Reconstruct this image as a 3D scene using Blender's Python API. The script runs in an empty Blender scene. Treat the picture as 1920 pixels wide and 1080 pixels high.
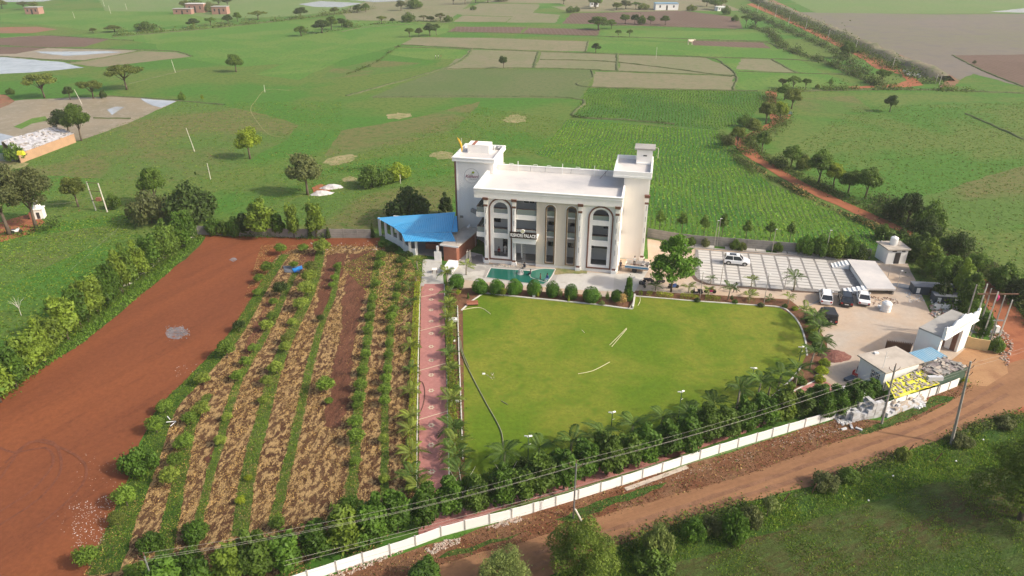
import bpy, math, random
import numpy as np
from mathutils import Vector, Matrix
from mathutils.geometry import tessellate_polygon

R = math.radians
random.seed(7)
rng = np.random.default_rng(7)
SC = bpy.context.scene
COL = SC.collection

# ---------------------------------------------------------------- camera, sky, sun, exposure
HCAM = 50.0
FPX = 1331.0
PITCH = math.atan(670 / FPX)
cam_d = bpy.data.cameras.new('camera')
cam_d.sensor_width = 36
cam_d.lens = 36 * FPX / 1920
cam_d.clip_start = 1.0
cam_d.clip_end = 9000
cam = bpy.data.objects.new('camera', cam_d)
COL.objects.link(cam)
cam.location = (0, 0, HCAM)
cam.rotation_euler = (math.pi / 2 - PITCH, 0, 0)
SC.camera = cam

SUN_EL, SUN_AZ = 36.0, -18.0          # degrees; azimuth counted from +X towards +Y
sdir = Vector((math.cos(R(SUN_EL)) * math.cos(R(SUN_AZ)), math.cos(R(SUN_EL)) * math.sin(R(SUN_AZ)), math.sin(R(SUN_EL))))
world = bpy.data.worlds.new('World')
SC.world = world
world.use_nodes = True
wn = world.node_tree
wn.nodes.clear()
sky = wn.nodes.new('ShaderNodeTexSky')
sky.sky_type = 'NISHITA'
sky.sun_disc = False
sky.sun_elevation = R(SUN_EL)
sky.sun_rotation = R(90 - SUN_AZ)
sky.air_density = 1.0
sky.dust_density = 5.0
sky.ozone_density = 1.0
bg = wn.nodes.new('ShaderNodeBackground')
bg.inputs['Strength'].default_value = 0.15
wo = wn.nodes.new('ShaderNodeOutputWorld')
wn.links.new(sky.outputs[0], bg.inputs[0])
wn.links.new(bg.outputs[0], wo.inputs[0])
sun_d = bpy.data.lights.new('sun', 'SUN')
sun_d.energy = 2.8
sun_d.angle = R(1.5)
sun_d.color = (1.0, 0.92, 0.79)
sun = bpy.data.objects.new('sun', sun_d)
COL.objects.link(sun)
sun.rotation_euler = sdir.to_track_quat('Z', 'Y').to_euler()
SC.view_settings.view_transform = 'Standard'
SC.view_settings.look = 'None'
SC.view_settings.exposure = 0.5
SC.view_settings.gamma = 1.0
SC.view_settings.use_curve_mapping = False
SC.render.film_transparent = False
SC.cycles.max_bounces = 6
SC.cycles.volume_bounces = 1
SC.cycles.transparent_max_bounces = 8

# ---------------------------------------------------------------- helpers
CP, SP = math.cos(PITCH), math.sin(PITCH)


def ray(x, y):
    a = (x - 960) / FPX
    b = (y - 540) / FPX
    return (a, CP - b * SP, -(SP + b * CP))


def G(x, y, z=0.0):
    """ground-plan point for a surveyed picture position"""
    r = ray(x, y)
    t = (z - HCAM) / r[2]
    return Vector((r[0] * t, r[1] * t, z))


def hgt(x, yb, yt):
    p = G(x, yb)
    r = ray(x, yt)
    return HCAM + r[2] * p.y / r[1]


def mpp(x, y):
    """metres per picture pixel sideways at a ground point"""
    return HCAM / ((y - 540) * CP + FPX * SP)


PH = math.atan(306 / math.hypot(FPX, 670))
BO = G(910, 492)
BU = Vector((math.cos(PH), -math.sin(PH), 0))
BV = Vector((math.sin(PH), math.cos(PH), 0))


def BL(u, v, z=0):
    return BO + BU * u + BV * v + Vector((0, 0, z))


def tag(o, label=None, cat=None, group=None, kind=None):
    if label: o['label'] = label
    if cat: o['category'] = cat
    if group: o['group'] = group
    if kind: o['kind'] = kind
    return o


def empty(name, loc=(0, 0, 0), rz=0.0, label=None, cat=None, group=None, scale=None):
    o = bpy.data.objects.new(name, None)
    COL.objects.link(o)
    o.location = loc
    o.rotation_euler = (0, 0, rz)
    o.empty_display_size = 0.3
    if scale: o.scale = scale
    return tag(o, label, cat, group)


def link(name, me, parent=None, loc=None, rot=None, scale=None, mat=None):
    o = bpy.data.objects.new(name, me)
    COL.objects.link(o)
    if parent is not None: o.parent = parent
    if loc is not None: o.location = loc
    if rot is not None: o.rotation_euler = rot
    if scale is not None: o.scale = scale
    if mat is not None:
        o.material_slots[0].link = 'OBJECT'
        o.material_slots[0].material = mat
    return o


def copy_tree(root, loc, rz=None, label=None, scale=None):
    c = root.copy()
    COL.objects.link(c)
    c.location = loc
    if rz is not None: c.rotation_euler = (0, 0, rz)
    if scale: c.scale = scale
    if label: c['label'] = label
    for ch in KIDS.get(root.name, []):
        d = ch.copy()
        COL.objects.link(d)
        d.parent = c
        for g in KIDS.get(ch.name, []):
            e = g.copy()
            COL.objects.link(e)
            e.parent = d
    return c


KIDS = {}


def note_kids(root):
    """remember children by name so that copies stay quick"""
    ks = [o for o in COL.objects if o.parent == root]
    KIDS[root.name] = ks
    for k in ks:
        gs = [o for o in COL.objects if o.parent == k]
        if gs: KIDS[k.name] = gs


class MB:
    def __init__(s):
        s.v = []; s.f = []; s.m = []

    def add(s, vs, fs, mi=0):
        n = len(s.v)
        s.v += [tuple(p) for p in vs]
        s.f += [tuple(i + n for i in f) for f in fs]
        s.m += [mi] * len(fs)
        return s

    def box(s, a, b, mi=0, taper=0.0, rot=None, at=None):
        x0, y0, z0 = a; x1, y1, z1 = b
        vs = [(x0, y0, z0), (x1, y0, z0), (x1, y1, z0), (x0, y1, z0),
              (x0 + taper, y0 + taper, z1), (x1 - taper, y0 + taper, z1), (x1 - taper, y1 - taper, z1), (x0 + taper, y1 - taper, z1)]
        if rot is not None: vs = [rot @ Vector(p) for p in vs]
        if at is not None: vs = [Vector(p) + Vector(at) for p in vs]
        return s.add(vs, [(0, 3, 2, 1), (4, 5, 6, 7), (0, 1, 5, 4), (1, 2, 6, 5), (2, 3, 7, 6), (3, 0, 4, 7)], mi)

    def tube(s, pts, rad, n=6, mi=0, cap=True):
        pts = [Vector(p) for p in pts]
        if not isinstance(rad, (list, tuple)): rad = [rad] * len(pts)
        rings = []
        for i, p in enumerate(pts):
            d = (pts[min(i + 1, len(pts) - 1)] - pts[max(i - 1, 0)])
            if d.length < 1e-9: d = Vector((0, 0, 1))
            d.normalize()
            a = Vector((0, 0, 1)) if abs(d.z) < 0.9 else Vector((1, 0, 0))
            t = d.cross(a).normalized(); b = d.cross(t)
            rings.append([p + (t * math.cos(2 * math.pi * k / n) + b * math.sin(2 * math.pi * k / n)) * rad[i] for k in range(n)])
        vs = [q for r in rings for q in r]
        fs = []
        for i in range(len(pts) - 1):
            for k in range(n):
                fs.append((i * n + k, i * n + (k + 1) % n, (i + 1) * n + (k + 1) % n, (i + 1) * n + k))
        if cap:
            fs.append(tuple(range(n - 1, -1, -1)))
            fs.append(tuple((len(pts) - 1) * n + k for k in range(n)))
        return s.add(vs, fs, mi)

    def lathe(s, prof, n=16, c=(0, 0), mi=0):
        vs = []
        for r, z in prof:
            for k in range(n):
                a = 2 * math.pi * k / n
                vs.append((c[0] + r * math.cos(a), c[1] + r * math.sin(a), z))
        fs = []
        for i in range(len(prof) - 1):
            for k in range(n):
                fs.append((i * n + k, i * n + (k + 1) % n, (i + 1) * n + (k + 1) % n, (i + 1) * n + k))
        fs.append(tuple(range(n - 1, -1, -1)))
        fs.append(tuple((len(prof) - 1) * n + k for k in range(n)))
        return s.add(vs, fs, mi)

    def slab(s, outer, z0, z1, holes=(), mi=0, plane='xy'):
        """prism of a polygon with holes; plane 'xz' stands it up (z0,z1 become depths)"""
        loops = [list(outer)] + [list(h) for h in holes]
        flat = [p for l in loops for p in l]
        tris = tessellate_polygon([[Vector((p[0], p[1], 0)) for p in l] for l in loops])
        def P(p, h): return (p[0], p[1], h) if plane == 'xy' else (p[0], h, p[1])
        n = len(flat)
        vs = [P(p, z0) for p in flat] + [P(p, z1) for p in flat]
        fs = [tuple(t) for t in tris] + [tuple(i + n for i in t) for t in tris]
        o = 0
        for l in loops:
            m = len(l)
            for i in range(m):
                a, b = o + i, o + (i + 1) % m
                fs.append((a, b, b + n, a + n))
            o += m
        return s.add(vs, fs, mi)

    def mesh(s, name, mats, smooth=False, fix=True):
        me = bpy.data.meshes.new(name)
        me.from_pydata(s.v, [], s.f)
        for m in (mats if isinstance(mats, (list, tuple)) else [mats]): me.materials.append(m)
        if any(s.m): me.polygons.foreach_set('material_index', s.m)
        if fix:
            import bmesh
            bm = bmesh.new(); bm.from_mesh(me)
            bmesh.ops.recalc_face_normals(bm, faces=bm.faces)
            bm.to_mesh(me); bm.free()
        if smooth: me.polygons.foreach_set('use_smooth', [True] * len(me.polygons))
        me.update()
        return me

    def obj(s, name, mats, parent=None, smooth=False, fix=True, **k):
        return link(name, s.mesh(name, mats, smooth, fix), parent, **k)


def quads_mesh(name, V, mats, midx=None):
    """V: (n,4,3) array of separate quads"""
    n = len(V)
    me = bpy.data.meshes.new(name)
    me.vertices.add(4 * n)
    me.vertices.foreach_set('co', np.ascontiguousarray(V, dtype=np.float32).ravel())
    me.loops.add(4 * n)
    me.loops.foreach_set('vertex_index', np.arange(4 * n, dtype=np.int32))
    me.polygons.add(n)
    me.polygons.foreach_set('loop_start', np.arange(0, 4 * n, 4, dtype=np.int32))
    for m in mats: me.materials.append(m)
    if midx is not None: me.polygons.foreach_set('material_index', np.asarray(midx, dtype=np.int32))
    me.update(calc_edges=True)
    return me


# ---------------------------------------------------------------- materials
def base_mat(name):
    m = bpy.data.materials.new(name)
    m.use_nodes = True
    nt = m.node_tree
    return m, nt, nt.nodes['Principled BSDF'], nt.nodes['Material Output']


def nd(nt, t, **k):
    n = nt.nodes.new(t)
    for a, b in k.items(): setattr(n, a, b)
    return n


def c4(c): return (c[0], c[1], c[2], 1)


def noise(nt, vec, scale, detail=4, rough=0.6, dist=0.0):
    n = nd(nt, 'ShaderNodeTexNoise')
    n.inputs['Scale'].default_value = scale
    n.inputs['Detail'].default_value = detail
    n.inputs['Roughness'].default_value = rough
    n.inputs['Distortion'].default_value = dist
    if vec is not None: nt.links.new(vec, n.inputs['Vector'])
    return n.outputs['Fac']


def ramp(nt, fac, lo, hi):
    n = nd(nt, 'ShaderNodeMapRange')
    n.inputs['From Min'].default_value = lo
    n.inputs['From Max'].default_value = hi
    nt.links.new(fac, n.inputs['Value'])
    return n.outputs['Result']


def mixc(nt, fac, a, b, mode='MIX'):
    n = nd(nt, 'ShaderNodeMixRGB', blend_type=mode)
    for i, s in ((0, fac), (1, a), (2, b)):
        if isinstance(s, (int, float)): n.inputs[i].default_value = s
        elif isinstance(s, (tuple, list)): n.inputs[i].default_value = c4(s)
        else: nt.links.new(s, n.inputs[i])
    return n.outputs[0]


def mathn(nt, op, a, b=0.0):
    n = nd(nt, 'ShaderNodeMath', operation=op)
    for i, s in ((0, a), (1, b)):
        if isinstance(s, (int, float)): n.inputs[i].default_value = s
        else: nt.links.new(s, n.inputs[i])
    return n.outputs[0]


def set_bump(nt, bsdf, h, strength, dist):
    b = nd(nt, 'ShaderNodeBump')
    b.inputs['Strength'].default_value = strength
    b.inputs['Distance'].default_value = dist
    nt.links.new(h, b.inputs['Height'])
    nt.links.new(b.outputs[0], bsdf.inputs['Normal'])


def ground_mat(name, c1, c2, c3=None, ls=0.04, pw=0.12, fs=0.9, f3=(0.5, 0.62), rows=None, bump=0.5, bd=0.15, rough=0.95, stretch=None, fine=0.35):
    """c1/c2 wide patches, c3 small clumps, rows=(angle, spacing, dirt colour, amount)"""
    m, nt, b, out = base_mat(name)
    g = nd(nt, 'ShaderNodeNewGeometry')
    pos = g.outputs['Position']
    pos2 = pos
    if stretch:
        mp = nd(nt, 'ShaderNodeMapping')
        mp.vector_type = 'POINT'
        mp.inputs['Rotation'].default_value = (0, 0, -R(stretch[0]))
        nt.links.new(pos, mp.inputs['Vector'])
        mp2 = nd(nt, 'ShaderNodeMapping')
        mp2.inputs['Scale'].default_value = (1.0 / stretch[1], 1, 1)
        nt.links.new(mp.outputs[0], mp2.inputs['Vector'])
        pos2 = mp2.outputs[0]
    big = noise(nt, pos2, ls, 5, 0.6, 0.6)
    col = mixc(nt, ramp(nt, big, 0.5 - pw, 0.5 + pw), c1, c2)
    mid = noise(nt, pos2, fs, 8, 0.75)
    if c3 is not None:
        col = mixc(nt, ramp(nt, mid, f3[0], f3[1]), col, c3)
    fn = noise(nt, pos, fs * 4, 6, 0.8)
    v = ramp(nt, fn, 0.3, 0.7)
    hs = nd(nt, 'ShaderNodeMapRange')
    hs.inputs['To Min'].default_value = 1 - fine
    hs.inputs['To Max'].default_value = 1 + fine
    nt.links.new(v, hs.inputs['Value'])
    cb = nd(nt, 'ShaderNodeCombineXYZ')
    for i in range(3): nt.links.new(hs.outputs[0], cb.inputs[i])
    col = mixc(nt, 1.0, col, cb.outputs[0], 'MULTIPLY')
    height = mathn(nt, 'ADD', mid, mathn(nt, 'MULTIPLY', fn, 0.5))
    if rows:
        ang, sp, dc, amt = rows
        mp = nd(nt, 'ShaderNodeMapping')
        mp.inputs['Rotation'].default_value = (0, 0, -R(ang))
        nt.links.new(pos, mp.inputs['Vector'])
        sx = nd(nt, 'ShaderNodeSeparateXYZ')
        nt.links.new(mp.outputs[0], sx.inputs[0])
        wob = mathn(nt, 'MULTIPLY', noise(nt, pos, 0.12, 3), 1.6)
        ph = mathn(nt, 'MULTIPLY', mathn(nt, 'ADD', sx.outputs[1], wob), 2 * math.pi / sp)
        sn = mathn(nt, 'SINE', ph)
        sn2 = mathn(nt, 'ADD', sn, mathn(nt, 'MULTIPLY', mathn(nt, 'SUBTRACT', fn, 0.5), 2.2))
        gap = mathn(nt, 'MULTIPLY', ramp(nt, sn2, 0.1, 1.0), amt)
        col = mixc(nt, gap, col, dc)
        height = mathn(nt, 'SUBTRACT', height, mathn(nt, 'MULTIPLY', gap, 0.8))
    nt.links.new(col, b.inputs['Base Color'])
    b.inputs['Roughness'].default_value = rough
    b.inputs['Specular IOR Level'].default_value = 0.15
    set_bump(nt, b, height, bump, bd)
    return m


def paint(name, col, rough=0.6, dirt=0.12, ds=0.8, bump=0.0, metallic=0.0, dirtcol=None, spec=0.4, streak=False):
    m, nt, b, out = base_mat(name)
    g = nd(nt, 'ShaderNodeNewGeometry')
    v = g.outputs['Position']
    if streak:
        mp = nd(nt, 'ShaderNodeMapping')
        mp.inputs['Scale'].default_value = (3, 3, 0.35)
        nt.links.new(v, mp.inputs['Vector']); v = mp.outputs[0]
    n = noise(nt, v, ds, 6, 0.65)
    d = dirtcol or tuple(c * 0.55 for c in col)
    f = mathn(nt, 'MULTIPLY', ramp(nt, n, 0.42, 0.75), dirt * 3)
    nt.links.new(mixc(nt, f, col, d), b.inputs['Base Color'])
    b.inputs['Roughness'].default_value = rough
    b.inputs['Metallic'].default_value = metallic
    b.inputs['Specular IOR Level'].default_value = spec
    if bump: set_bump(nt, b, noise(nt, g.outputs['Position'], 6, 5), bump, 0.03)
    return m


def leaf_mat(name, col, var=0.35, tr=0.3, ns=0.7):
    m, nt, b, out = base_mat(name)
    g = nd(nt, 'ShaderNodeNewGeometry')
    oi = nd(nt, 'ShaderNodeObjectInfo')
    n = noise(nt, g.outputs['Position'], ns, 4, 0.7)
    lo = tuple(c * (1 - var) for c in col)
    hi = (min(1, col[0] * (1 + var * 1.5)), min(1, col[1] * (1 + var)), col[2] * (1 + var * .3))
    c = mixc(nt, ramp(nt, n, 0.35, 0.65), lo, hi)
    n2 = noise(nt, g.outputs['Position'], 5, 2, 0.5)
    c = mixc(nt, mathn(nt, 'MULTIPLY', ramp(nt, n2, 0.45, 0.7), 0.35), c, (hi[0] * 1.15, hi[1] * 1.1, hi[2]))
    rv = nd(nt, 'ShaderNodeMapRange')
    rv.inputs['To Min'].default_value = 0.78
    rv.inputs['To Max'].default_value = 1.22
    nt.links.new(oi.outputs['Random'], rv.inputs['Value'])
    cb = nd(nt, 'ShaderNodeCombineXYZ')
    for i in range(3): nt.links.new(rv.outputs[0], cb.inputs[i])
    c = mixc(nt, 1.0, c, cb.outputs[0], 'MULTIPLY')
    nt.links.new(c, b.inputs['Base Color'])
    b.inputs['Roughness'].default_value = 0.6
    b.inputs['Specular IOR Level'].default_value = 0.25
    t = nd(nt, 'ShaderNodeBsdfTranslucent')
    nt.links.new(c, t.inputs[0])
    mx = nd(nt, 'ShaderNodeMixShader')
    mx.inputs[0].default_value = tr + 0.06
    nt.links.new(b.outputs[0], mx.inputs[1])
    nt.links.new(t.outputs[0], mx.inputs[2])
    nt.links.new(mx.outputs[0], out.inputs['Surface'])
    return m


def water_mat(name, col, rough=0.08, bump=0.15):
    m, nt, b, out = base_mat(name)
    g = nd(nt, 'ShaderNodeNewGeometry')
    n = noise(nt, g.outputs['Position'], 0.15, 4, 0.6)
    nt.links.new(mixc(nt, ramp(nt, n, 0.4, 0.65), col, tuple(c * 0.75 for c in col)), b.inputs['Base Color'])
    b.inputs['Roughness'].default_value = rough
    b.inputs['Specular IOR Level'].default_value = 0.7
    set_bump(nt, b, noise(nt, g.outputs['Position'], 2.5, 4), bump, 0.03)
    return m


M = {}
GR = (0.085, 0.155, 0.034)
M['field'] = ground_mat('field green', (0.061, 0.155, 0.020), (0.107, 0.151, 0.031), (0.046, 0.107, 0.015), pw=0.055, ls=0.022, fs=0.7, fine=0.5)
M['field_mix'] = ground_mat('green brown field', (0.083, 0.148, 0.028), (0.130, 0.131, 0.044), (0.062, 0.110, 0.020), pw=0.055, ls=0.03, fs=0.55, fine=0.5)
M['field_bright'] = ground_mat('field bright green', (0.079, 0.175, 0.025), (0.116, 0.188, 0.036), (0.055, 0.122, 0.022), pw=0.055, ls=0.03, fs=0.7)
M['field_pale'] = ground_mat('field pale green', (0.122, 0.193, 0.057), (0.146, 0.188, 0.069), (0.098, 0.161, 0.047), ls=0.02, fs=0.4, fine=0.15)
M['field_olive'] = ground_mat('field olive', (0.095, 0.134, 0.043), (0.119, 0.138, 0.055), (0.075, 0.113, 0.036), ls=0.03, fs=0.7)
M['field_right'] = ground_mat('field right', (0.065, 0.153, 0.021), (0.111, 0.153, 0.034), (0.048, 0.110, 0.016), pw=0.055, ls=0.025, fs=0.6, fine=0.5)
M['crop'] = ground_mat('crop in rows', (0.050, 0.144, 0.019), (0.100, 0.181, 0.020), (0.039, 0.099, 0.014), pw=0.055, ls=0.035, fs=0.8,
                       rows=(78.0, 0.95, (0.062, 0.085, 0.03), 0.75))
M['fallow'] = ground_mat('fallow field', (0.212, 0.178, 0.111), (0.178, 0.170, 0.093), (0.145, 0.157, 0.076), ls=0.06, fs=0.35, fine=0.2)
M['tan'] = ground_mat('stubble field', (0.170, 0.170, 0.089), (0.196, 0.174, 0.106), (0.136, 0.157, 0.068), ls=0.05, fs=0.35, fine=0.2)
M['plough'] = ground_mat('ploughed soil', (0.115, 0.072, 0.053), (0.140, 0.089, 0.068), (0.098, 0.072, 0.047), ls=0.03, fs=0.4, fine=0.2,
                         rows=(92, 2.4, (0.19, 0.14, 0.11), 0.35))
M['mauve'] = ground_mat('bare grey brown plain', (0.170, 0.145, 0.119), (0.157, 0.149, 0.098), (0.145, 0.128, 0.115), ls=0.012, fs=0.12, fine=0.12)
M['reddish'] = ground_mat('reddish soil', (0.24, 0.11, 0.065), (0.21, 0.125, 0.08), (0.17, 0.12, 0.06), ls=0.05, fs=0.3)
M['mud'] = ground_mat('wet mud', (0.27, 0.215, 0.14), (0.22, 0.185, 0.12), (0.30, 0.25, 0.18), ls=0.05, fs=0.3, rough=0.5, fine=0.12, bump=0.15)
M['straw'] = ground_mat('dry straw patch', (0.30, 0.25, 0.13), (0.22, 0.21, 0.09), (0.12, 0.16, 0.045), ls=0.2, fs=0.6)
M['redlot'] = ground_mat('red levelled earth', (0.211, 0.068, 0.027), (0.166, 0.054, 0.024), (0.135, 0.044, 0.020), ls=0.07, fs=0.45, f3=(0.5, 0.75), stretch=(62, 7), fine=0.2, bump=0.3, bd=0.08)
M['redroad'] = ground_mat('red dirt road', (0.330, 0.123, 0.060), (0.280, 0.100, 0.047), (0.240, 0.085, 0.043), ls=0.1, fs=0.5, fine=0.15)
M['road'] = ground_mat('brown dirt road', (0.288, 0.153, 0.079), (0.216, 0.110, 0.057), (0.180, 0.087, 0.046), ls=0.12, fs=0.45, f3=(0.5, 0.7), stretch=(22, 9), fine=0.14, bump=0.4, bd=0.1)
M['verge'] = ground_mat('churned red soil', (0.153, 0.063, 0.032), (0.189, 0.100, 0.054), (0.234, 0.151, 0.092), ls=0.25, fs=1.2, f3=(0.56, 0.72), fine=0.4, bump=0.9)
M['rut'] = ground_mat('darker wheel rut', (0.235, 0.125, 0.072), (0.195, 0.10, 0.058), (0.17, 0.085, 0.05), ls=0.12, fs=0.45)
M['rut2'] = ground_mat('red wheel rut', (0.18, 0.064, 0.034), (0.155, 0.056, 0.031), (0.13, 0.048, 0.028), ls=0.3, fs=1.0)
M['junction'] = ground_mat('compacted ochre earth', (0.380, 0.223, 0.114), (0.323, 0.180, 0.092), (0.257, 0.133, 0.070), ls=0.1, fs=0.3, fine=0.12)
M['lawn'] = ground_mat('mown lawn', (0.099, 0.158, 0.010), (0.171, 0.189, 0.022), (0.070, 0.135, 0.009), ls=0.09, fs=0.6, f3=(0.5, 0.7), fine=0.3, bump=0.3, bd=0.04)
M['yard'] = ground_mat('sandy concrete yard', (0.460, 0.340, 0.239), (0.432, 0.368, 0.304), (0.331, 0.248, 0.184), ls=0.09, fs=0.35, f3=(0.55, 0.75), fine=0.1, bump=0.25, bd=0.04)
M['yardgrey'] = ground_mat('grey concrete apron', (0.50, 0.48, 0.44), (0.42, 0.40, 0.36), (0.28, 0.24, 0.19), ls=0.15, fs=0.5, f3=(0.55, 0.7), fine=0.12, bump=0.2, bd=0.03)
M['pebble'] = ground_mat('dark pebble paving', (0.22, 0.21, 0.20), (0.27, 0.25, 0.235), (0.16, 0.15, 0.14), ls=0.3, fs=2.0, fine=0.3)
M['orch'] = ground_mat('orchard soil with dry straw', (0.075, 0.034, 0.018), (0.114, 0.061, 0.030), (0.352, 0.234, 0.105), ls=0.2, fs=1.7, f3=(0.485, 0.545), fine=0.55, bump=1.0, bd=0.2, stretch=(86, 1.8))
M['grass'] = ground_mat('rough grass', (0.045, 0.105, 0.015), (0.085, 0.125, 0.026), (0.028, 0.06, 0.012), ls=0.2, fs=1.3, fine=0.55, bump=1.0, bd=0.25)
M['grassy'] = ground_mat('yellowish rough grass', (0.105, 0.145, 0.03), (0.065, 0.125, 0.02), (0.16, 0.15, 0.06), ls=0.25, fs=1.3, fine=0.5, bump=1.0, bd=0.25)  # paler, yellow-green grass of the orchard strips
M['fore'] = ground_mat('foreground field', (0.040, 0.085, 0.013), (0.079, 0.060, 0.025), (0.070, 0.109, 0.027), ls=0.16, fs=1.6, f3=(0.48, 0.6), fine=0.6, bump=1.0, bd=0.25, stretch=(24, 3))
M['bed'] = ground_mat('planting bed soil', (0.19, 0.09, 0.052), (0.14, 0.07, 0.04), (0.11, 0.06, 0.03), ls=0.3, fs=1.2)
M['bund'] = ground_mat('field bund grass', (0.085, 0.115, 0.04), (0.12, 0.125, 0.06), (0.05, 0.08, 0.025), ls=0.2, fs=0.8, bump=1)
M['bank'] = ground_mat('canal bank', (0.15, 0.145, 0.09), (0.19, 0.155, 0.11), (0.09, 0.11, 0.05), ls=0.1, fs=0.4)
M['ash'] = ground_mat('grey ash', (0.13, 0.12, 0.125), (0.20, 0.18, 0.185), (0.2, 0.08, 0.05), ls=0.5, fs=1.5)
M['water'] = water_mat('flood water', (0.42, 0.42, 0.42), 0.12, 0.05)
M['pool'] = water_mat('green pool water', (0.015, 0.15, 0.11), 0.06, 0.25)
M['pool2'] = water_mat('pale green pool water', (0.05, 0.22, 0.155), 0.06, 0.25)

M['white'] = paint('white render', (0.86, 0.83, 0.785), 0.75, 0.05, 0.25, streak=True)
M['white2'] = paint('bright white paint', (0.82, 0.81, 0.78), 0.6, 0.05, 0.6)
M['cream'] = paint('cream render', (0.82, 0.78, 0.72), 0.8, 0.06, 0.3, streak=True)
M['beige'] = paint('beige stone cladding', (0.60, 0.53, 0.44), 0.7, 0.08, 0.5, streak=True)
M['brown'] = paint('brown painted trim', (0.17, 0.075, 0.05), 0.6, 0.1)
M['bronze'] = paint('bronze brown frame', (0.16, 0.105, 0.055), 0.5, 0.1)
M['roofc'] = paint('pale roof screed', (0.60, 0.56, 0.52), 0.75, 0.32, 0.13, dirtcol=(0.40, 0.39, 0.39))
M['roofc2'] = paint('dirty concrete roof', (0.48, 0.42, 0.35), 0.85, 0.25, 0.5, dirtcol=(0.25, 0.21, 0.17))
M['conc'] = paint('concrete', (0.36, 0.34, 0.31), 0.9, 0.2, 0.5, bump=0.3)
M['conc2'] = paint('weathered precast concrete', (0.27, 0.25, 0.225), 0.9, 0.25, 0.8, bump=0.3)
M['paver'] = paint('pale paving slab', (0.50, 0.48, 0.445), 0.85, 0.24, 0.35, dirtcol=(0.45, 0.41, 0.36))
M['glass'] = paint('dark glass', (0.02, 0.022, 0.026), 0.12, 0.0, spec=0.8)
M['rail'] = paint('grey glass balustrade', (0.24, 0.275, 0.265), 0.2, 0.05, spec=0.7)
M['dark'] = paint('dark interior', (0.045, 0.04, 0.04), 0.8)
M['intwall'] = paint('grey interior wall', (0.68, 0.67, 0.64), 0.8, 0.1, 0.3)
M['floorin'] = paint('grey stone floor', (0.22, 0.20, 0.185), 0.6, 0.2)
M['black'] = paint('black sign face', (0.03, 0.015, 0.012), 0.4)
M['blue'] = paint('blue roof sheet', (0.06, 0.34, 0.62), 0.4, 0.12, 0.25, dirtcol=(0.25, 0.48, 0.66))
M['paleblue'] = paint('faded blue roof sheet', (0.17, 0.33, 0.45), 0.5, 0.2, 0.5, dirtcol=(0.33, 0.42, 0.47))
M['brick'] = paint('red brick', (0.33, 0.13, 0.08), 0.85, 0.2, 3)
M['metal'] = paint('grey metal', (0.32, 0.33, 0.33), 0.45, 0.1, metallic=0.6)
M['pole'] = paint('weathered pole', (0.34, 0.31, 0.27), 0.8, 0.2, 1)
M['polew'] = paint('pale pole', (0.62, 0.58, 0.5), 0.8, 0.2, 1)
M['iron'] = paint('rusty iron', (0.13, 0.065, 0.04), 0.8, 0.2, 2)
M['carw'] = paint('white car paint', (0.78, 0.78, 0.78), 0.22, 0.02, spec=0.6)
M['cark'] = paint('black car paint', (0.018, 0.02, 0.024), 0.2, 0.05, spec=0.6)
M['canvas'] = paint('black canvas top', (0.022, 0.024, 0.028), 0.6, 0.1)
M['tyre'] = paint('tyre rubber', (0.02, 0.02, 0.02), 0.85)
M['rim'] = paint('wheel rim', (0.45, 0.45, 0.45), 0.3, metallic=0.7)
M['red'] = paint('red plastic', (0.55, 0.03, 0.02), 0.4)
M['pink'] = paint('magenta paint', (0.55, 0.03, 0.16), 0.4)
M['lamp'] = paint('red lamp', (0.4, 0.02, 0.02), 0.3)
M['yellow'] = paint('yellow tarp', (0.62, 0.58, 0.03), 0.5, 0.1, 1.5, bump=0.6)
M['net'] = paint('dark green netting', (0.05, 0.09, 0.06), 0.8, 0.2, 2)
M['rag'] = paint('grey rags and tiles', (0.15, 0.125, 0.12), 0.85, 0.3, 1.2, dirtcol=(0.4, 0.34, 0.32), bump=0.8)
M['block'] = paint('pale cement block', (0.52, 0.52, 0.53), 0.9, 0.12, 0.8)
M['block2'] = paint('grey fly ash brick', (0.42, 0.41, 0.40), 0.9, 0.15, 1.0)
M['stone'] = paint('pale rubble stone', (0.45, 0.38, 0.31), 0.9, 0.25, 2)
M['litter'] = paint('dusty litter', (0.42, 0.30, 0.24), 0.9, 0.25, 2)
M['heap'] = ground_mat('red brown sand', (0.22, 0.09, 0.075), (0.18, 0.08, 0.065), (0.26, 0.13, 0.1), fs=1.5)
M['containerb'] = paint('dark blue panel', (0.05, 0.065, 0.085), 0.5, 0.15, 1)
M['yellowwall'] = paint('ochre wall', (0.62, 0.45, 0.22), 0.8, 0.15, 0.6)
M['orange'] = paint('orange mud wall', (0.40, 0.25, 0.15), 0.9, 0.15, 0.6)
M['farbrick'] = paint('far brick wall', (0.34, 0.19, 0.15), 0.9, 0.1)
M['whitesheet'] = paint('white plastic sheet', (0.56, 0.54, 0.53), 0.6, 0.3, 1.0, dirtcol=(0.3, 0.26, 0.26), bump=0.8)
M['skin'] = paint('skin', (0.24, 0.12, 0.07), 0.6)
M['hair'] = paint('black hair', (0.012, 0.01, 0.01), 0.6)
M['cloth_w'] = paint('white cloth', (0.62, 0.6, 0.58), 0.8)
M['cloth_k'] = paint('dark cloth', (0.035, 0.035, 0.05), 0.8)
M['cloth_r'] = paint('maroon cloth', (0.22, 0.025, 0.03), 0.8)
M['cloth_b'] = paint('blue cloth', (0.05, 0.1, 0.28), 0.8)
M['bark'] = paint('bark', (0.12, 0.09, 0.065), 0.9, 0.2, 3, bump=0.5)
M['barkp'] = paint('pale palm trunk', (0.26, 0.23, 0.17), 0.9, 0.2, 3, bump=0.5)
M['starm'] = paint('cream inlay', (0.56, 0.47, 0.33), 0.7)
M['gold'] = paint('saffron flag cloth', (0.62, 0.36, 0.03), 0.7)
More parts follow.
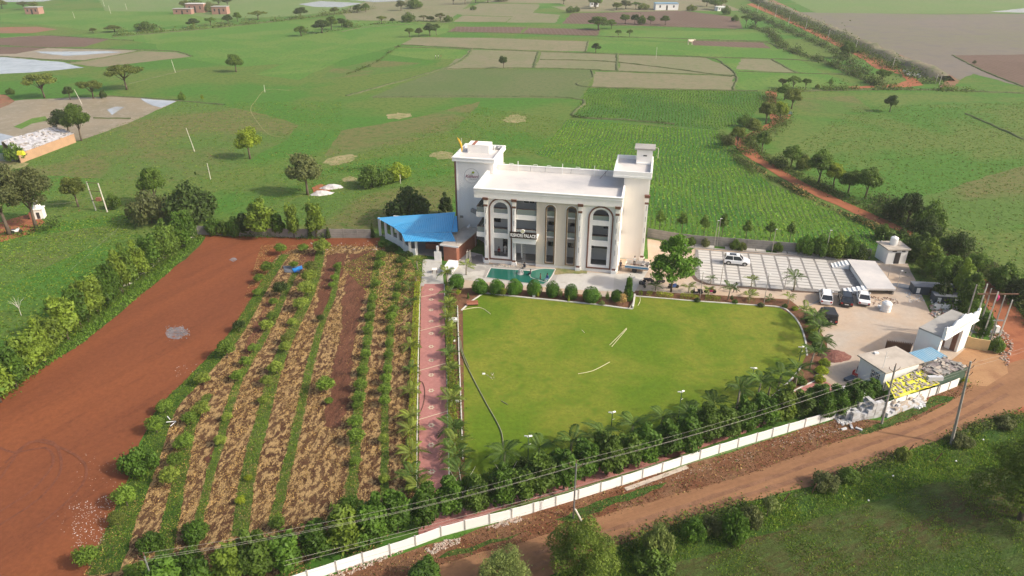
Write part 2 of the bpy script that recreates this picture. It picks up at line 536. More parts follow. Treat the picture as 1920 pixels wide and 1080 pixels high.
M['ylogo'] = paint('leaf green print', (0.22, 0.42, 0.04), 0.6)
M['ylogo2'] = paint('yellow print', (0.7, 0.62, 0.05), 0.6)
M['mlogo'] = paint('maroon print', (0.27, 0.06, 0.09), 0.6)
M['glogo'] = paint('grey print', (0.35, 0.33, 0.33), 0.6)
M['hose'] = paint('green brown hose', (0.20, 0.20, 0.11), 0.6)
M['pipe'] = paint('cream pipe', (0.66, 0.6, 0.4), 0.5)
M['tank'] = paint('white tank plastic', (0.78, 0.77, 0.74), 0.4, 0.05)
M['trolleyb'] = paint('blue trolley side', (0.08, 0.24, 0.42), 0.5, 0.2)
M['bluetarp'] = paint('blue tarpaulin', (0.03, 0.22, 0.6), 0.5, 0.1)
M['greytarp'] = paint('grey tarpaulin', (0.13, 0.14, 0.16), 0.6, 0.2)
M['cow'] = paint('pale cow hide', (0.62, 0.52, 0.42), 0.8)

# pink block paving
m, nt, b, out = base_mat('pink block paving')
g = nd(nt, 'ShaderNodeNewGeometry')
br = nd(nt, 'ShaderNodeTexBrick')
br.inputs['Color1'].default_value = (0.38, 0.15, 0.125, 1)
br.inputs['Color2'].default_value = (0.46, 0.20, 0.175, 1)
br.inputs['Mortar'].default_value = (0.24, 0.10, 0.085, 1)
br.inputs['Scale'].default_value = 1.0
br.inputs['Brick Width'].default_value = 0.26
br.inputs['Row Height'].default_value = 0.14
br.inputs['Mortar Size'].default_value = 0.012
nt.links.new(g.outputs['Position'], br.inputs['Vector'])
n1 = noise(nt, g.outputs['Position'], 0.7, 7, 0.7)
cc = mixc(nt, mathn(nt, 'MULTIPLY', ramp(nt, n1, 0.45, 0.7), 0.45), br.outputs['Color'], (0.26, 0.12, 0.10))
nt.links.new(cc, b.inputs['Base Color'])
b.inputs['Roughness'].default_value = 0.8
set_bump(nt, b, br.outputs['Fac'], -0.4, 0.01)
M['pinkpath'] = m

LM = {
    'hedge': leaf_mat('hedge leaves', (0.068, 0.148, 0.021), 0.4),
    'hedgey': leaf_mat('yellowish hedge leaves', (0.130, 0.211, 0.030), 0.4),  # yellower variety of the hedge leaf colour
    'ball': leaf_mat('clipped shrub leaves', (0.071, 0.178, 0.017), 0.35),
    'dark': leaf_mat('dark leaves', (0.047, 0.085, 0.021), 0.35),
    'mid': leaf_mat('mid green leaves', (0.089, 0.165, 0.028), 0.4),
    'olive': leaf_mat('olive leaves', (0.130, 0.178, 0.038), 0.35),
    'yellow': leaf_mat('yellow green leaves', (0.195, 0.278, 0.028), 0.35),
    'willow': leaf_mat('willow leaves', (0.148, 0.237, 0.040), 0.45, 0.3, 1.2),
    'orchard': leaf_mat('orchard leaves', (0.121, 0.218, 0.033), 0.45, 0.3, 1.5),
    'orchardy': leaf_mat('yellowish orchard leaves', (0.189, 0.274, 0.048), 0.4, 0.3, 1.5),
    'lime': leaf_mat('lime leaves', (0.261, 0.343, 0.024), 0.3),
    'pale': leaf_mat('pale grey green leaves', (0.169, 0.231, 0.072), 0.3),
    'grey': leaf_mat('dull grey green leaves', (0.110, 0.138, 0.052), 0.3),
    'palm': leaf_mat('palm leaves', (0.081, 0.152, 0.030), 0.35),
    'palmy': leaf_mat('yellowing palm leaves', (0.169, 0.237, 0.043), 0.35),
    'big': leaf_mat('broad bright leaves', (0.090, 0.205, 0.023), 0.4),
    'straw': leaf_mat('dry straw', (0.441, 0.325, 0.133), 0.3, 0.1),
    'soil': leaf_mat('soil clods', (0.105, 0.056, 0.028), 0.3, 0.0),
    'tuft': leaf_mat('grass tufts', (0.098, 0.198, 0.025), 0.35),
    'tufty': leaf_mat('yellowish grass tufts', (0.176, 0.250, 0.033), 0.3),  # tufts of a yellower green, mixed in at random
    'crop': leaf_mat('crop leaves', (0.124, 0.270, 0.034), 0.3, 0.35),
    'cropy': leaf_mat('yellowing crop leaves', (0.203, 0.290, 0.048), 0.3, 0.35),
}


# ---------------------------------------------------------------- ground sheets
def rough_poly(pts, step=3.0, amp=0.25):
    """ground polygon with a naturally uneven edge"""
    out = []
    n = len(pts)
    for i in range(n):
        a, b = pts[i], pts[(i + 1) % n]
        L = (b - a).length
        k = max(1, int(L / step))
        t = (b - a).normalized() if L > 0 else Vector((1, 0, 0))
        nn = Vector((-t.y, t.x, 0))
        for j in range(k):
            q = a + (b - a) * (j / k)
            if j: q = q + nn * random.uniform(-amp, amp)
            out.append((q.x, q.y))
    return out


SHEETS = [0]


def sheet(name, px, level, mat, amp=0.25, step=2.5, label=None, kind='structure', ground=False, parent=None):
    pts = [p if ground else G(*p) for p in px]
    poly = rough_poly(pts, step, amp) if amp else [(p.x, p.y) for p in pts]
    SHEETS[0] += 1
    z = level * 0.006 + SHEETS[0] * 0.0003
    vs = [Vector((p[0], p[1], z)) for p in poly]
    tris = tessellate_polygon([vs])
    me = bpy.data.meshes.new(name)
    fs = []
    for t in tris:
        a, b_, c = (vs[i] for i in t)
        fs.append(tuple(t) if (b_ - a).cross(c - a).z > 0 else tuple(reversed(t)))
    me.from_pydata(vs, [], fs)
    me.materials.append(mat)
    o = link(name, me, parent)
    if parent is None: tag(o, label, None, None, kind)
    return o


def smooth_line(px, step=2.0, ground=False):
    pts = [Vector(p) if ground else G(*p) for p in px]
    out = []
    n = len(pts)
    for i in range(n - 1):
        p0 = pts[max(i - 1, 0)]; p1 = pts[i]; p2 = pts[i + 1]; p3 = pts[min(i + 2, n - 1)]
        k = max(1, int((p2 - p1).length / step))
        for j in range(k):
            t = j / k
            out.append(0.5 * ((2 * p1) + (p2 - p0) * t + (2 * p0 - 5 * p1 + 4 * p2 - p3) * t * t + (3 * p1 - p0 - 3 * p2 + p3) * t ** 3))
    out.append(pts[-1])
    return out


def strip_poly(px, w, step=2.5, ground=False):
    """ribbon outline of width w (number or [start, end]) along a line"""
    L = smooth_line(px, step, ground)
    n = len(L)
    le, ri = [], []
    for i, p in enumerate(L):
        d = (L[min(i + 1, n - 1)] - L[max(i - 1, 0)]).normalized()
        nn = Vector((-d.y, d.x, 0))
        ww = w if isinstance(w, (int, float)) else w[0] + (w[1] - w[0]) * i / (n - 1)
        le.append(p + nn * ww / 2); ri.append(p - nn * ww / 2)
    return le + ri[::-1]


def ridge(name, px, w, h, mat, kind='structure', jit=0.25, step=2.0, label=None):
    L = smooth_line(px, step)
    n = len(L)
    mb = MB()
    vs = []
    for i, p in enumerate(L):
        d = (L[min(i + 1, n - 1)] - L[max(i - 1, 0)]).normalized()
        nn = Vector((-d.y, d.x, 0))
        j = random.uniform(-jit, jit) * w
        hh = h * random.uniform(0.6, 1.2)
        for s, z in ((-0.5, -0.02), (-0.22, hh * 0.8), (0.2, hh), (0.5, -0.02)):
            q = p + nn * (s * w + j)
            vs.append((q.x, q.y, z))
    fs = [(i * 4 + k, i * 4 + k + 1, i * 4 + k + 5, i * 4 + k + 4) for i in range(n - 1) for k in range(3)]
    mb.add(vs, fs)
    return tag(mb.obj(name, mat, smooth=True), label, None, None, kind)


def inside(P, poly):
    x, y = P[:, 0], P[:, 1]
    r = np.zeros(len(P), bool)
    n = len(poly)
    for i in range(n):
        x0, y0 = poly[i]; x1, y1 = poly[(i + 1) % n]
        c = ((y0 > y) != (y1 > y))
        with np.errstate(divide='ignore', invalid='ignore'):
            r ^= c & (x < (x1 - x0) * (y - y0) / (y1 - y0 + 1e-12) + x0)
    return r


def scatter_pts(px, dens, ground=False):
    poly = [((p.x, p.y) if ground else tuple(G(*p))[:2]) for p in px]
    a = np.array(poly)
    lo, hi = a.min(0), a.max(0)
    n = int((hi - lo).prod() * dens)
    P = rng.uniform(lo, hi, (n, 2))
    return P[inside(P, poly)]


def tufts(P, size, height, spread=0.5, z=0.0, blades=2, flat=0.0):
    """upright blade quads at points P"""
    n = len(P) * blades
    C = np.repeat(P, blades, 0) + rng.normal(0, size * spread, (n, 2))
    a = rng.uniform(0, math.pi, n)
    s = size * rng.uniform(0.5, 1.2, n)
    h = height * rng.uniform(0.4, 1.3, n)
    tx, ty = np.cos(a) * s, np.sin(a) * s
    lx, ly = rng.normal(0, 0.45, n) * h, rng.normal(0, 0.45, n) * h
    V = np.zeros((n, 4, 3))
    V[:, 0] = np.c_[C[:, 0] - tx * .5, C[:, 1] - ty * .5, np.full(n, z)]
    V[:, 1] = np.c_[C[:, 0] + tx * .5, C[:, 1] + ty * .5, np.full(n, z)]
    V[:, 2] = np.c_[C[:, 0] + tx * .3 + lx, C[:, 1] + ty * .3 + ly, z + h]
    V[:, 3] = np.c_[C[:, 0] - tx * .45 + lx, C[:, 1] - ty * .45 + ly, z + h * 0.8]
    return V


def stuff_quads(name, V, mats, label=None, weights=None):
    mi = rng.choice(len(mats), len(V), p=weights)
    return tag(link(name, quads_mesh(name, V, mats, mi)), label, None, None, 'stuff')


# base ground
S = 3400
me = bpy.data.meshes.new('ground')
me.from_pydata([(-S, -300, 0), (S, -300, 0), (S, S, 0), (-S, S, 0)], [], [(0, 1, 2, 3)])
me.materials.append(M['field'])
tag(link('ground', me), 'green farmland spreading to the horizon', None, None, 'structure')

F = [
    # name, material, level, outline
    ('field', 'field_right', 1, [(1440, 176), (1700, 170), (2100, 176), (2300, 700), (1990, 700), (1900, 560), (1760, 462), (1600, 388), (1440, 305), (1400, 262), (1450, 215)]),
    ('field', 'field_mix', 1, [(150, 264), (334, 192), (425, 198), (500, 215), (560, 235), (540, 262), (430, 318), (300, 345), (120, 330), (30, 330), (60, 290)]),
    ('field', 'field_mix', 1, [(600, 150), (622, 130), (700, 113), (790, 118), (745, 130), (680, 142)]),
    ('field', 'field_mix', 1, [(430, 425), (560, 370), (700, 352), (850, 330), (852, 425), (705, 432), (560, 432)]),
    ('field', 'field_mix', 1, [(-40, 470), (60, 440), (200, 424), (225, 440), (110, 490), (-40, 560)]),
    ('field', 'field_mix', 1, [(640, 245), (760, 225), (900, 190), (860, 240), (700, 285), (600, 300)]),
    ('field', 'field_mix', 3, [(1700, 380), (1950, 300), (1960, 420), (1800, 430)]),
    ('field', 'field_mix', 3, [(1500, 185), (1600, 180), (1640, 210), (1520, 212), (1490, 200)]),
    ('field', 'field_bright', 1, [(560, 150), (640, 112), (770, 80), (840, 60), (840, 45), (700, 75), (560, 110), (480, 140)]),
    ('field', 'field_olive', 2, [(830, 129), (1108, 131), (1116, 139), (1100, 163), (1086, 185), (690, 183)]),
    ('crop_field', 'crop', 2, [(1102, 165), (1425, 172), (1436, 188), (1402, 228), (1345, 244), (1075, 218)]),
    ('crop_field', 'crop', 1, [(1064, 224), (1345, 246), (1372, 268), (1390, 298), (1445, 345), (1600, 412), (1660, 440), (1650, 470), (1497, 462), (1225, 438), (1150, 330), (1005, 290)]),
    ('fallow_field', 'fallow', 2, [(1115, 134), (1376, 143), (1372, 168), (1109, 163)]),
    ('stubble_field', 'tan', 2, [(882, 93), (1010, 97), (997, 128), (833, 131), (860, 108)]),
    ('stubble_field', 'tan', 3, [(1014, 97), (1157, 102), (1156, 132), (1004, 127)]),
    ('stubble_field', 'tan', 2, [(1161, 103), (1322, 108), (1362, 124), (1380, 140), (1378, 168), (1374, 142), (1161, 133)]),
    ('fallow_field', 'fallow', 3, [(752, 84), (776, 70), (923, 71), (1103, 78), (1098, 97), (882, 91)]),
    ('ploughed_field', 'plough', 3, [(838, 60), (857, 50), (987, 51), (973, 63)]),
    ('ploughed_field', 'plough', 2, [(978, 64), (990, 52), (1126, 55), (1120, 68)]),
    ('green_field', 'field_bright', 3, [(740, 89), (790, 87), (862, 93), (878, 99), (862, 110), (800, 112), (728, 102)]),
    ('green_field', 'field_bright', 2, [(1119, 69), (1128, 56), (1440, 60), (1466, 82), (1130, 74)]),
    ('green_field', 'field_bright', 3, [(1104, 79), (1130, 75), (1470, 88), (1500, 112), (1395, 108), (1100, 97)]),
    ('green_field', 'field_bright', 4, [(1326, 108), (1500, 113), (1530, 130), (1600, 160), (1380, 170), (1384, 140), (1366, 122)]),
    ('fallow_field', 'tan', 5, [(1390, 110), (1447, 112), (1492, 137), (1380, 130)]),
    ('ploughed_field', 'plough', 4, [(1290, 76), (1430, 80), (1446, 91), (1300, 85)]),
    ('ploughed_field', 'plough', 1, [(1053, 44), (1072, 25), (1280, 20), (1385, 33), (1392, 54), (1200, 48)]),
    ('fallow_field', 'fallow', 2, [(850, 41), (866, 29), (960, 32), (948, 41)]),
    ('fallow_field', 'tan', 1, [(850, 25), (900, 6), (1015, 8), (1000, 24), (1050, 28), (1042, 43), (950, 42), (962, 31), (868, 28)]),
    ('stubble_field', 'tan', 1, [(640, 20), (750, -20), (900, -20), (880, 8), (840, 40), (650, 38)]),
    ('stubble_field', 'fallow', 1, [(905, 4), (1000, -18), (1300, -18), (1390, 20), (1070, 22), (1010, 6)]),
    ('green_field', 'field_bright', 4, [(1010, 6), (1050, 6), (1062, 12), (1012, 12)]),
    ('green_field', 'field_bright', 2, [(60, 20), (330, 22), (420, 40), (200, 60), (60, 45), (0, 40), (0, 25)]),
    ('stubble_field', 'field_pale', 1, [(420, -20), (760, -20), (640, 18), (560, 30), (420, 35), (200, 25), (180, -10)]),
    ('green_field', 'field_bright', 2, [(150, 66), (560, 38), (800, 42), (770, 80), (640, 112), (440, 126), (300, 100), (290, 82)]),
    ('bare_field', 'reddish', 3, [(-40, 52), (70, 50), (110, 55), (60, 62), (-40, 62)]),
    ('bare_field', 'plough', 3, [(-40, 72), (85, 67), (205, 74), (158, 88), (92, 89), (-40, 84)]),
    ('bare_field', 'plough', 4, [(-40, 86), (90, 90), (30, 101), (-40, 102)]),
    ('wet_field', 'mud', 3, [(-40, 104), (90, 90), (266, 95), (158, 113), (-40, 107)]),
    ('fallow_field', 'fallow', 3, [(128, 119), (268, 96), (330, 98), (358, 106), (188, 126)]),
    ('wet_field', 'mud', 3, [(-60, 202), (43, 187), (213, 181), (334, 189), (240, 232), (146, 264), (60, 260), (-60, 256)]),
    ('green_field', 'field_bright', 4, [(25, 238), (60, 222), (85, 218), (90, 226), (60, 232), (40, 242)]),
    ('bare_field', 'reddish', 4, [(-60, 172), (10, 178), (28, 190), (0, 203), (-60, 203)]),
    ('bare_plain', 'mauve', 2, [(1500, 23), (1760, 27), (2100, 25), (2100, 168), (1920, 164), (1825, 138), (1800, 150), (1740, 132), (1700, 118), (1600, 68)]),
    ('ploughed_field', 'plough', 4, [(1786, 104), (2100, 100), (2100, 185), (1920, 162), (1850, 138)]),
    ('pale_field', 'field_pale', 2, [(1440, -20), (2200, -20), (2200, 22), (1760, 26), (1530, 24)]),
    ('straw_patch', 'straw', 2, [(724, 217), (745, 211), (770, 213), (772, 219), (748, 224), (728, 223)]),
    ('straw_patch', 'straw', 2, [(944, 220), (960, 215), (988, 217), (986, 228), (965, 231), (946, 227)]),
    ('straw_patch', 'straw', 2, [(604, 306), (625, 295), (660, 289), (672, 293), (645, 306), (622, 311)]),
    ('straw_patch', 'straw', 2, [(806, 290), (830, 283), (850, 288), (850, 300), (820, 299)]),
    ('straw_patch', 'straw', 2, [(0, 300), (0, 325), (50, 310), (30, 296)]),
    ('bare_patch', 'redroad', 2, [(585, 352), (600, 345), (622, 350), (618, 362), (590, 366)]),
    ('bare_patch', 'straw', 2, [(640, 336), (655, 330), (670, 334), (668, 340), (645, 341)]),
    ('bare_patch', 'redroad', 2, [(-20, 425), (60, 400), (88, 420), (60, 438), (-20, 460)]),
]
for nm, mt, lv, px in F:
    sheet(nm, px, lv, M[mt], amp=1.0 if nm == 'straw_patch' else 0.6, step=1.2 if nm == 'straw_patch' else 4)
for px in ([(-60, 107), (0, 107), (120, 117), (158, 127), (60, 136), (-60, 142)],
           [(-60, 250), (0, 250), (42, 261), (10, 272), (-60, 274)],
           [(262, 184), (300, 186), (333, 189), (302, 202), (286, 198), (270, 190)],
           [(200, 206), (218, 200), (234, 201), (222, 208), (210, 216)],
           [(60, 97), (200, 96), (230, 98), (160, 103), (120, 105)],
           [(1857, 22), (1925, 15), (2100, 14), (2100, 23), (1920, 24)],
           [(560, 8), (600, 2), (680, 6), (640, 14), (590, 13)],
           [(620, -4), (730, -8), (760, 2), (700, 4)],
           [(0, -8), (140, -6), (80, 3), (0, 4)]):
    sheet('flood_water', px, 6, M['water'], amp=0.6, step=4)

# compound ground
RED = [(375, 438), (470, 441), (560, 447), (712, 446), (714, 461), (560, 464), (520, 480), (490, 530), (475, 565), (442, 610), (420, 645), (372, 692), (318, 742), (285, 790), (262, 830), (248, 870),
       (242, 910), (205, 985), (160, 1085), (150, 1200), (-300, 1200), (-200, 900), (0, 733), (45, 700), (140, 636), (280, 520), (345, 462)]
sheet('red_earth_lot', RED, 5, M['redlot'], amp=0.3)
ORCH = [(520, 480), (560, 464), (714, 461), (770, 490), (787, 530), (781, 925), (700, 1010), (560, 1060), (430, 1120), (150, 1190), (160, 1085), (205, 985), (242, 910), (285, 790), (372, 692), (442, 610), (490, 530)]
sheet('orchard_soil', ORCH, 4, M['orch'], amp=0.3)
LAWN = [(868, 583), (886, 566), (907, 551), (940, 555), (1040, 565), (1120, 573), (1172, 580), (1186, 580), (1190, 557), (1300, 565), (1400, 572), (1462, 578), (1485, 592), (1500, 612), (1509, 640),
        (1511, 668), (1500, 690), (1478, 715), (1440, 748), (1400, 770), (1320, 802), (1200, 842), (1100, 868), (1000, 888), (930, 893), (872, 893)]
YARD = [(840, 560), (838, 500), (856, 470), (905, 486), (1215, 486), (1214, 448), (1290, 462), (1500, 478), (1655, 490), (1702, 494), (1722, 540), (1745, 590), (1772, 620), (1812, 650), (1812, 662),
        (1752, 700), (1690, 715), (1630, 735), (1580, 742), (1552, 728), (1538, 715), (1545, 690), (1552, 660), (1535, 612), (1512, 590), (1480, 570), (1190, 550), (1183, 572), (1120, 570), (900, 545), (865, 580)]
sheet('yard', YARD, 5, M['yard'], amp=0.12)
sheet('planting_bed', [(838, 545), (905, 538), (1180, 560), (1185, 545), (1480, 562), (1515, 590), (1550, 640), (1553, 670), (1535, 705), (1440, 770), (1300, 835), (1150, 885), (1000, 925), (846, 940)], 6, M['bed'], amp=0.1)
lawn = sheet('lawn', LAWN, 8, M['lawn'], amp=0.0)
sheet('apron', [(840, 500), (858, 468), (905, 478), (912, 496), (1155, 515), (1215, 508), (1190, 548), (1100, 545), (920, 530), (870, 525), (842, 540)], 7, M['yardgrey'], amp=0.1)
sheet('gravel_apron', [(1098, 512), (1152, 516), (1150, 545), (1090, 543)], 9, M['paver'], amp=0)
sheet('driveway_fan', [(1812, 652), (1870, 660), (1886, 676), (1890, 700), (1850, 725), (1800, 722), (1755, 700)], 8, M['junction'], amp=0.05)
PATHB = [(790, 533), (832, 533), (836, 700), (842, 935), (785, 938), (787, 700)]
sheet('garden_path', PATHB, 9, M['pinkpath'], amp=0)
sheet('path_landing', [(793, 487), (828, 487), (832, 533), (790, 533)], 9, M['yardgrey'], amp=0)
sheet('garden_path', [(842, 935), (920, 925), (1050, 895), (1200, 853), (1330, 810), (1430, 765), (1500, 728), (1540, 712), (1570, 728), (1545, 748), (1400, 812), (1200, 880), (1050, 925), (960, 948), (860, 985), (785, 1010), (785, 938)],
      8, M['pinkpath'], amp=0)
# roads
ROADN = [(1800, 745), (1862, 690), (1884, 650), (1868, 600), (1830, 545), (1790, 500), (1740, 462), (1690, 436), (1600, 400), (1500, 354), (1440, 318), (1392, 290), (1374, 268), (1380, 256), (1398, 262),
         (1432, 298), (1510, 344), (1610, 390), (1715, 437), (1765, 470), (1835, 515), (1895, 565), (1960, 640), (2100, 800), (1960, 800)]
sheet('dirt_road', ROADN, 6, M['redroad'], amp=0.2)
ROADS = [(640, 1130), (800, 1066), (1000, 1011), (1124, 970), (1360, 902), (1585, 824), (1712, 790), (1800, 742), (1862, 690), (2050, 640), (2100, 800), (1920, 762), (1850, 790), (1720, 839), (1525, 912), (1337, 957),
         (1165, 1022), (1020, 1085), (900, 1200), (600, 1250)]
sheet('dirt_road', ROADS, 7, M['road'], amp=0.15)
VERGE = [(540, 1110), (700, 1056), (1000, 962), (1300, 868), (1574, 784), (1660, 790), (1720, 752), (1800, 722), (1850, 712), (1800, 745), (1712, 792), (1585, 827), (1360, 905), (1124, 973), (1000, 1014), (800, 1070), (640, 1140)]
sheet('verge', VERGE, 5, M['verge'], amp=0.2)
sheet('grass_verge', [(1655, 792), (1690, 772), (1760, 742), (1790, 745), (1712, 780), (1660, 806), (1580, 824)], 6, M['grass'], amp=0.25, step=1)
sheet('grass_verge', [(1040, 975), (1100, 950), (1180, 925), (1250, 905), (1240, 915), (1140, 950), (1070, 980)], 6, M['grass'], amp=0.25, step=1)
sheet('grass_verge', [(800, 1050), (900, 1020), (980, 998), (960, 1010), (860, 1040)], 6, M['grass'], amp=0.25, step=1)
FORE = [(900, 1250), (1040, 1085), (1165, 1025), (1337, 960), (1525, 915), (1720, 842), (1850, 793), (1960, 765), (2150, 800), (2500, 1300)]
sheet('foreground_field', FORE, 4, M['fore'], amp=0.3)
GV = [(900, 1250), (1040, 1085), (1165, 1025), (1337, 960), (1525, 915), (1720, 842), (1850, 793), (1960, 765), (2100, 800), (1960, 860), (1750, 905), (1600, 950), (1400, 1010), (1250, 1060), (1150, 1130), (1000, 1250)]
sheet('field_margin', GV, 5, M['grass'], amp=0.6)
sheet('grass_strip', [(345, 462), (375, 438), (385, 447), (360, 475), (300, 525), (160, 640), (60, 702), (0, 745), (-120, 830), (-200, 860), (-200, 800), (0, 690), (130, 625), (277, 512)], 6, M['grass'], amp=0.3)
sheet('embankment_road', [(1720, 150), (1732, 160), (1700, 164), (1640, 164), (1600, 168), (1590, 163), (1680, 158), (1700, 152), (1690, 140), (1640, 128), (1620, 112), (1540, 72), (1470, 38), (1400, 8), (1410, 6), (1480, 34), (1560, 70), (1640, 106), (1700, 132)], 6, M['redroad'], amp=0.4)
sheet('embankment_road', [(1780, 140), (1800, 152), (1790, 162), (1760, 164), (1770, 156), (1775, 148), (1700, 118), (1600, 72), (1500, 28), (1440, 2), (1450, 0), (1520, 32), (1640, 84)], 6, M['reddish'], amp=0.4)
sheet('dirt_road', [(1436, 172), (1456, 170), (1456, 190), (1450, 212), (1465, 222), (1448, 232), (1438, 205)], 6, M['redroad'], amp=0.2)
sheet('dirt_road', [(1462, 218), (1485, 214), (1480, 222), (1400, 262), (1385, 262), (1440, 232)], 6, M['redroad'], amp=0.2)
sheet('ash_patch', [(310, 625), (320, 614), (345, 613), (355, 626), (335, 637), (315, 634)], 7, M['ash'], amp=0.2, step=0.6)
sheet('ash_patch', [(429, 488), (437, 483), (445, 487), (438, 492)], 7, M['ash'], amp=0.15, step=0.6)
# wheel marks on the red lot
for k, pxl in enumerate(([(0, 960), (60, 920), (100, 870), (85, 840), (30, 850), (0, 840)], [(0, 985), (75, 935), (115, 880), (100, 830), (55, 830), (10, 870)], [(0, 900), (60, 830), (150, 860), (155, 910), (70, 990)])):
    sheet('wheel_mark', strip_poly(pxl, 0.28, 1.0), 7.5 + k, M['rut2'], amp=0.06, step=0.8, ground=True)
for k, pxl in enumerate(([(1000, 1040), (1165, 988), (1360, 925), (1585, 850), (1750, 790), (1880, 720)], [(980, 1070), (1165, 1006), (1340, 948), (1560, 880), (1740, 815), (1890, 740)])):
    sheet('wheel_mark', strip_poly(pxl, 0.5, 2.0), 8.5 + k, M['rut'], amp=0.12, step=1.0, ground=True)

# bunds between the far fields
for px, w in (([(0, 106), (120, 114), (150, 116), (270, 94)], 1.4), ([(0, 85), (90, 90), (265, 94), (330, 97), (360, 106)], 1.2), ([(0, 72), (85, 67), (205, 74), (250, 76)], 1.0),
              ([(180, 181), (213, 181), (334, 189), (420, 197)], 1.0), ([(175, 222), (245, 223)], 0.8), ([(650, 180), (760, 150), (830, 129), (870, 110), (882, 94), (870, 92), (740, 88)], 1.4),
              ([(700, 183), (880, 181), (1086, 186), (1075, 217), (1180, 226), (1265, 233)], 1.3), ([(833, 130), (1000, 128), (1108, 131), (1160, 134), (1376, 142)], 1.1), ([(1108, 132), (1112, 145), (1100, 163), (1420, 171)], 0.9),
              ([(882, 91), (1010, 97), (1157, 102), (1322, 108), (1360, 123), (1380, 142), (1374, 168)], 1.1), ([(1010, 97), (1000, 127)], 1.6), ([(1157, 101), (1157, 132)], 1.4), ([(1012, 112), (1156, 117), (1372, 144)], 0.6),
              ([(1103, 78), (1098, 97)], 1.2), ([(752, 84), (882, 91)], 1.0), ([(838, 60), (973, 63), (1120, 68), (1440, 78)], 0.9), ([(1322, 108), (1500, 113), (1620, 130)], 0.8),
              ([(1447, 112), (1495, 137)], 1.5), ([(1384, 134), (1480, 137), (1580, 140)], 0.8), ([(1440, 60), (1470, 90), (1530, 110), (1600, 140), (1650, 165)], 2.2),
              ([(1450, 172), (1560, 170), (1700, 168), (1920, 175)], 1.6), ([(1786, 104), (1850, 136), (1920, 163)], 1.2), ([(1810, 213), (1850, 230), (1920, 262)], 1.0), ([(1290, 76), (1430, 80), (1460, 92)], 0.8),
              ([(1380, 55), (1240, 50), (1128, 48)], 1.0), ([(640, 60), (700, 50), (850, 42)], 1.0), ([(210, 70), (380, 55), (500, 42), (640, 25)], 2.0)):
    ridge('field_bund', px, w, 0.35, M['bund'])
ridge('embankment', [(1405, -2), (1480, 26), (1560, 62), (1640, 98), (1720, 132), (1768, 152)], 9.0, 3.0, M['bank'], step=6, jit=0.06)
ridge('soil_bank', [(352, 130), (230, 160)], 0.8, 0.2, M['bund'])
ridge('hose_line', [(545, 170), (500, 168), (480, 188), (470, 206), (485, 232), (505, 252), (535, 258)], 0.25, 0.05, M['straw'], jit=0.1)

# field stubble and crop plants standing on the ground: nobody could count them
def rows_pts(px, ang, sp, along, jit):
    poly = [tuple(G(*p))[:2] for p in px]
    a = np.array(poly); lo, hi = a.min(0), a.max(0); c = (lo + hi) / 2; L = np.linalg.norm(hi - lo) / 2
    us = np.arange(-L, L, along); vs = np.arange(-L, L, sp)
    U_, V_ = np.meshgrid(us, vs)
    ca, sa = math.cos(R(ang)), math.sin(R(ang))
    wob = 0.8 * np.sin(U_ * 0.09 + 1.0) + 0.5 * np.sin(U_ * 0.21)
    X = c[0] + U_ * ca - (V_ + wob) * sa; Y = c[1] + U_ * sa + (V_ + wob) * ca
    P = np.c_[X.ravel(), Y.ravel()] + rng.normal(0, jit, (X.size, 2))
    return P[inside(P, poly)]



def patchy(P, s, t, w=.25):
    x, y = P[:, 0] / s, P[:, 1] / s
    v = np.sin(x * 1.3 + 1.7 * np.sin(y * .37 + 1)) + np.sin(y * .5 + x * .6 + 2.1 * np.sin(x * .43)) + .7 * np.sin(x * 2.9 - y * .9) + .5 * np.sin(y * 2.3 + x)
    return P[v + rng.normal(0, w * 3, len(P)) > t]


CR = [f[3] for f in F if f[0] == 'crop_field']
P = rows_pts(CR[1], 78, 0.95, 0.42, 0.09)
P = P[rng.random(len(P)) < 0.9]
stuff_quads('crop_plants', tufts(P, 0.36, 0.22, 0.3), [LM['crop'], LM['cropy']], 'knee high green crop growing in rows behind the hotel', [0.75, 0.25])
P = rows_pts(CR[0], 78, 0.95, 0.6, 0.1)
stuff_quads('crop_plants', tufts(P, 0.4, 0.2, 0.3), [LM['crop'], LM['tuft']], 'green crop growing in rows beyond the ragged hedge line', [0.7, 0.3])
P = scatter_pts([(400, 436), (640, 300), (900, 200), (1060, 225), (1005, 290), (860, 300), (850, 420), (620, 425), (400, 425)], 2.2)
stuff_quads('grass', tufts(P, 0.3, 0.1), [LM['tuft'], LM['tufty'], LM['soil']], 'low rough growth over the field behind the pavilion', [0.6, 0.3, 0.1])
P = scatter_pts([(-60, 360), (150, 262), (330, 192), (640, 190), (640, 330), (400, 420), (250, 420), (-60, 520)], 1.3)
stuff_quads('grass', tufts(P, 0.32, 0.1), [LM['tuft'], LM['tufty'], LM['soil']], 'low rough growth over the field on the left', [0.55, 0.33, 0.12])
P = scatter_pts([(-100, 440), (250, 400), (270, 500), (130, 620), (-100, 700)], 5)
stuff_quads('grass', tufts(P, 0.3, 0.13), [LM['tuft'], LM['tufty']], 'short green growth left of the tree row', [0.65, 0.35])
P = scatter_pts([(1440, 310), (1600, 200), (1940, 190), (1960, 560), (1800, 470)], 1.3)
stuff_quads('grass', tufts(P, 0.32, 0.12), [LM['tuft'], LM['tufty'], LM['soil']], 'green crop in the large field right of the red road', [0.55, 0.35, 0.1])
VIS = [(1000, 1100), (1165, 1025), (1337, 960), (1525, 915), (1720, 842), (1850, 793), (1960, 765), (1960, 1110)]
P = patchy(scatter_pts(VIS, 60), 1.6, -.3)
stuff_quads('grass', tufts(P, 0.11, 0.12, 0.8), [LM['tuft'], LM['mid'], LM['tufty']], 'weedy grass over the field in front of the road', [0.5, 0.15, 0.35])
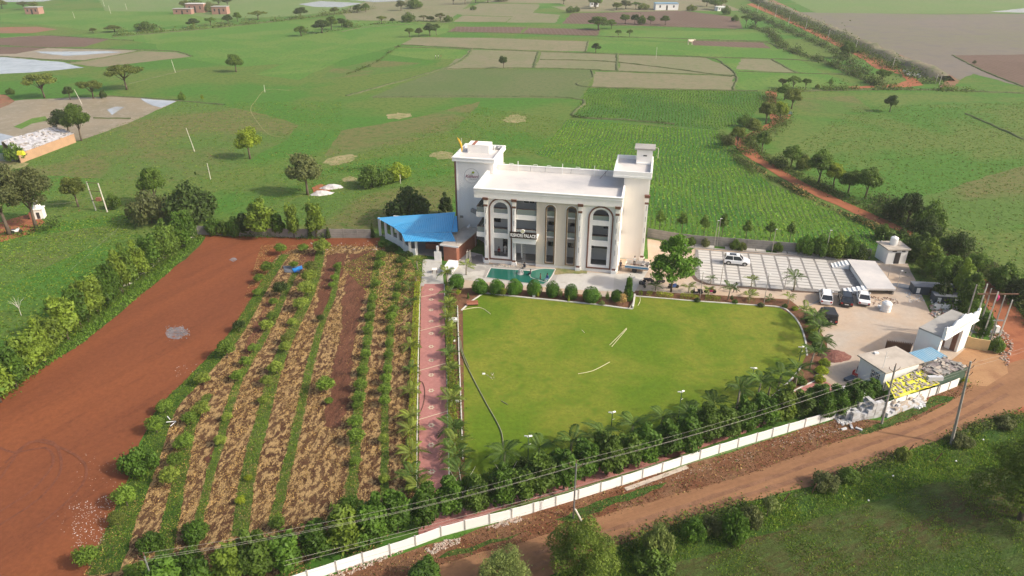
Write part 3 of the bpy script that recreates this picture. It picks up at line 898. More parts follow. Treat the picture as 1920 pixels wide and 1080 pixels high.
P = patchy(scatter_pts([(1000, 1100), (1165, 1025), (1337, 960), (1525, 915), (1720, 842), (1850, 793), (1960, 765), (1960, 860), (1750, 905), (1600, 950), (1400, 1010), (1250, 1060), (1180, 1110)], 90), 2.0, -.6)
stuff_quads('grass', tufts(P, 0.12, 0.17, 0.8), [LM['tuft'], LM['mid'], LM['tufty']], 'tall weeds on the margin below the dirt road', [0.6, 0.1, 0.3])
P = scatter_pts([(490, 460), (720, 458), (790, 520), (785, 930), (700, 1040), (560, 1090), (150, 1110), (160, 1060), (442, 610)], 95)
P = patchy(P, 1.3, .0)
DK = [[(655, 478), (700, 470), (712, 490), (682, 560), (662, 650), (655, 740), (640, 800), (606, 800), (622, 700), (640, 620), (646, 540)], [(420, 800), (440, 740), (420, 830), (395, 880), (385, 860)], [(612, 478), (650, 475), (640, 520), (600, 600), (590, 590)]]
for dk in DK:
    P = P[~inside(P, [tuple(G(*q))[:2] for q in dk]) | (rng.random(len(P)) < .12)]
V = tufts(P, 0.12, 0.07, 0.3, 0.03, blades=1)
stuff_quads('straw', V, [LM['straw'], LM['soil']], 'cut straw and soil clods between the orchard rows', [0.6, 0.4])
P = scatter_pts(VERGE, 14)
stuff_quads('weeds', tufts(P, 0.14, 0.1, 0.8, 0.03), [LM['soil'], LM['tuft'], LM['straw']], 'weeds and clods on the soil outside the white wall', [0.6, 0.15, 0.25])
# orchard grass strips
STR = [([(195, 1075), (238, 960), (278, 860), (312, 770), (365, 712), (432, 640), (470, 580), (505, 520), (535, 478)], (2.6, 1.4), 'grass'),
       ([(300, 1080), (330, 930), (358, 800), (392, 740)], (1.6, 1.0), 'grass'),
       ([(360, 1040), (385, 930), (412, 830), (448, 715), (500, 625), (530, 560), (560, 500)], (0.8, 1.0), 'grassy'),
       ([(450, 1005), (468, 880), (502, 750), (522, 680), (552, 612), (585, 540), (602, 470)], (1.5, 1.5), 'grassy'),
       ([(512, 985), (546, 850), (574, 720), (602, 612), (624, 555), (636, 492)], (1.0, 0.8), 'grassy'),
       ([(655, 960), (666, 850), (674, 740), (690, 630), (700, 540), (712, 470)], (1.1, 1.0), 'grassy'),
       ([(722, 930), (722, 840), (723, 740), (737, 590), (750, 520), (765, 490)], (0.8, 0.9), 'grassy')]
allP = []
for px, w, mt in STR:
    poly = strip_poly(px, w, 1.5)
    sheet('grass_strip', poly, 5.5, M[mt], amp=0.22, step=0.8, ground=True)
    allP.append(scatter_pts(poly, 80, ground=True))
P = np.concatenate(allP)
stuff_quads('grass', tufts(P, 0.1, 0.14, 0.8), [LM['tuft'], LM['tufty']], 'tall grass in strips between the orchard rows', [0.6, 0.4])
P = scatter_pts([(640, 500), (700, 470), (800, 480), (790, 560), (740, 620), (700, 560)], 22)
stuff_quads('weeds', tufts(P, 0.13, 0.16, 0.8), [LM['tufty'], LM['mid'], LM['straw']], 'mixed weeds at the pavilion end of the orchard', [0.4, 0.4, 0.2])
P = scatter_pts([(345, 462), (385, 440), (385, 447), (300, 525), (160, 640), (0, 745), (-120, 830), (-120, 790), (130, 625)], 20)
stuff_quads('grass', tufts(P, 0.2, 0.28, 0.8), [LM['tuft'], LM['mid']], 'grass strip at the foot of the left tree row', [0.7, 0.3])
M['tilled'] = ground_mat('freshly tilled red soil', (0.11, 0.045, 0.026), (0.15, 0.065, 0.038), (0.075, 0.033, 0.02), ls=0.3, fs=1.4, fine=0.45, bump=1.0, bd=0.2, stretch=(86, 4))
for dk in DK + [[(560, 478), (612, 470), (600, 500), (562, 500)], [(455, 660), (500, 560), (512, 560), (470, 670)]]:
    sheet('tilled_soil', dk, 5, M['tilled'], amp=.35, step=.7)
# rubble
def stones(name, px, n, s0, s1, mats, label):
    P = scatter_pts(px, 60)
    P = P[rng.permutation(len(P))[:n]]
    mb = MB()
    for x, y in P:
        s = random.uniform(s0, s1)
        rot = Matrix.Rotation(random.uniform(0, 6.28), 3, 'Z') @ Matrix.Rotation(random.uniform(-.5, .5), 3, 'X')
        mb.box((-s, -s * .7, -s * .5), (s, s * .7, s * .5), random.randrange(len(mats)), s * .25, rot, (x, y, s * .4 + .03))
    return tag(mb.obj(name, mats, fix=False), label, None, None, 'stuff')


stones('rubble', [(600, 1075), (700, 1043), (760, 1022), (755, 1036), (700, 1060), (640, 1085)], 260, 0.04, 0.11, [M['stone'], M['litter']], 'pale rubble stones outside the near end of the white wall')
stones('rubble', [(795, 1030), (840, 1012), (865, 1010), (860, 1020), (810, 1040)], 260, 0.05, 0.12, [M['stone'], M['litter']], 'pale rubble bank beside the road below the wall')
stones('rubble', [(910, 990), (975, 968), (985, 975), (930, 992)], 160, 0.05, 0.12, [M['stone'], M['litter']], 'loose pale stones along the foot of the white wall')
stones('rubble', [(1440, 830), (1560, 790), (1610, 790), (1570, 812), (1450, 845)], 220, 0.03, 0.08, [M['stone'], M['litter'], M['verge']], 'gravel and broken block left of the block pile')
stones('rubble', [(1160, 925), (1330, 870), (1420, 845), (1420, 855), (1250, 905)], 150, 0.03, 0.07, [M['stone'], M['verge']], 'scattered stones on the soil outside the white wall')
stones('litter', [(130, 950), (200, 930), (225, 960), (190, 1020), (140, 1030)], 330, 0.02, 0.06, [M['litter'], M['whitesheet'], M['litter']], 'pale litter dumped on the red earth lot')
stones('litter', [(325, 690), (370, 680), (375, 700), (330, 712)], 40, 0.02, 0.05, [M['litter'], M['whitesheet']], 'bits of paper on the red earth by the orchard')
stones('litter', [(95, 980), (160, 850), (240, 880), (200, 930), (120, 1000)], 90, 0.02, 0.05, [M['litter'], M['litter']], 'scraps of white litter across the red earth')
stones('litter', [(310, 612), (350, 610), (360, 634), (318, 640)], 140, 0.03, 0.08, [M['conc2'], M['greytarp']], 'burnt rubbish heap on the red earth')
stones('debris', [(1745, 555), (1790, 560), (1800, 600), (1770, 620), (1745, 590)], 420, 0.06, 0.25, [M['stone'], M['block'], M['conc'], M['farbrick']], 'building debris between the yard and the thicket')
stones('debris', [(1862, 600), (1900, 640), (1890, 690), (1865, 660), (1850, 620)], 260, 0.06, 0.2, [M['stone'], M['litter'], M['verge']], 'stones heaped beside the road right of the gate')
stones('debris', [(1520, 480), (1480, 478), (1490, 486), (1560, 492)], 60, 0.05, 0.15, [M['stone'], M['conc']], 'broken stone behind the paved parking')
stones('debris', [(1695, 548), (1720, 545), (1735, 565), (1705, 568)], 90, 0.04, 0.12, [M['conc'], M['block']], 'broken concrete pieces on the yard by the platform')
stones('debris', [(1620, 555), (1680, 560), (1685, 572), (1630, 572)], 160, 0.04, 0.12, [M['verge'], M['conc'], M['iron']], 'dirt and scraps in front of the concrete platform')
stones('debris', [(1630, 715), (1650, 725), (1660, 750), (1640, 760)], 120, 0.05, 0.2, [M['cloth_k'], M['conc'], M['iron']], 'dark junk in the gap behind the guard house')
stones('litter', [(575, 455), (720, 450), (730, 470), (590, 470)], 50, 0.04, 0.12, [M['whitesheet'], M['stone']], 'pale rubbish at the top edge of the orchard')

# ---------------------------------------------------------------- vegetation
def leaf_quads(C, N, s, asp=0.6, jit=0.7):
    n = len(C)
    N = N + rng.normal(0, jit, (n, 3))
    N /= np.linalg.norm(N, axis=1, keepdims=True) + 1e-9
    A = rng.normal(0, 1, (n, 3))
    T = np.cross(N, A); T /= np.linalg.norm(T, axis=1, keepdims=True) + 1e-9
    B = np.cross(N, T)
    sz = (s * rng.uniform(0.6, 1.3, n))[:, None]
    V = np.zeros((n, 4, 3))
    V[:, 0] = C - T * sz; V[:, 2] = C + T * sz
    V[:, 1] = C + B * sz * asp - N * sz * 0.15; V[:, 3] = C - B * sz * asp - N * sz * 0.15
    return V


def blob(lobes, n, s, inner=0.45, asp=0.6, jit=0.7, up=0.25, wild=0.0):
    """leaves spread through the volume of several lobes (cx, cy, cz, rx, ry, rz)"""
    w = np.array([l[3] * l[4] + l[4] * l[5] for l in lobes]); w = w / w.sum()
    out = []
    for l, k in zip(lobes, (w * n).astype(int)):
        D = rng.normal(0, 1, (k, 3)); D /= np.linalg.norm(D, axis=1, keepdims=True)
        # knobbly surface: sub-clumps
        cl = rng.normal(0, 1, (14, 3)); cl /= np.linalg.norm(cl, axis=1, keepdims=True)
        bump = np.max(D @ cl.T, axis=1)
        r = (inner + (1 - inner) * rng.random(k) ** 0.5) * (0.72 + 0.34 * (bump - 0.5)) * 1.08
        if wild: r = r * (1 + rng.exponential(wild, k) * (rng.random(k) < 0.25))
        C = D * r[:, None] * np.array(l[3:6]) + np.array(l[:3])
        N = D.copy(); N[:, 2] += up
        out.append(leaf_quads(C, N, s, asp, jit))
    V = np.concatenate(out)
    return V[V[:, :, 2].min(axis=1) > 0.02]


def trunk_mesh(name, h, r, lobes=(), lean=0.05, fork=0.45, mat=None):
    mb = MB()
    a = random.uniform(0, 6.28)
    lx, ly = math.cos(a) * lean * h, math.sin(a) * lean * h
    top = (lx, ly, h)
    mb.tube([(0, 0, -0.05), (lx * .2, ly * .2, h * .3), (lx * .6, ly * .6, h * .65), top], [r * 1.25, r, r * .8, r * .6], 7)
    for l in lobes:
        z0 = h * random.uniform(fork, 0.95)
        s = (lx * z0 / h * .8, ly * z0 / h * .8, z0)
        e = (l[0] * .85, l[1] * .85, l[2] + l[5] * .3)
        mid = ((s[0] + e[0]) / 2 + random.uniform(-.1, .1) * h * .3, (s[1] + e[1]) / 2, (s[2] + e[2]) / 2 - h * .03)
        mb.tube([s, mid, e], [r * .55, r * .35, r * .1], 5)
    return mb.mesh(name, mat or M['bark'], smooth=True)


LEAF0 = LM['mid']
KINDS = {}


def add_kind(kind, h, w, crown_v, trunk):
    me = quads_mesh('crown', crown_v, [LEAF0])
    KINDS.setdefault(kind, []).append((me, trunk, h, w))


def ring(n, R0, z, r, rz, j=0.2):
    o = []
    a0 = random.uniform(0, 6.28)
    for i in range(n):
        a = a0 + 2 * math.pi * i / n + random.uniform(-.3, .3)
        o.append((math.cos(a) * R0 * random.uniform(1 - j, 1 + j), math.sin(a) * R0 * random.uniform(1 - j, 1 + j), z * random.uniform(1 - j * .4, 1 + j * .4),
                  r * random.uniform(.8, 1.15), r * random.uniform(.8, 1.15), rz * random.uniform(.8, 1.15)))
    return o


for v in range(4):   # dense hedge tree 4.2 m
    L = [(0, 0, 2.4, 1.1, 1.1, 1.6)] + ring(6, 0.8, 1.7, 0.72, 0.85, .35) + ring(5, 0.7, 2.9, 0.65, 0.75, .4) + ring(2, .4, 3.7, .45, .5, .4)
    add_kind('hedge', 4.2, 3.0, blob(L, 4200, 0.16, 0.55, wild=0.08), trunk_mesh('trunk', 2.4, 0.09, L[:3]))
for v in range(3):   # taller, ragged, large leaved (left row, back row)
    L = [(0, 0, 2.9, 1.0, 1.0, 2.0)] + ring(5, 0.7, 2.1, 0.75, 1.0) + ring(5, 0.6, 3.7, 0.6, 0.9, .3)
    add_kind('ragged', 5.0, 3.0, blob(L, 3000, 0.22, 0.5, asp=0.5, wild=0.2), trunk_mesh('trunk', 3.4, 0.09, L[:4]))
for v in range(3):   # clipped ball 2.6 m
    L = [(0, 0, 1.35, 1.15, 1.15, 1.22)] + ring(5, 0.42, 1.0, 0.82, 0.95)
    add_kind('ball', 2.6, 2.6, blob(L, 5200, 0.085, 0.8, jit=0.5), trunk_mesh('trunk', 1.2, 0.07))
for v in range(4):   # orchard shrub 1.9 m
    L = [(0, 0, 1.15, 0.62, 0.62, 0.6)] + ring(5, 0.48, 1.05, 0.42, 0.42, .3)
    add_kind('shrub', 1.8, 2.0, blob(L, 1500, 0.095, 0.3, asp=0.4, wild=0.15), trunk_mesh('trunk', 0.95, 0.035, L[:4]))
for v in range(2):   # thin sapling
    L = [(0, 0, 1.6, 0.5, 0.5, 0.9)] + ring(4, 0.35, 1.3, 0.35, 0.6, .3)
    add_kind('sapling', 2.6, 1.5, blob(L, 650, 0.10, 0.2, asp=0.45, wild=0.3), trunk_mesh('trunk', 1.9, 0.035, L[:4]))
for v in range(4):   # broad field tree 7 m
    L = ring(5, 1.75, 4.1, 1.45, 1.25, .25) + ring(4, 1.0, 5.6, 1.3, 1.1, .25) + [(0, 0, 4.6, 1.6, 1.6, 1.6)]
    add_kind('broad', 7.0, 6.6, blob(L, 5200, 0.2, 0.45, wild=0.1), trunk_mesh('trunk', 4.0, 0.2, L[:7]))
for v in range(3):   # acacia, flat spreading crown
    L = ring(7, 2.2, 4.7, 1.15, 0.75, .25) + ring(4, 1.1, 5.5, 1.2, 0.7, .25)
    add_kind('acacia', 6.4, 7.0, blob(L, 4000, 0.17, 0.3, wild=0.12), trunk_mesh('trunk', 3.2, 0.17, L, fork=0.6))
for v in range(3):   # bush sitting on the ground
    L = ring(6, 0.9, 0.8, 0.75, 0.7, .3) + [(0, 0, 1.3, 0.8, 0.8, 0.8)]
    add_kind('bush', 2.2, 3.2, blob(L, 2400, 0.12, 0.45, wild=0.15), trunk_mesh('stem', 1.0, 0.05, L[:4]))
for v in range(2):   # narrow dark conical tree
    L = [(0, 0, 0.5 + k * .42, 0.52 - k * .075, 0.52 - k * .075, 0.45) for k in range(6)]
    add_kind('cypress', 3.1, 1.0, blob(L, 1500, 0.08, 0.5), trunk_mesh('trunk', 1.0, 0.05))
for v in range(3):   # tall slender sapling with a small crown
    L = ring(4, 0.4, 3.2, 0.55, 0.55, .3) + [(0, 0, 3.8, 0.6, 0.6, 0.6)]
    add_kind('slender', 4.4, 2.0, blob(L, 900, 0.15, 0.3, wild=0.2), trunk_mesh('trunk', 3.4, 0.06, L[:4], lean=.02))
for v in range(2):   # big feathery tree
    L = ring(7, 3.0, 6.6, 1.9, 1.3, .3) + ring(5, 1.6, 8.4, 1.8, 1.2, .3) + ring(4, 1.6, 5.2, 1.4, 1.0, .3)
    add_kind('feathery', 10.0, 10.0, blob(L, 9500, 0.17, 0.25, wild=0.15), trunk_mesh('trunk', 5.5, 0.26, L, fork=0.5))
for v in range(2):   # foreground willow-leaved tree, dense fine foliage
    L = ring(8, 1.5, 1.9, 0.8, 0.8, .35) + ring(6, 1.1, 3.0, 0.8, 0.7, .35) + ring(3, .6, 3.9, .6, .55, .4) + [(0, 0, 2.6, 1.3, 1.3, 1.3)]
    add_kind('willow', 4.6, 5.0, blob(L, 14000, 0.095, 0.6, asp=0.3, wild=0.22), trunk_mesh('trunk', 2.2, 0.13, L[:6]))
# the bright leaved tree by the parking, tiers of branches
L = ring(6, 1.9, 2.6, 1.1, 0.5, .3) + ring(6, 1.7, 3.7, 1.15, 0.55, .3) + ring(5, 1.2, 4.9, 1.05, 0.55, .3) + ring(3, 0.5, 5.9, 0.8, 0.5, .3)
add_kind('tiered', 6.6, 6.6, blob(L, 5200, 0.19, 0.25, asp=0.55, wild=0.15), trunk_mesh('trunk', 5.6, 0.11, L, lean=.01, fork=.3))


def tree(x, y, h, w, kind, leaf, label, group=None, cat='tree', name='tree', at=None, part='crown'):
    """x,y trunk foot in the plan, h and w in metres"""
    me, tr, h0, w0 = random.choice(KINDS[kind])
    p = at if at is not None else G(x, y)
    r = empty(name, p, random.uniform(0, 6.28), label, cat, group, scale=(w / w0, w / w0, h / h0))
    c = link(part, me, r, mat=LM[leaf])
    link('trunk' if part == 'crown' else 'stem', tr, r)
    return r


ORD = ['first', 'second', 'third', 'fourth', 'fifth', 'sixth', 'seventh', 'eighth', 'ninth', 'tenth', 'eleventh', 'twelfth', 'thirteenth', 'fourteenth', 'fifteenth', 'sixteenth', 'seventeenth', 'eighteenth',
       'nineteenth', 'twentieth', 'twenty-first', 'twenty-second', 'twenty-third', 'twenty-fourth', 'twenty-fifth', 'twenty-sixth', 'twenty-seventh', 'twenty-eighth', 'twenty-ninth', 'thirtieth',
       'thirty-first', 'thirty-second', 'thirty-third', 'thirty-fourth', 'thirty-fifth', 'thirty-sixth', 'thirty-seventh', 'thirty-eighth', 'thirty-ninth', 'fortieth']
ORD += ['forty-' + o for o in ORD[:9]] + ['fiftieth']


def px_tree(x, yb, yt, wpx, kind, leaf, label, group=None, **k):
    h = max(0.6, hgt(x, yb, yt))
    return tree(x, yb, h, wpx * mpp(x, yb), kind, leaf, label, group, **k)


# field trees, each picked out on its own
for a in (
    (84, 184, 136, 66, 'acacia', 'olive', 'olive green spreading tree above the wet field at the left edge'),
    (21, 177, 163, 16, 'bush', 'mid', 'little rounded tree left of the olive spreading trees at the left edge'),
    (132, 187, 162, 22, 'broad', 'dark', 'small dark tree between two spreading olive trees'),
    (175, 184, 150, 56, 'acacia', 'olive', 'low wide olive tree with a small dark bush at its right side'),
    (194, 184, 167, 14, 'bush', 'dark', 'small dark bush under the right end of the low wide olive tree'),
    (238, 168, 119, 72, 'acacia', 'olive', 'flat topped acacia with a clear trunk alone in the green field'),
    (342, 188, 169, 14, 'bush', 'mid', 'small bushy tree at the corner of the wet brown field'),
    (443, 135, 101, 34, 'broad', 'mid', 'round crowned tree standing alone with its shadow in the upper left field'),
    (380, 190, 175, 8, 'sapling', 'yellow', 'tiny yellow green sapling on the bund right of the wet field'),
    (130, 253, 204, 60, 'broad', 'dark', 'wide dark tree behind the shed with the white sheeted roof'),
    (153, 264, 194, 48, 'broad', 'mid', 'tall leafy tree standing at the end of the shed with the white sheeted roof'),
    (32, 303, 264, 36, 'bush', 'mid', 'leafy tree in front of the open end of the shed with the white sheeted roof'),
    (469, 298, 238, 54, 'broad', 'yellow', 'yellow green tree with a dark trunk alone in the middle of the left field'),
    (577, 365, 286, 72, 'broad', 'grey', 'dark round tree beside the two white sheeted heaps'),
    (698, 350, 306, 56, 'bush', 'mid', 'dense low thicket tree behind the white heaps'),
    (748, 338, 300, 46, 'bush', 'yellow', 'yellow green scrubby tree right of the dense low thicket'),
    (725, 345, 312, 30, 'bush', 'mid', 'small bush joining the dense thicket and the yellow green scrub'),
    (768, 418, 343, 92, 'bush', 'dark', 'big dark tree standing right behind the blue pavilion roof'),
    (836, 402, 366, 26, 'hedge', 'dark', 'small dark tree between the big dark tree and the hotel'),
    (295, 385, 314, 56, 'broad', 'mid', 'sunlit round green crown rising behind the dark tree pair'),
    (285, 418, 350, 76, 'bush', 'grey', 'grey green tree at the left of the dark clump by the red lot corner'),
    (362, 415, 332, 98, 'bush', 'dark', 'large dark tree by the top left corner of the red lot'),
    (18, 440, 305, 120, 'feathery', 'grey', 'tall feathery tree at the left edge above the parked motorcycle'),
    (68, 428, 310, 108, 'feathery', 'grey', 'tall feathery tree beside the little white shrine'),
    (147, 388, 332, 50, 'broad', 'olive', 'olive tree left of the H shaped electric pole frame'),
    (214, 391, 360, 28, 'bush', 'mid', 'small leafy bush right of the H shaped electric pole frame'),
    (944, 128, 104, 20, 'broad', 'dark', 'little dark tree with a leaning trunk alone in the stubble fields'),
    (1117, 99, 80, 18, 'broad', 'dark', 'small round tree at the right end of the long fallow strip'),
    (1159, 70, 56, 15, 'acacia', 'mid', 'left one of two small trees right of the dark ploughed strips'),
    (1180, 70, 55, 15, 'acacia', 'mid', 'right one of two small trees right of the dark ploughed strips'),
    (1668, 210, 178, 28, 'broad', 'dark', 'small dark tree standing alone in the large field right of the road'),
    (1556, 166, 142, 12, 'sapling', 'mid', 'slim young tree on the green field below the canal'),
    (1573, 122, 98, 14, 'sapling', 'mid', 'slim tree on the hedge line running down to the canal bend'),
    (1653, 157, 129, 34, 'acacia', 'mid', 'spreading tree at the end of the green field by the road bend'),
    (1588, 110, 78, 34, 'broad', 'mid', 'leafy tree cluster beside the far red road'),
    (1826, 122, 112, 10, 'sapling', 'dark', 'tiny tree at the edge of the brown ploughed field, top right'),
    (1122, 56, 30, 42, 'broad', 'mid', 'broad pale tree at the right end of the dark ploughed strips'),
    (1146, 54, 36, 20, 'broad', 'mid', 'small tree hugging the broad pale tree by the ploughed strips'),
):
    px_tree(*a)

# rows of far trees: label by place in the row
ROWS = [
    ('scrubby row across the far upper left fields', 'trees on the scrubby line across the far upper left fields', [(175, 62, 52, 14), (215, 60, 47, 30), (275, 58, 38, 34), (364, 52, 34, 22), (395, 48, 32, 20), (428, 44, 27, 20), (446, 41, 22, 14), (484, 37, 20, 32), (564, 33, 13, 26), (627, 26, 13, 18)]),
    ('brick farmhouse grove at the far left', 'trees around the far brick farmhouses', [(347, 18, 0, 20), (368, 14, -6, 24), (394, 22, 1, 34), (412, 14, -6, 24), (427, 14, -4, 18)]),
    ('far left house clump', 'trees beside the small far left house', [(4, 16, 0, 22), (46, 18, 2, 22), (64, 16, 3, 18)]),
    ('line left of the fallow strip', 'trees left of the long fallow strip', [(565, 68, 48, 24), (604, 62, 37, 30), (622, 56, 30, 26), (641, 50, 34, 20), (653, 51, 35, 18), (768, 70, 52, 18), (786, 69, 52, 16), (806, 68, 44, 24), (818, 66, 44, 18)]),
    ('far line behind the fallow strips', 'trees on the far line behind the fallow strips', [(670, 24, 8, 18), (686, 23, 6, 16), (716, 45, 29, 18), (736, 43, 34, 10), (752, 20, 0, 20), (766, 41, 20, 24), (778, 16, -6, 30), (794, 39, 28, 18), (808, 40, 30, 16), (826, 41, 24, 20), (840, 41, 27, 16), (887, 19, 9, 11)]),
    ('top edge row above the brown fields', 'trees along the top edge above the brown fields', [(850, 8, -8, 20), (872, 8, -10, 26), (892, 6, -10, 26), (915, 5, -12, 24), (940, 3, -12, 24), (1057, 8, -6, 22), (1070, 24, 10, 16), (1081, 22, 10, 12), (1117, 16, -8, 28), (1156, 19, 4, 20), (1173, 17, 0, 24), (1192, 17, 3, 18), (1206, 18, 4, 20), (1233, 17, 8, 16)]),
    ('line of trees under the white far building', 'trees under the white far building', [(1172, 45, 26, 20), (1190, 45, 27, 18), (1203, 46, 26, 16), (1220, 45, 29, 16), (1247, 47, 29, 18), (1296, 20, 7, 18)]),
    ('tree line beside the far straight road', 'trees beside the far straight road', [(1325, 12, -6, 22), (1340, 18, -2, 26), (1361, 27, 8, 16), (1378, 40, 26, 14), (1398, 50, 26, 20), (1416, 54, 30, 20), (1352, 14, -4, 18)]),
    ('hedge line at the red road bend', 'trees at the first bend of the red road', [(1466, 166, 147, 18), (1486, 168, 143, 28), (1510, 167, 147, 18), (1532, 166, 156, 8)]),
]
for rn, grp, pts in ROWS:
    pts = sorted(pts)
    for i, (x, yb, yt, w) in enumerate(pts):
        k = random.choice(['broad', 'broad', 'acacia', 'bush'])
        px_tree(x, yb, yt, w * 1.15, k, random.choice(['mid', 'grey', 'dark', 'olive', 'mid']), 'distant tree, %s from the left in the %s' % (ORD[i], rn), grp)

ROADT = [(1470, 188, 158, 32, 'broad', 'mid'), (1484, 204, 166, 40, 'broad', 'olive'), (1436, 232, 192, 38, 'broad', 'olive'), (1462, 226, 190, 34, 'broad', 'yellow'), (1396, 238, 210, 30, 'bush', 'mid'), (1412, 258, 222, 34, 'broad', 'olive'),
         (1381, 280, 236, 32, 'acacia', 'olive'), (1366, 272, 248, 26, 'bush', 'grey'), (1428, 287, 245, 28, 'broad', 'mid'), (1482, 315, 274, 44, 'broad', 'mid'), (1506, 318, 286, 32, 'bush', 'olive'), (1534, 345, 284, 60, 'broad', 'mid'),
         (1562, 350, 305, 44, 'broad', 'yellow'), (1590, 362, 318, 46, 'broad', 'mid'), (1622, 372, 316, 52, 'broad', 'mid')]
for i, (x, yb, yt, w, k, l) in enumerate(ROADT):
    px_tree(x, yb, yt, w, k, l, 'tree beside the winding red road, %s from its far bend' % ORD[i], 'trees along the winding red road')
ROADT += [(1545, 352, 308, 44, 'bush', 'mid'), (1575, 360, 322, 44, 'bush', 'olive'), (1605, 370, 328, 48, 'bush', 'mid'), (1636, 380, 336, 44, 'bush', 'dark'), (1518, 335, 300, 36, 'bush', 'mid'), (1452, 245, 215, 30, 'bush', 'olive'), (1405, 270, 240, 30, 'bush', 'mid'), (1494, 320, 292, 30, 'bush', 'mid')]
RB = [(1672, 410, 366, 44, 'bush', 'dark'), (1700, 420, 362, 56, 'broad', 'dark'), (1740, 432, 368, 60, 'bush', 'mid'), (1735, 455, 398, 50, 'bush', 'dark'), (1796, 478, 430, 46, 'bush', 'dark'), (1770, 470, 440, 30, 'bush', 'mid'),
      (1835, 505, 472, 44, 'bush', 'mid'), (1880, 540, 488, 60, 'bush', 'mid'), (1915, 565, 510, 60, 'bush', 'dark'), (1860, 512, 490, 34, 'bush', 'grey')]
for i, (x, yb, yt, w, k, l) in enumerate(RB):
    px_tree(x, yb, yt, w, k, l, 'dense bushy tree, %s down the right verge of the red road' % ORD[i], 'bushy trees on the right verge of the red road')
TH = [(1654, 448, 416, 30, 'bush', 'mid'), (1688, 455, 424, 30, 'bush', 'dark'), (1706, 480, 432, 42, 'bush', 'mid'), (1722, 492, 438, 42, 'hedge', 'mid'), (1735, 512, 452, 46, 'hedge', 'hedgey'), (1752, 520, 470, 44, 'bush', 'mid'),
      (1768, 535, 480, 44, 'hedge', 'mid'), (1785, 540, 484, 40, 'bush', 'dark'), (1800, 560, 492, 44, 'hedge', 'hedgey'), (1812, 585, 518, 42, 'hedge', 'mid'), (1822, 600, 560, 36, 'bush', 'mid'), (1838, 618, 580, 34, 'bush', 'dark'), (1765, 560, 520, 36, 'bush', 'dark'),
      (1730, 470, 440, 34, 'bush', 'dark'), (1752, 492, 455, 36, 'bush', 'dark'), (1790, 515, 478, 34, 'bush', 'mid')]
for i, (x, yb, yt, w, k, l) in enumerate(TH):
    px_tree(x, yb, yt, w, k, l, 'thicket tree, %s from the pump house towards the gate' % ORD[i], 'thicket between the pump house and the gate')

# left tree row beside the red lot
LR = smooth_line([(372, 446), (345, 462), (300, 495), (265, 520), (215, 562), (160, 610), (110, 655), (60, 700), (10, 745), (-45, 800)], 1.0)
d = 0; last = LR[0]; i = 0
acc = 0.0
for k in range(1, len(LR)):
    acc += (LR[k] - LR[k - 1]).length
    if acc >= 2.2 and i < 48:
        acc = 0
        p = LR[k] + Vector((random.uniform(-.3, .3) + 0.1, random.uniform(-.3, .3), 0))
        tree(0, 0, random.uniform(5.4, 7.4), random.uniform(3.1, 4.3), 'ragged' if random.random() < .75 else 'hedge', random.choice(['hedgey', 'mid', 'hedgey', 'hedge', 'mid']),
             'leafy roadside tree, %s from the top corner of the red lot' % ORD[i], 'tree row along the left wall of the red lot', at=p)
        i += 1
# back row by the precast wall
for i, (x, yb, yt, w, k, l) in enumerate([(402, 440, 405, 34, 'bush', 'hedge'), (422, 441, 410, 30, 'bush', 'mid'), (442, 442, 402, 34, 'bush', 'hedge'), (462, 442, 398, 30, 'ragged', 'dark'), (494, 443, 380, 60, 'hedge', 'hedgey'), (524, 444, 398, 26, 'ragged', 'hedge'),
                                      (552, 446, 382, 28, 'ragged', 'hedgey'), (594, 447, 376, 36, 'ragged', 'hedgey')]):
    px_tree(x, yb, yt, w, k, l, 'leafy tree against the precast wall, %s from the red lot corner' % ORD[i], 'leafy trees against the precast wall behind the red lot')
for i, (x, yb, yt) in enumerate([(582, 447, 420), (616, 447, 424), (699, 446, 416), (824, 420, 392)]):
    px_tree(x, yb, yt, 11, 'cypress', 'dark', 'narrow dark columnar tree, %s from the red lot corner' % ORD[i], 'narrow dark columnar trees by the back wall')
# slim trees and shrubs along the rear wall behind the hotel yard
for i, (x, yb, yt) in enumerate([(1235, 446, 392), (1277, 452, 398), (1318, 456, 402), (1352, 458, 400), (1397, 462, 412), (1441, 466, 414), (1478, 470, 416)]):
    px_tree(x, yb - 4, yt, 22, 'slender', 'mid', 'slim young tree behind the rear wall, %s from the hotel tower' % ORD[i], 'slim young trees behind the rear wall')
for i, (x, yb, yt, w, l) in enumerate([(1296, 460, 442, 20, 'mid'), (1322, 464, 444, 16, 'grey'), (1378, 468, 446, 24, 'mid'), (1390, 470, 452, 18, 'olive'), (1458, 472, 452, 20, 'mid'), (1508, 478, 436, 34, 'hedge'), (1536, 480, 434, 40, 'hedge'), (1566, 482, 432, 44, 'hedgey'), (1590, 484, 436, 34, 'hedge'), (1612, 486, 454, 34, 'dark'), (1617, 490, 472, 14, 'yellow')]):
    px_tree(x, yb, yt, w, 'bush', l, 'bushy shrub inside the rear wall, %s from the hotel tower' % ORD[i], 'shrubs inside the rear wall', cat='shrub', name='shrub', part='foliage')
px_tree(1258, 548, 443, 100, 'tiered', 'big', 'bright green tiered tree beside the parked motorcycles')

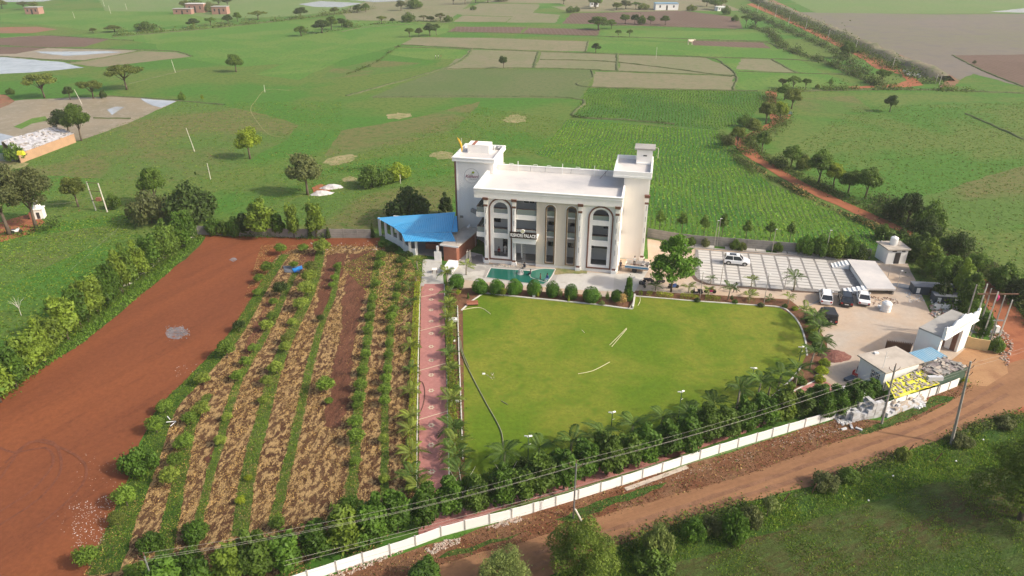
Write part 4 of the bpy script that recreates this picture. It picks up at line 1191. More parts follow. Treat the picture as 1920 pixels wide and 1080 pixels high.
# clipped shrubs between pool and lawn
for i, (x, yb, w) in enumerate([(857, 540, 30), (901, 550, 32), (932, 551, 30), (966, 552, 30), (1001, 554, 28), (1036, 557, 28), (1070, 560, 26), (1108, 566, 34), (1156, 564, 24), (1177, 563, 20)]):
    h = 2.75 if i < 8 else 2.0
    tree(x, yb, h * random.uniform(.94, 1.05), w * mpp(x, yb) * 1.14, 'ball', 'ball', 'round clipped shrub between pool and lawn, %s from the garden path' % ORD[i], 'round clipped shrubs between pool and lawn', cat='shrub', name='shrub', part='foliage')
for (x, yb, yt, w, k, l, lb) in [(944, 558, 538, 16, 'sapling', 'yellow', 'yellow green spindly shrub between the second and third clipped balls'), (1050, 560, 540, 14, 'sapling', 'pale', 'thin pale shrub between clipped balls near the middle of the lawn edge'),
                             (1138, 568, 544, 10, 'sapling', 'mid', 'narrow scrappy shrub just right of the largest clipped ball'), (1066, 566, 553, 6, 'cypress', 'yellow', 'small pointed golden conifer standing on the lawn kerb'),
                             (1177, 566, 516, 16, 'ragged', 'ball', 'tall climbing shrub leaning at the corner of the lawn bed'), (1009, 560, 546, 6, 'sapling', 'lime', 'tiny lime shrub beside the white box on the lawn kerb'),
                             (878, 560, 548, 6, 'cypress', 'hedge', 'little dark conical shrub at the end of the planting bed'), (1128, 572, 562, 12, 'bush', 'pale', 'low pale shrub at the kerb right of the largest clipped ball'),
                             (859, 556, 540, 12, 'sapling', 'lime', 'lime green shrub by the path hedge near the landing'), (1168, 574, 548, 20, 'sapling', 'straw', 'dry brown shrub in the corner of the lawn bed')]:
    px_tree(x, yb, yt, w, k, l, lb, cat='shrub', name='shrub', part='foliage')

# trees inside the front wall
FW = smooth_line([(190, 1215), (380, 1150), (568, 1088), (700, 1046), (839, 1000), (1000, 959), (1171, 907), (1311, 860), (1441, 821), (1574, 780)], 0.5)
acc = 0; i = 0
for k in range(1, len(FW)):
    acc += (FW[k] - FW[k - 1]).length
    if acc >= 2.15 and i < 46:
        acc = random.uniform(-.3, .3)
        dd = (FW[k] - FW[k - 1]).normalized(); nn = Vector((-dd.y, dd.x, 0))
        p = FW[k] + nn * random.uniform(1.5, 2.1)
        far = FW[k].x > 24
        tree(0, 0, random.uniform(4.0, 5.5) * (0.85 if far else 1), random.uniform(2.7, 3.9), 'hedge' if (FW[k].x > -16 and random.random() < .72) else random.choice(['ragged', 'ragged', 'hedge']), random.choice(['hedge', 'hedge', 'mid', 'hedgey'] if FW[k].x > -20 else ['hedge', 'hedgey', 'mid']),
             'dense green tree inside the white front wall, %s from the lower left' % ORD[i], 'dense trees inside the white front wall', at=p)
        i += 1
for i, (x, yb, yt, w) in enumerate([(1592, 768, 722, 44), (1612, 756, 716, 44), (1632, 744, 712, 38), (1566, 778, 726, 44), (1540, 786, 732, 42)]):
    px_tree(x, yb, yt, w, 'hedge', 'hedge', 'dense green tree behind the cement blocks, %s from the guard house' % ORD[[2, 1, 0, 3, 4][i]], 'dense trees behind the cement blocks')

# orchard shrubs, row by row
OR = [
    ('red lot row', 'shrubs in the orchard row along the red lot', [(169, 1062, 52, 'orchard'), (222, 985, 34, 'olive'), (240, 950, 50, 'orchard'), (264, 886, 62, 'hedge'), (295, 812, 40, 'orchard'), (311, 775, 36, 'orchard'), (383, 722, 34, 'orchardy'), (427, 672, 42, 'orchard'), (449, 622, 30, 'dark'), (487, 532, 26, 'orchard'), (503, 515, 30, 'orchard'), (484, 556, 22, 'orchard'), (528, 478, 26, 'orchard')]),
    ('short second row', 'shrubs in the short second orchard row', [(262, 1095, 60, 'orchard'), (287, 1030, 48, 'hedge'), (320, 908, 44, 'orchardy'), (332, 875, 36, 'orchard'), (348, 845, 44, 'orchard'), (360, 796, 34, 'orchard'), (381, 782, 40, 'orchardy')]),
    ('scattered third row', 'shrubs in the third orchard row', [(355, 1070, 62, 'hedge'), (369, 1010, 50, 'hedge'), (415, 836, 28, 'orchardy'), (427, 790, 24, 'orchardy'), (447, 716, 32, 'orchard'), (462, 688, 24, 'orchard'), (476, 662, 22, 'orchard'), (500, 622, 30, 'orchardy'), (513, 602, 28, 'orchard'), (514, 574, 20, 'orchard'), (527, 556, 34, 'dark'), (552, 503, 20, 'orchard'), (571, 474, 24, 'orchard')]),
    ('pale fourth row', 'shrubs in the fourth orchard row of pale sparse shrubs', [(453, 945, 22, 'lime'), (467, 902, 18, 'lime'), (494, 758, 22, 'orchardy'), (502, 725, 26, 'orchardy'), (520, 702, 34, 'orchardy'), (536, 662, 26, 'orchardy'), (538, 645, 24, 'olive'), (549, 612, 24, 'orchardy'), (565, 582, 36, 'orchardy'), (578, 556, 38, 'orchardy'), (581, 535, 34, 'orchardy'), (585, 515, 32, 'olive'), (606, 478, 40, 'orchardy')]),
    ('sparse fifth row', 'shrubs in the fifth orchard row near the ploughed strip', [(522, 994, 34, 'orchard'), (602, 604, 18, 'dark'), (623, 542, 18, 'orchard'), (629, 528, 18, 'orchard'), (634, 508, 18, 'orchard'), (612, 738, 42, 'orchard'), (618, 758, 20, 'orchard')]),
    ('full sixth row', 'shrubs in the sixth orchard row', [(656, 962, 46, 'hedge'), (667, 874, 28, 'orchard'), (668, 834, 38, 'orchard'), (667, 802, 34, 'orchard'), (670, 768, 24, 'orchard'), (673, 758, 32, 'orchard'), (678, 734, 32, 'orchard'), (682, 704, 28, 'orchard'), (686, 674, 24, 'orchard'), (689, 652, 20, 'orchard'), (691, 626, 26, 'orchard'), (694, 602, 24, 'orchard'), (697, 584, 20, 'orchard'), (700, 568, 22, 'orchard'), (706, 540, 20, 'orchard'), (714, 505, 22, 'orchard'), (715, 488, 24, 'orchard')]),
    ('seventh row by the palms', 'shrubs in the seventh orchard row', [(733, 968, 58, 'grey'), (722, 908, 26, 'orchardy'), (721, 832, 24, 'orchardy'), (722, 762, 28, 'orchard'), (722, 742, 30, 'orchard'), (724, 722, 26, 'orchard'), (729, 702, 22, 'orchard'), (730, 672, 22, 'orchard'), (731, 650, 22, 'orchard'), (732, 626, 22, 'orchard'), (734, 606, 28, 'orchard'), (738, 590, 26, 'orchard'), (744, 562, 18, 'orchard'), (747, 545, 16, 'orchard'), (752, 520, 18, 'orchard')]),
]
for rn, grp, pts in OR:
    pts = sorted(pts, key=lambda q: q[1])
    for i, (x, yb, w, l) in enumerate(pts):
        wm = w * mpp(x, yb) * 1.08
        big = wm > 2.3
        tree(x, yb, wm * random.uniform(.72, .95), wm, 'bush' if big and l in ('hedge', 'grey') else 'shrub', l, 'orchard shrub, %s from the pavilion in the %s' % (ORD[i], rn), grp, cat='shrub', name='shrub', part='foliage')
for i, (x, yb, w, l) in enumerate([(735, 470, 26, 'dark'), (765, 482, 22, 'dark'), (752, 492, 20, 'mid'), (718, 462, 20, 'hedge')]):
    tree(x, yb, 1.3, w * mpp(x, yb), 'bush', l, 'low bush at the foot of the pavilion wall, %s from the back' % ORD[[1, 2, 3, 0][i]], 'low bushes at the foot of the pavilion wall', cat='shrub', name='shrub', part='foliage')

# foreground trees and scrub below the road
for a in [
    (1092, 1082, 985, 152, 'willow', 'willow', 'large yellow green tree below the road at the bottom edge'),
    (945, 1110, 1030, 112, 'willow', 'pale', 'pale grey green round tree at the bottom edge, in front of the road'),
    (800, 1100, 1052, 70, 'hedge', 'hedge', 'dark leafy tree cut off by the bottom edge, beside the road'),
    (1232, 1045, 975, 56, 'bush', 'pale', 'soft grey green tree right of the large yellow green tree'),
    (1222, 1070, 1030, 80, 'bush', 'mid', 'low dense bush below the soft grey green tree'),
    (1300, 1010, 968, 46, 'bush', 'hedge', 'dark scrub bush on the road margin next to the grey green tree'),
    (1332, 1000, 965, 40, 'bush', 'grey', 'dull scrub bush in the middle of the road margin clump'),
    (1375, 1012, 950, 54, 'bush', 'hedge', 'tallest dark bush of the road margin clump'),
    (1408, 985, 945, 44, 'bush', 'grey', 'grey leaved bush at the right of the road margin clump'),
    (1438, 968, 922, 40, 'sapling', 'pale', 'wispy grey green sapling at the right end of the road margin clump'),
    (1545, 915, 884, 50, 'bush', 'grey', 'scrubby bush beside the fence post below the road'),
    (1590, 900, 876, 40, 'bush', 'mid', 'low bush on the field margin below the cement blocks'),
    (1690, 860, 835, 30, 'bush', 'olive', 'low olive bush on the field margin left of the tall pole'),
    (1800, 835, 812, 44, 'bush', 'grey', 'dry grey bush by the foot of the tall wooden pole'),
    (1880, 800, 778, 40, 'bush', 'grey', 'dry brush at the road edge above the big right hand tree'),
    (1912, 975, 815, 185, 'willow', 'hedgey', 'big leafy tree cut off by the right edge below the road'),
    (1865, 660, 628, 26, 'bush', 'mid', 'small green bush on the bank right of the gate'),
    (1808, 720, 706, 18, 'sapling', 'lime', 'yellow green sapling at the end of the low wall by the netting'),
    (1835, 640, 585, 30, 'ragged', 'hedge', 'dark leafy creeper clump behind the gate by the transformer poles'),
]:
    px_tree(*a)


# leafless palms seen over the trees
def bare_shrub(x, y, h, label):
    mb = MB()
    mb.tube([(0, 0, 0), (0.03, 0, h * .45)], [0.05, 0.035], 6)
    for k in range(11):
        a = k * 2.4; l = h * random.uniform(.45, .7)
        mb.tube([(0.03, 0, h * .4), (math.cos(a) * l * .3, math.sin(a) * l * .3, h * .4 + l * .6), (math.cos(a) * l * .7, math.sin(a) * l * .7, h * .4 + l * .9)], [0.025, .018, .006], 4)
    o = mb.obj('dead_shrub', M['polew'], loc=G(x, y))
    tag(o, label, 'dead shrub')


bare_shrub(869, 958, 4.2, 'leafless pale branching shrub near the end of the garden path')
bare_shrub(950, 935, 3.6, 'leafless branching shrub between dense trees right of the garden path')
bare_shrub(40, 592, 3.0, 'bare forked branch standing in the field at the left')


# palms
def frond_mesh(L, droop, n=13, w=0.55):
    mb = MB()
    pts = []
    for i in range(8):
        t = i / 7
        pts.append(Vector((L * t * (1 - .12 * t), 0, L * (0.45 * t - droop * t * t))))
    mb.tube(pts, [0.025 * (1 - .8 * i / 7) + .004 for i in range(8)], 4)
    for i in range(n):
        t = 0.16 + 0.84 * i / (n - 1)
        k = t * 7; j = min(6, int(k)); p = pts[j].lerp(pts[j + 1], k - j)
        l = w * math.sin(math.pi * (0.15 + 0.8 * t)) * random.uniform(.85, 1.1)
        for s in (-1, 1):
            a = p + Vector((0.03, 0, 0)); e = p + Vector((l * .55, s * l * .8, -l * .35)); m_ = p + Vector((l * .3, s * l * .48, -.02))
            mb.add([a, m_ + Vector((.06, 0, 0)), e, m_ - Vector((.06, 0, 0))], [(0, 1, 2, 3)])
    return mb.mesh('frond', LM['palm'], fix=False)


FR = [frond_mesh(1.7, d, w=.55) for d in (0.55, 0.75, 0.95)]


def palm(x, y, th, sp, leaf, label, group, nf=11, lean=0.06):
    """th trunk height, sp frond length scale"""
    if group and 'lawn' in group: sp *= 1.14; th *= 1.2
    elif group: sp *= 1.12
    r = empty('palm_tree', G(x, y), random.uniform(0, 6.28), label, 'palm tree', group)
    lx = lean * th
    mb = MB(); mb.tube([(0, 0, -.03), (lx * .3, 0, th * .5), (lx, 0, th)], [0.13 * max(.5, sp), .09 * max(.5, sp), .075 * max(.5, sp)], 7)
    mb.obj('trunk', M['barkp'], r, smooth=True)
    for k in range(nf):
        a = k * 2.39996 + random.uniform(-.2, .2)
        el = random.choice([-0.9, -0.65, -0.4, -.15, .1]) if k > 2 else -1.1
        s = sp * random.uniform(.8, 1.15)
        link('frond', random.choice(FR), r, loc=(lx, 0, th), rot=(0, el * .6, a), scale=(s, s, s), mat=LM[leaf])
    return r


for i, (x, y, h, s, l) in enumerate([(945, 876, 1.6, 1.1, 'palm'), (1009, 868, 1.7, 1.1, 'palm'), (1069, 862, 2.2, 1.25, 'palm'), (1129, 846, 2.2, 1.2, 'palm'), (1181, 836, 2.4, 1.25, 'palm'), (1237, 815, 2.0, 1.1, 'palm'), (1290, 808, 2.0, 1.1, 'palm'),
                                     (1333, 790, 2.0, 1.05, 'palm'), (1379, 778, 3.2, 1.15, 'palm'), (1418, 755, 2.4, 1.1, 'palm'), (1455, 742, 2.6, 1.15, 'palm'), (1490, 727, 2.4, 1.1, 'palm'), (1517, 694, 2.2, 1.05, 'palm'), (1534, 668, 2.0, 1.0, 'palm'),
                                     (1532, 640, 1.9, 1.0, 'palm'), (1522, 618, 1.7, 1.05, 'palm'), (1508, 598, 1.2, .9, 'palmy'), (1440, 742, 1.6, 1.0, 'palm')]):
    palm(x, y, h, s, l, 'feather leaved palm on the curved lawn edge, %s from the garden path' % ORD[i], 'palms along the curved lawn edge')
for i, (x, y, h, s) in enumerate([(838, 530, 1.8, .9), (840, 562, 1.0, .9), (840, 580, .9, .85), (840, 604, .9, .85), (841, 628, .8, .85), (843, 672, .8, .9), (845, 700, .7, .9), (848, 760, .8, 1.0), (850, 812, .9, 1.1), (852, 845, 1.1, 1.2), (856, 872, 1.2, 1.2), (862, 905, 1.2, 1.2)]):
    palm(x, y, h, s, random.choice(['palm', 'palmy']), 'small palm right of the garden path, %s from the pavilion' % ORD[i], 'small palms on the right side of the garden path', nf=9)
for i, (x, y, h, s) in enumerate([(783, 506, 1.6, .95), (780, 530, 1.1, .85), (770, 575, .8, .8), (768, 625, .8, .85), (769, 655, .7, .9), (770, 700, .6, .8), (770, 742, .7, .85), (771, 790, .7, .9), (772, 815, .8, .9), (773, 860, .9, 1.0), (775, 905, .9, 1.0), (784, 925, 1.0, 1.0), (768, 545, .8, .8)]):
    palm(x, y, h, s, random.choice(['palmy', 'palm', 'palmy']), 'small palm left of the garden path, %s from the pavilion' % ORD[[0, 1, 3, 4, 5, 6, 7, 8, 9, 10, 11, 12, 2][i]], 'small palms on the left side of the garden path', nf=9)
for (x, y, h, s, l, lb) in [(1229, 545, .8, .8, 'palm', 'small palm beside the standing motorcycles'), (1290, 550, 1.0, .85, 'palmy', 'young palm between the tiered tree and the scooter'), (1332, 534, 1.2, .6, 'palm', 'little palm at the rounded corner of the paved parking'),
                            (1327, 556, 1.2, .8, 'palmy', 'yellowish palm beside the pink motorcycle'), (1365, 562, 1.9, .95, 'palm', 'upright palm beside the person walking along the kerb'), (1408, 539, 1.3, .85, 'palmy', 'bright young palm at the front edge of the paved parking'),
                            (1488, 545, 2.3, 1.15, 'palm', 'tallest palm at the front edge of the paved parking'), (1404, 563, .7, 1.0, 'palmy', 'low yellow palm on the sandy drive between kerb and parking'), (1443, 565, .4, .6, 'palm', 'tiny palm on the drive left of the slim palm'),
                            (1477, 571, 1.2, .7, 'palmy', 'slim ragged palm at the lawn kerb near the white hatchback'), (874, 516, 1.8, .95, 'palmy', 'thin trunked palm between the first two clipped balls'), (1302, 508, .3, .4, 'palm', 'tiny plant left of the paved parking corner')]:
    palm(x, y, h, s, l, lb, None, nf=9)


# hedges along the path and the low golden hedges by the kerb
def hedge(px, w, h, dens, leafs, label, ground=False, s=0.075):
    L = smooth_line(px, 0.5, ground)
    C = []; N = []
    for i in range(len(L) - 1):
        p, q = L[i], L[i + 1]
        d = (q - p).normalized(); nn = Vector((-d.y, d.x, 0))
        ln = (q - p).length
        k = int(dens * ln)
        hh = h * (1 + .12 * math.sin(i * .9) + random.uniform(-.08, .08)); ww = w * (1 + random.uniform(-.12, .12))
        for _ in range(k):
            a = random.random(); t = random.choice((0, 0, 1, 2))
            if t == 0: o, z, n_ = random.uniform(-.5, .5) * ww, hh * random.uniform(.88, 1.05), (0, 0, 1)
            elif t == 1: o, z, n_ = -.5 * ww, random.uniform(.05, 1) * hh, (-nn.x, -nn.y, .3)
            else: o, z, n_ = .5 * ww, random.uniform(.05, 1) * hh, (nn.x, nn.y, .3)
            c = p + d * (a * ln) + nn * (o + random.uniform(-.05, .05))
            C.append((c.x, c.y, z)); N.append(n_)
    V = leaf_quads(np.array(C), np.array(N, dtype=float), s)
    mi = rng.choice(len(leafs), len(V))
    return tag(link('hedge', quads_mesh('hedge', V, [LM[l] for l in leafs], mi)), label, 'hedge')


hedge([(783, 535), (778, 640), (775, 740), (772, 840), (774, 930)], 0.75, 0.75, 260, ['lime', 'yellow', 'lime'], 'lime green clipped hedge along the left side of the garden path')
hedge([(840, 536), (842, 620), (846, 735), (850, 820), (854, 880)], 0.8, 0.8, 260, ['lime', 'yellow', 'mid'], 'bright hedge along the right side of the garden path')
for i, px in enumerate([[(1198, 552), (1205, 553)], [(1213, 553), (1222, 555)], [(1230, 554), (1262, 559)], [(1275, 558), (1310, 562)], [(1322, 561), (1350, 565)]]):
    hedge(px, 0.9, 0.6, 240, ['lime', 'yellow'], 'low golden hedge behind the lawn kerb, %s from the pool corner' % ORD[i])
for i, (x, y, w, l) in enumerate([(1307, 566, 12, 'dark'), (1378, 569, 12, 'hedge'), (1426, 575, 14, 'grey'), (1471, 577, 12, 'mid'), (1490, 582, 12, 'yellow')]):
    tree(x, y, 0.8, w * mpp(x, y), 'bush', l, 'small rounded bush behind the lawn kerb, %s from the pool corner' % ORD[i], 'small bushes behind the lawn kerb', cat='shrub', name='shrub', part='foliage')
for i, (x, y, w, l) in enumerate([(1524, 625, 30, 'yellow'), (1530, 640, 30, 'mid'), (1535, 655, 26, 'hedge'), (1540, 700, 26, 'lime'), (1545, 685, 22, 'yellow'), (1536, 716, 22, 'lime'), (1500, 720, 24, 'mid'), (1474, 735, 22, 'lime'), (1400, 768, 34, 'hedge'), (1418, 764, 26, 'mid'), (1520, 605, 24, 'mid')]):
    tree(x, y, 1.2, w * mpp(x, y), 'bush', l, 'leafy shrub in the curved bed, %s from the car park end' % ORD[[1, 2, 3, 5, 4, 6, 7, 8, 10, 9, 0][i]], 'leafy shrubs in the curved bed', cat='shrub', name='shrub', part='foliage')
px_tree(1371, 566, 552, 10, 'sapling', 'dark', 'little dark topiary shrub beside the upright palm', cat='shrub', name='shrub', part='foliage')
for i, (x, y) in enumerate([(846, 640), (852, 690), (856, 735), (862, 800), (866, 840)]):
    tree(x, y, 1.1, 1.1, 'bush', 'mid', 'low green shrub between path hedge and lawn, %s from the pavilion' % ORD[i], 'low shrubs between path hedge and lawn', cat='shrub', name='shrub', part='foliage')
# stems, creepers along lower hedge gap between dense trees and lawn
for i, x in enumerate(range(880, 1330, 34)):
    y = 915 - (x - 880) * 0.235 + random.uniform(-6, 6)
    tree(x, y, random.uniform(1.6, 2.6), random.uniform(1.8, 2.8), 'bush', random.choice(['hedge', 'dark', 'mid']), 'undergrowth bush beneath the palms, %s from the garden path' % ORD[i], 'undergrowth bushes beneath the lawn palms', cat='shrub', name='shrub', part='foliage')


# scrub along bunds and banks: nobody could count it
def scrub(px, w, h, dens, mats, label, s=0.22):
    L = smooth_line(px, 2.0)
    out = []
    for i in range(len(L) - 1):
        p, q = L[i], L[i + 1]
        ln = (q - p).length
        amp = max(0.15, 0.6 + 0.5 * math.sin(i * 0.7) + random.uniform(-.5, .5))
        k = int(dens * ln * amp)
        if k < 1: continue
        t = rng.random(k)
        d = (q - p).normalized()
        o = rng.normal(0, w * .3, k)
        X = p.x + d.x * t * ln - d.y * o; Y = p.y + d.y * t * ln + d.x * o
        Z = np.abs(rng.normal(0, h * .45 * amp, k)) * np.clip(1.2 - np.abs(o) / w, .2, 1) + .08
        out.append(np.c_[X, Y, Z])
    C = np.concatenate(out); N = np.tile([0, 0, 1.0], (len(C), 1))
    V = leaf_quads(C, N, s, jit=.9)
    tag(link('undergrowth', quads_mesh('undergrowth', V, [LM[m_] for m_ in mats], rng.choice(len(mats), len(V)))), label, None, None, 'stuff')


scrub([(210, 68), (300, 60), (380, 54), (440, 48), (500, 42), (640, 26), (700, 16)], 6, 3.0, 34, ['grey', 'mid', 'olive'], 'scrub along the far upper left boundary', .4)
scrub([(560, 66), (640, 56), (700, 46), (770, 42), (845, 38)], 5, 1.8, 10, ['grey', 'mid'], 'scrub along the far field boundary', .4)
scrub([(1405, 52), (1440, 62), (1470, 90), (1530, 112), (1600, 140), (1655, 165)], 4, 3.0, 60, ['mid', 'grey', 'dark'], 'scrub along the bund between green fields and canal road', .35)
scrub([(1440, 172), (1520, 170), (1600, 168), (1700, 168), (1780, 170), (1850, 172)], 3.5, 2.4, 60, ['mid', 'grey', 'olive', 'dark'], 'scrub along the bund at the road bend', .3)
scrub([(1390, 20), (1470, 55), (1550, 90), (1600, 125), (1630, 145)], 5, 3.2, 45, ['mid', 'grey', 'dark'], 'scrub beside the far red road', .35)
scrub([(1420, 4), (1490, 38), (1570, 74), (1640, 110), (1710, 142), (1755, 158)], 9, 3.5, 60, ['grey', 'mid', 'dark'], 'bushes covering the canal bank', .4)
scrub([(1390, 298), (1440, 330), (1500, 362), (1600, 410), (1650, 432), (1700, 460)], 1.8, 0.9, 90, ['mid', 'grey', 'dark', 'straw'], 'weeds along the left verge of the red road', .18)
scrub([(1398, 262), (1435, 295), (1510, 338), (1610, 384), (1720, 432), (1770, 465), (1840, 510), (1900, 558), (1960, 620)], 3.0, 1.9, 150, ['mid', 'grey', 'dark', 'olive'], 'weeds along the right verge of the red road', .2)
scrub([(1640, 372), (1700, 410), (1760, 440), (1820, 490), (1900, 545)], 5, 2.0, 130, ['mid', 'dark', 'grey'], 'thick scrub right of the red road', .22)
scrub([(1650, 440), (1700, 470), (1740, 505), (1780, 545), (1810, 590)], 5, 1.8, 150, ['mid', 'dark', 'hedge'], 'thick scrub left of the red road', .2)
scrub([(1350, 252), (1375, 290), (1420, 330)], 2.2, 1.2, 60, ['grey', 'mid'], 'brush where the crop field meets the red road', .2)
scrub([(1072, 220), (1180, 226), (1265, 233)], 1.3, 0.9, 26, ['dark', 'mid'], 'ragged low hedge line between the crop fields', .22)
scrub([(1165, 1026), (1250, 990), (1337, 962), (1440, 938), (1525, 916), (1620, 880), (1720, 848), (1850, 800), (1960, 775)], 1.8, 0.8, 140, ['mid', 'grey', 'dark', 'tufty'], 'weeds along the lower edge of the dirt road', .12)
scrub([(395, 440), (440, 442), (500, 444), (560, 446), (610, 447)], 1.4, 1.6, 150, ['hedge', 'mid', 'dark'], 'creepers and weeds at the foot of the precast wall', .14)
scrub([(635, 320), (680, 318), (730, 312)], 3, 1.2, 40, ['mid', 'olive'], 'scrub behind the low thicket', .2)
scrub([(750, 86), (735, 96), (700, 120), (650, 140)], 1.6, 1, 12, ['grey', 'mid'], 'weeds on the bund left of the stubble fields', .25)
scrub([(0, 440), (40, 438), (90, 430), (100, 405)], 3, 1.0, 60, ['mid', 'dark'], 'weeds below the feathery trees', .2)
scrub([(368, 446), (336, 468), (292, 503), (236, 543), (176, 593), (116, 643), (56, 696), (-4, 750)], 2.0, 3.4, 420, ['hedgey', 'mid', 'hedge'], 'leafy growth at the foot of the left tree row', .13)
scrub([(848, 560), (850, 640), (856, 760), (862, 880)], 1.4, 0.7, 90, ['mid', 'hedge', 'yellow'], 'ground cover between the path hedge and the lawn kerb', .1)
scrub([(870, 905), (960, 905), (1060, 880), (1180, 850), (1300, 815), (1400, 775)], 2.4, 1.2, 110, ['hedge', 'mid', 'dark'], 'ground cover under the palms below the lawn', .14)
scrub([(1440, 180), (1450, 205), (1470, 225), (1420, 262), (1385, 290)], 5, 2.4, 80, ['grey', 'mid', 'olive'], 'brush among the roadside trees', .25)

# ---------------------------------------------------------------- the hotel
hotel = empty('hotel_building', BO, -PH, 'white three storey hotel with arched front, two towers and flat roof', 'building')


def arch_loop(u0, u1, z0, z1, n=14):
    """opening with a round head, z1 the crown"""
    r = (u1 - u0) / 2; c = (u0 + u1) / 2; zs = z1 - r
    L = [(u0, z0), (u1, z0)]
    for i in range(n + 1):
        a = math.pi * i / n
        L.append((c + r * math.cos(a), zs + r * math.sin(a)))
    return L


def rect(u0, u1, z0, z1): return [(u0, z0), (u1, z0), (u1, z1), (u0, z1)]


def hb(name, mat, *boxes, parent=None, taper=0.0):
    mb = MB()
    for b_ in boxes: mb.box((b_[0], b_[2], b_[4]), (b_[1], b_[3], b_[5]))
    return mb.obj(name, mat, parent or hotel)


# plinth and floors
hb('plinth', M['white'], (-0.4, 4.9, -0.02, 9.0, 0, 0.62), (15.2, 22.1, -0.02, 9.0, 0, 0.5), (8.6, 15.2, 0.02, 9.0, 0, 0.55), (4.9, 8.6, 0.5, 9.0, 0, 0.25))
for z in (4.55, 8.05):
    hb('floor_slab', M['floorin'], (-1.38, 22.0, 0.3, 11.9, z + .1, z + 0.72))
hb('floor_slab', M['floorin'], (-0.3, 21.9, 0.4, 11.9, 0.62, 0.74))
# bands along the front and the left end, balustrades
for z in (4.62, 8.12):
    hb('balcony_band', M['white'], (-1.4, 4.95, -0.0 + .06, 0.3, z, z + .82), (5.3, 8.6, 0.06, 0.3, z, z + .82), (8.6, 15.7, 0.36, 0.6, z, z + .85), (15.7, 22.0, 0.1, 0.3, z, z + .8), (-1.4, -1.15, 0.3, 9.4, z, z + .82))
    hb('glass_balustrade', M['rail'], (5.35, 8.55, 0.16, 0.2, z + .82, z + 1.75), (-1.32, 0.0, 0.16, 0.2, z + .82, z + 1.75), (-1.3, -1.26, 0.2, 9.3, z + .82, z + 1.75), (0.9, 4.6, 0.26, .29, z + .7, z + 1.6), (9.9, 15.2, 0.5, .54, z + .85, z + 1.7), (17, 20.9, 0.26, .29, z + .7, z + 1.6))
    hb('handrail', M['iron'], (5.35, 8.55, 0.15, 0.21, z + 1.75, z + 1.82), (-1.33, 0.0, 0.15, 0.21, z + 1.75, z + 1.82), (-1.32, -1.24, 0.2, 9.3, z + 1.75, z + 1.84), (1.3, 4.2, .24, .3, z + 1.6, z + 1.66), (9.9, 15.2, .5, .55, z + 1.7, z + 1.76), (17.4, 20.6, .24, .3, z + 1.6, z + 1.66))
# back wall of the galleries with doors and windows
hb('gallery_wall', M['intwall'], (-0.2, 21.9, 3.4, 3.7, 0.7, 11.9))
hb('end_wall', M['white'], (-0.2, 0.1, 3.7, 11.9, 0.6, 11.9), (21.75, 22.0, 0.35, 7.0, 0.5, 11.9))
hb('rear_wall', M['white'], (-1.3, 22.0, 11.9, 12.15, 0, 12.3))
hb('ceiling', M['intwall'], (-1.3, 21.9, 0.4, 11.9, 11.5, 11.7))


def window(u0, u1, z0, z1, v=3.4, name='window', bars=2, parent=None, fr='dark'):
    w = MB().box((u0, v - .06, z0), (u1, v - .02, z1)).obj(name, M['glass'], parent or hotel)
    mb = MB()
    t = .07
    for a in ((u0 - t, u1 + t, z0 - t, z0), (u0 - t, u1 + t, z1, z1 + t), (u0 - t, u0, z0, z1), (u1, u1 + t, z0, z1)):
        mb.box((a[0], v - .11, a[2]), (a[1], v - .01, a[3]))
    for k in range(1, bars):
        x = u0 + (u1 - u0) * k / bars
        mb.box((x - .035, v - .1, z0), (x + .035, v - .02, z1))
    mb.obj('frame', M[fr], w)
    return w


window(5.9, 7.7, 9.9, 11.0, fr='white2'); window(10.2, 11.1, 6.4, 7.9); window(13.8, 14.9, 6.4, 7.9); window(10.3, 11.2, 9.9, 11.0, bars=1); window(13.8, 14.6, 9.9, 11.0, bars=1)
window(10.2, 11.6, 2.6, 4.3, bars=1); window(13.6, 15.0, 2.6, 4.3, bars=1); window(17.4, 20.3, 2.9, 4.2, bars=1); window(19.3, 20.4, 6.5, 7.7, bars=1); window(2.4, 3.3, .76, 3.4, name='door', bars=1); window(5.8, 7.6, 3.1, 3.9, bars=3)
window(0.9, 1.9, 6.2, 7.6); window(17.3, 18.3, 9.8, 10.8)
# left arched bay
mb = MB()
mb.slab(rect(0.55, 4.68, 0.62, 11.55), -0.0 + .002, 0.26, [rect(1.5, 3.88, 1.3, 4.62), rect(1.5, 3.88, 5.42, 8.14), arch_loop(1.5, 3.88, 8.92, 10.9)], plane='xz')
mb.obj('arched_wall', M['white'], hotel)
mb = MB()
mb.slab(arch_loop(0.72, 4.62, 0.72, 11.62), -0.12, 0.0, [arch_loop(0.95, 4.39, 0.95, 11.39)], plane='xz')
mb.obj('arch_trim', M['brown'], hotel)
# right arched bay
mb = MB()
mb.slab(rect(15.95, 21.2, 0.5, 11.55), 0.002, 0.26, [rect(17.66, 20.22, 1.25, 4.62), rect(17.66, 20.22, 5.5, 8.14), arch_loop(17.66, 20.22, 8.95, 10.9)], plane='xz')
mb.obj('arched_wall', M['white'], hotel)
mb = MB()
mb.slab(arch_loop(16.95, 20.95, 0.62, 11.45), -0.12, 0.0, [arch_loop(17.17, 20.73, 0.84, 11.23)], plane='xz')
mb.obj('arch_trim', M['brown'], hotel)
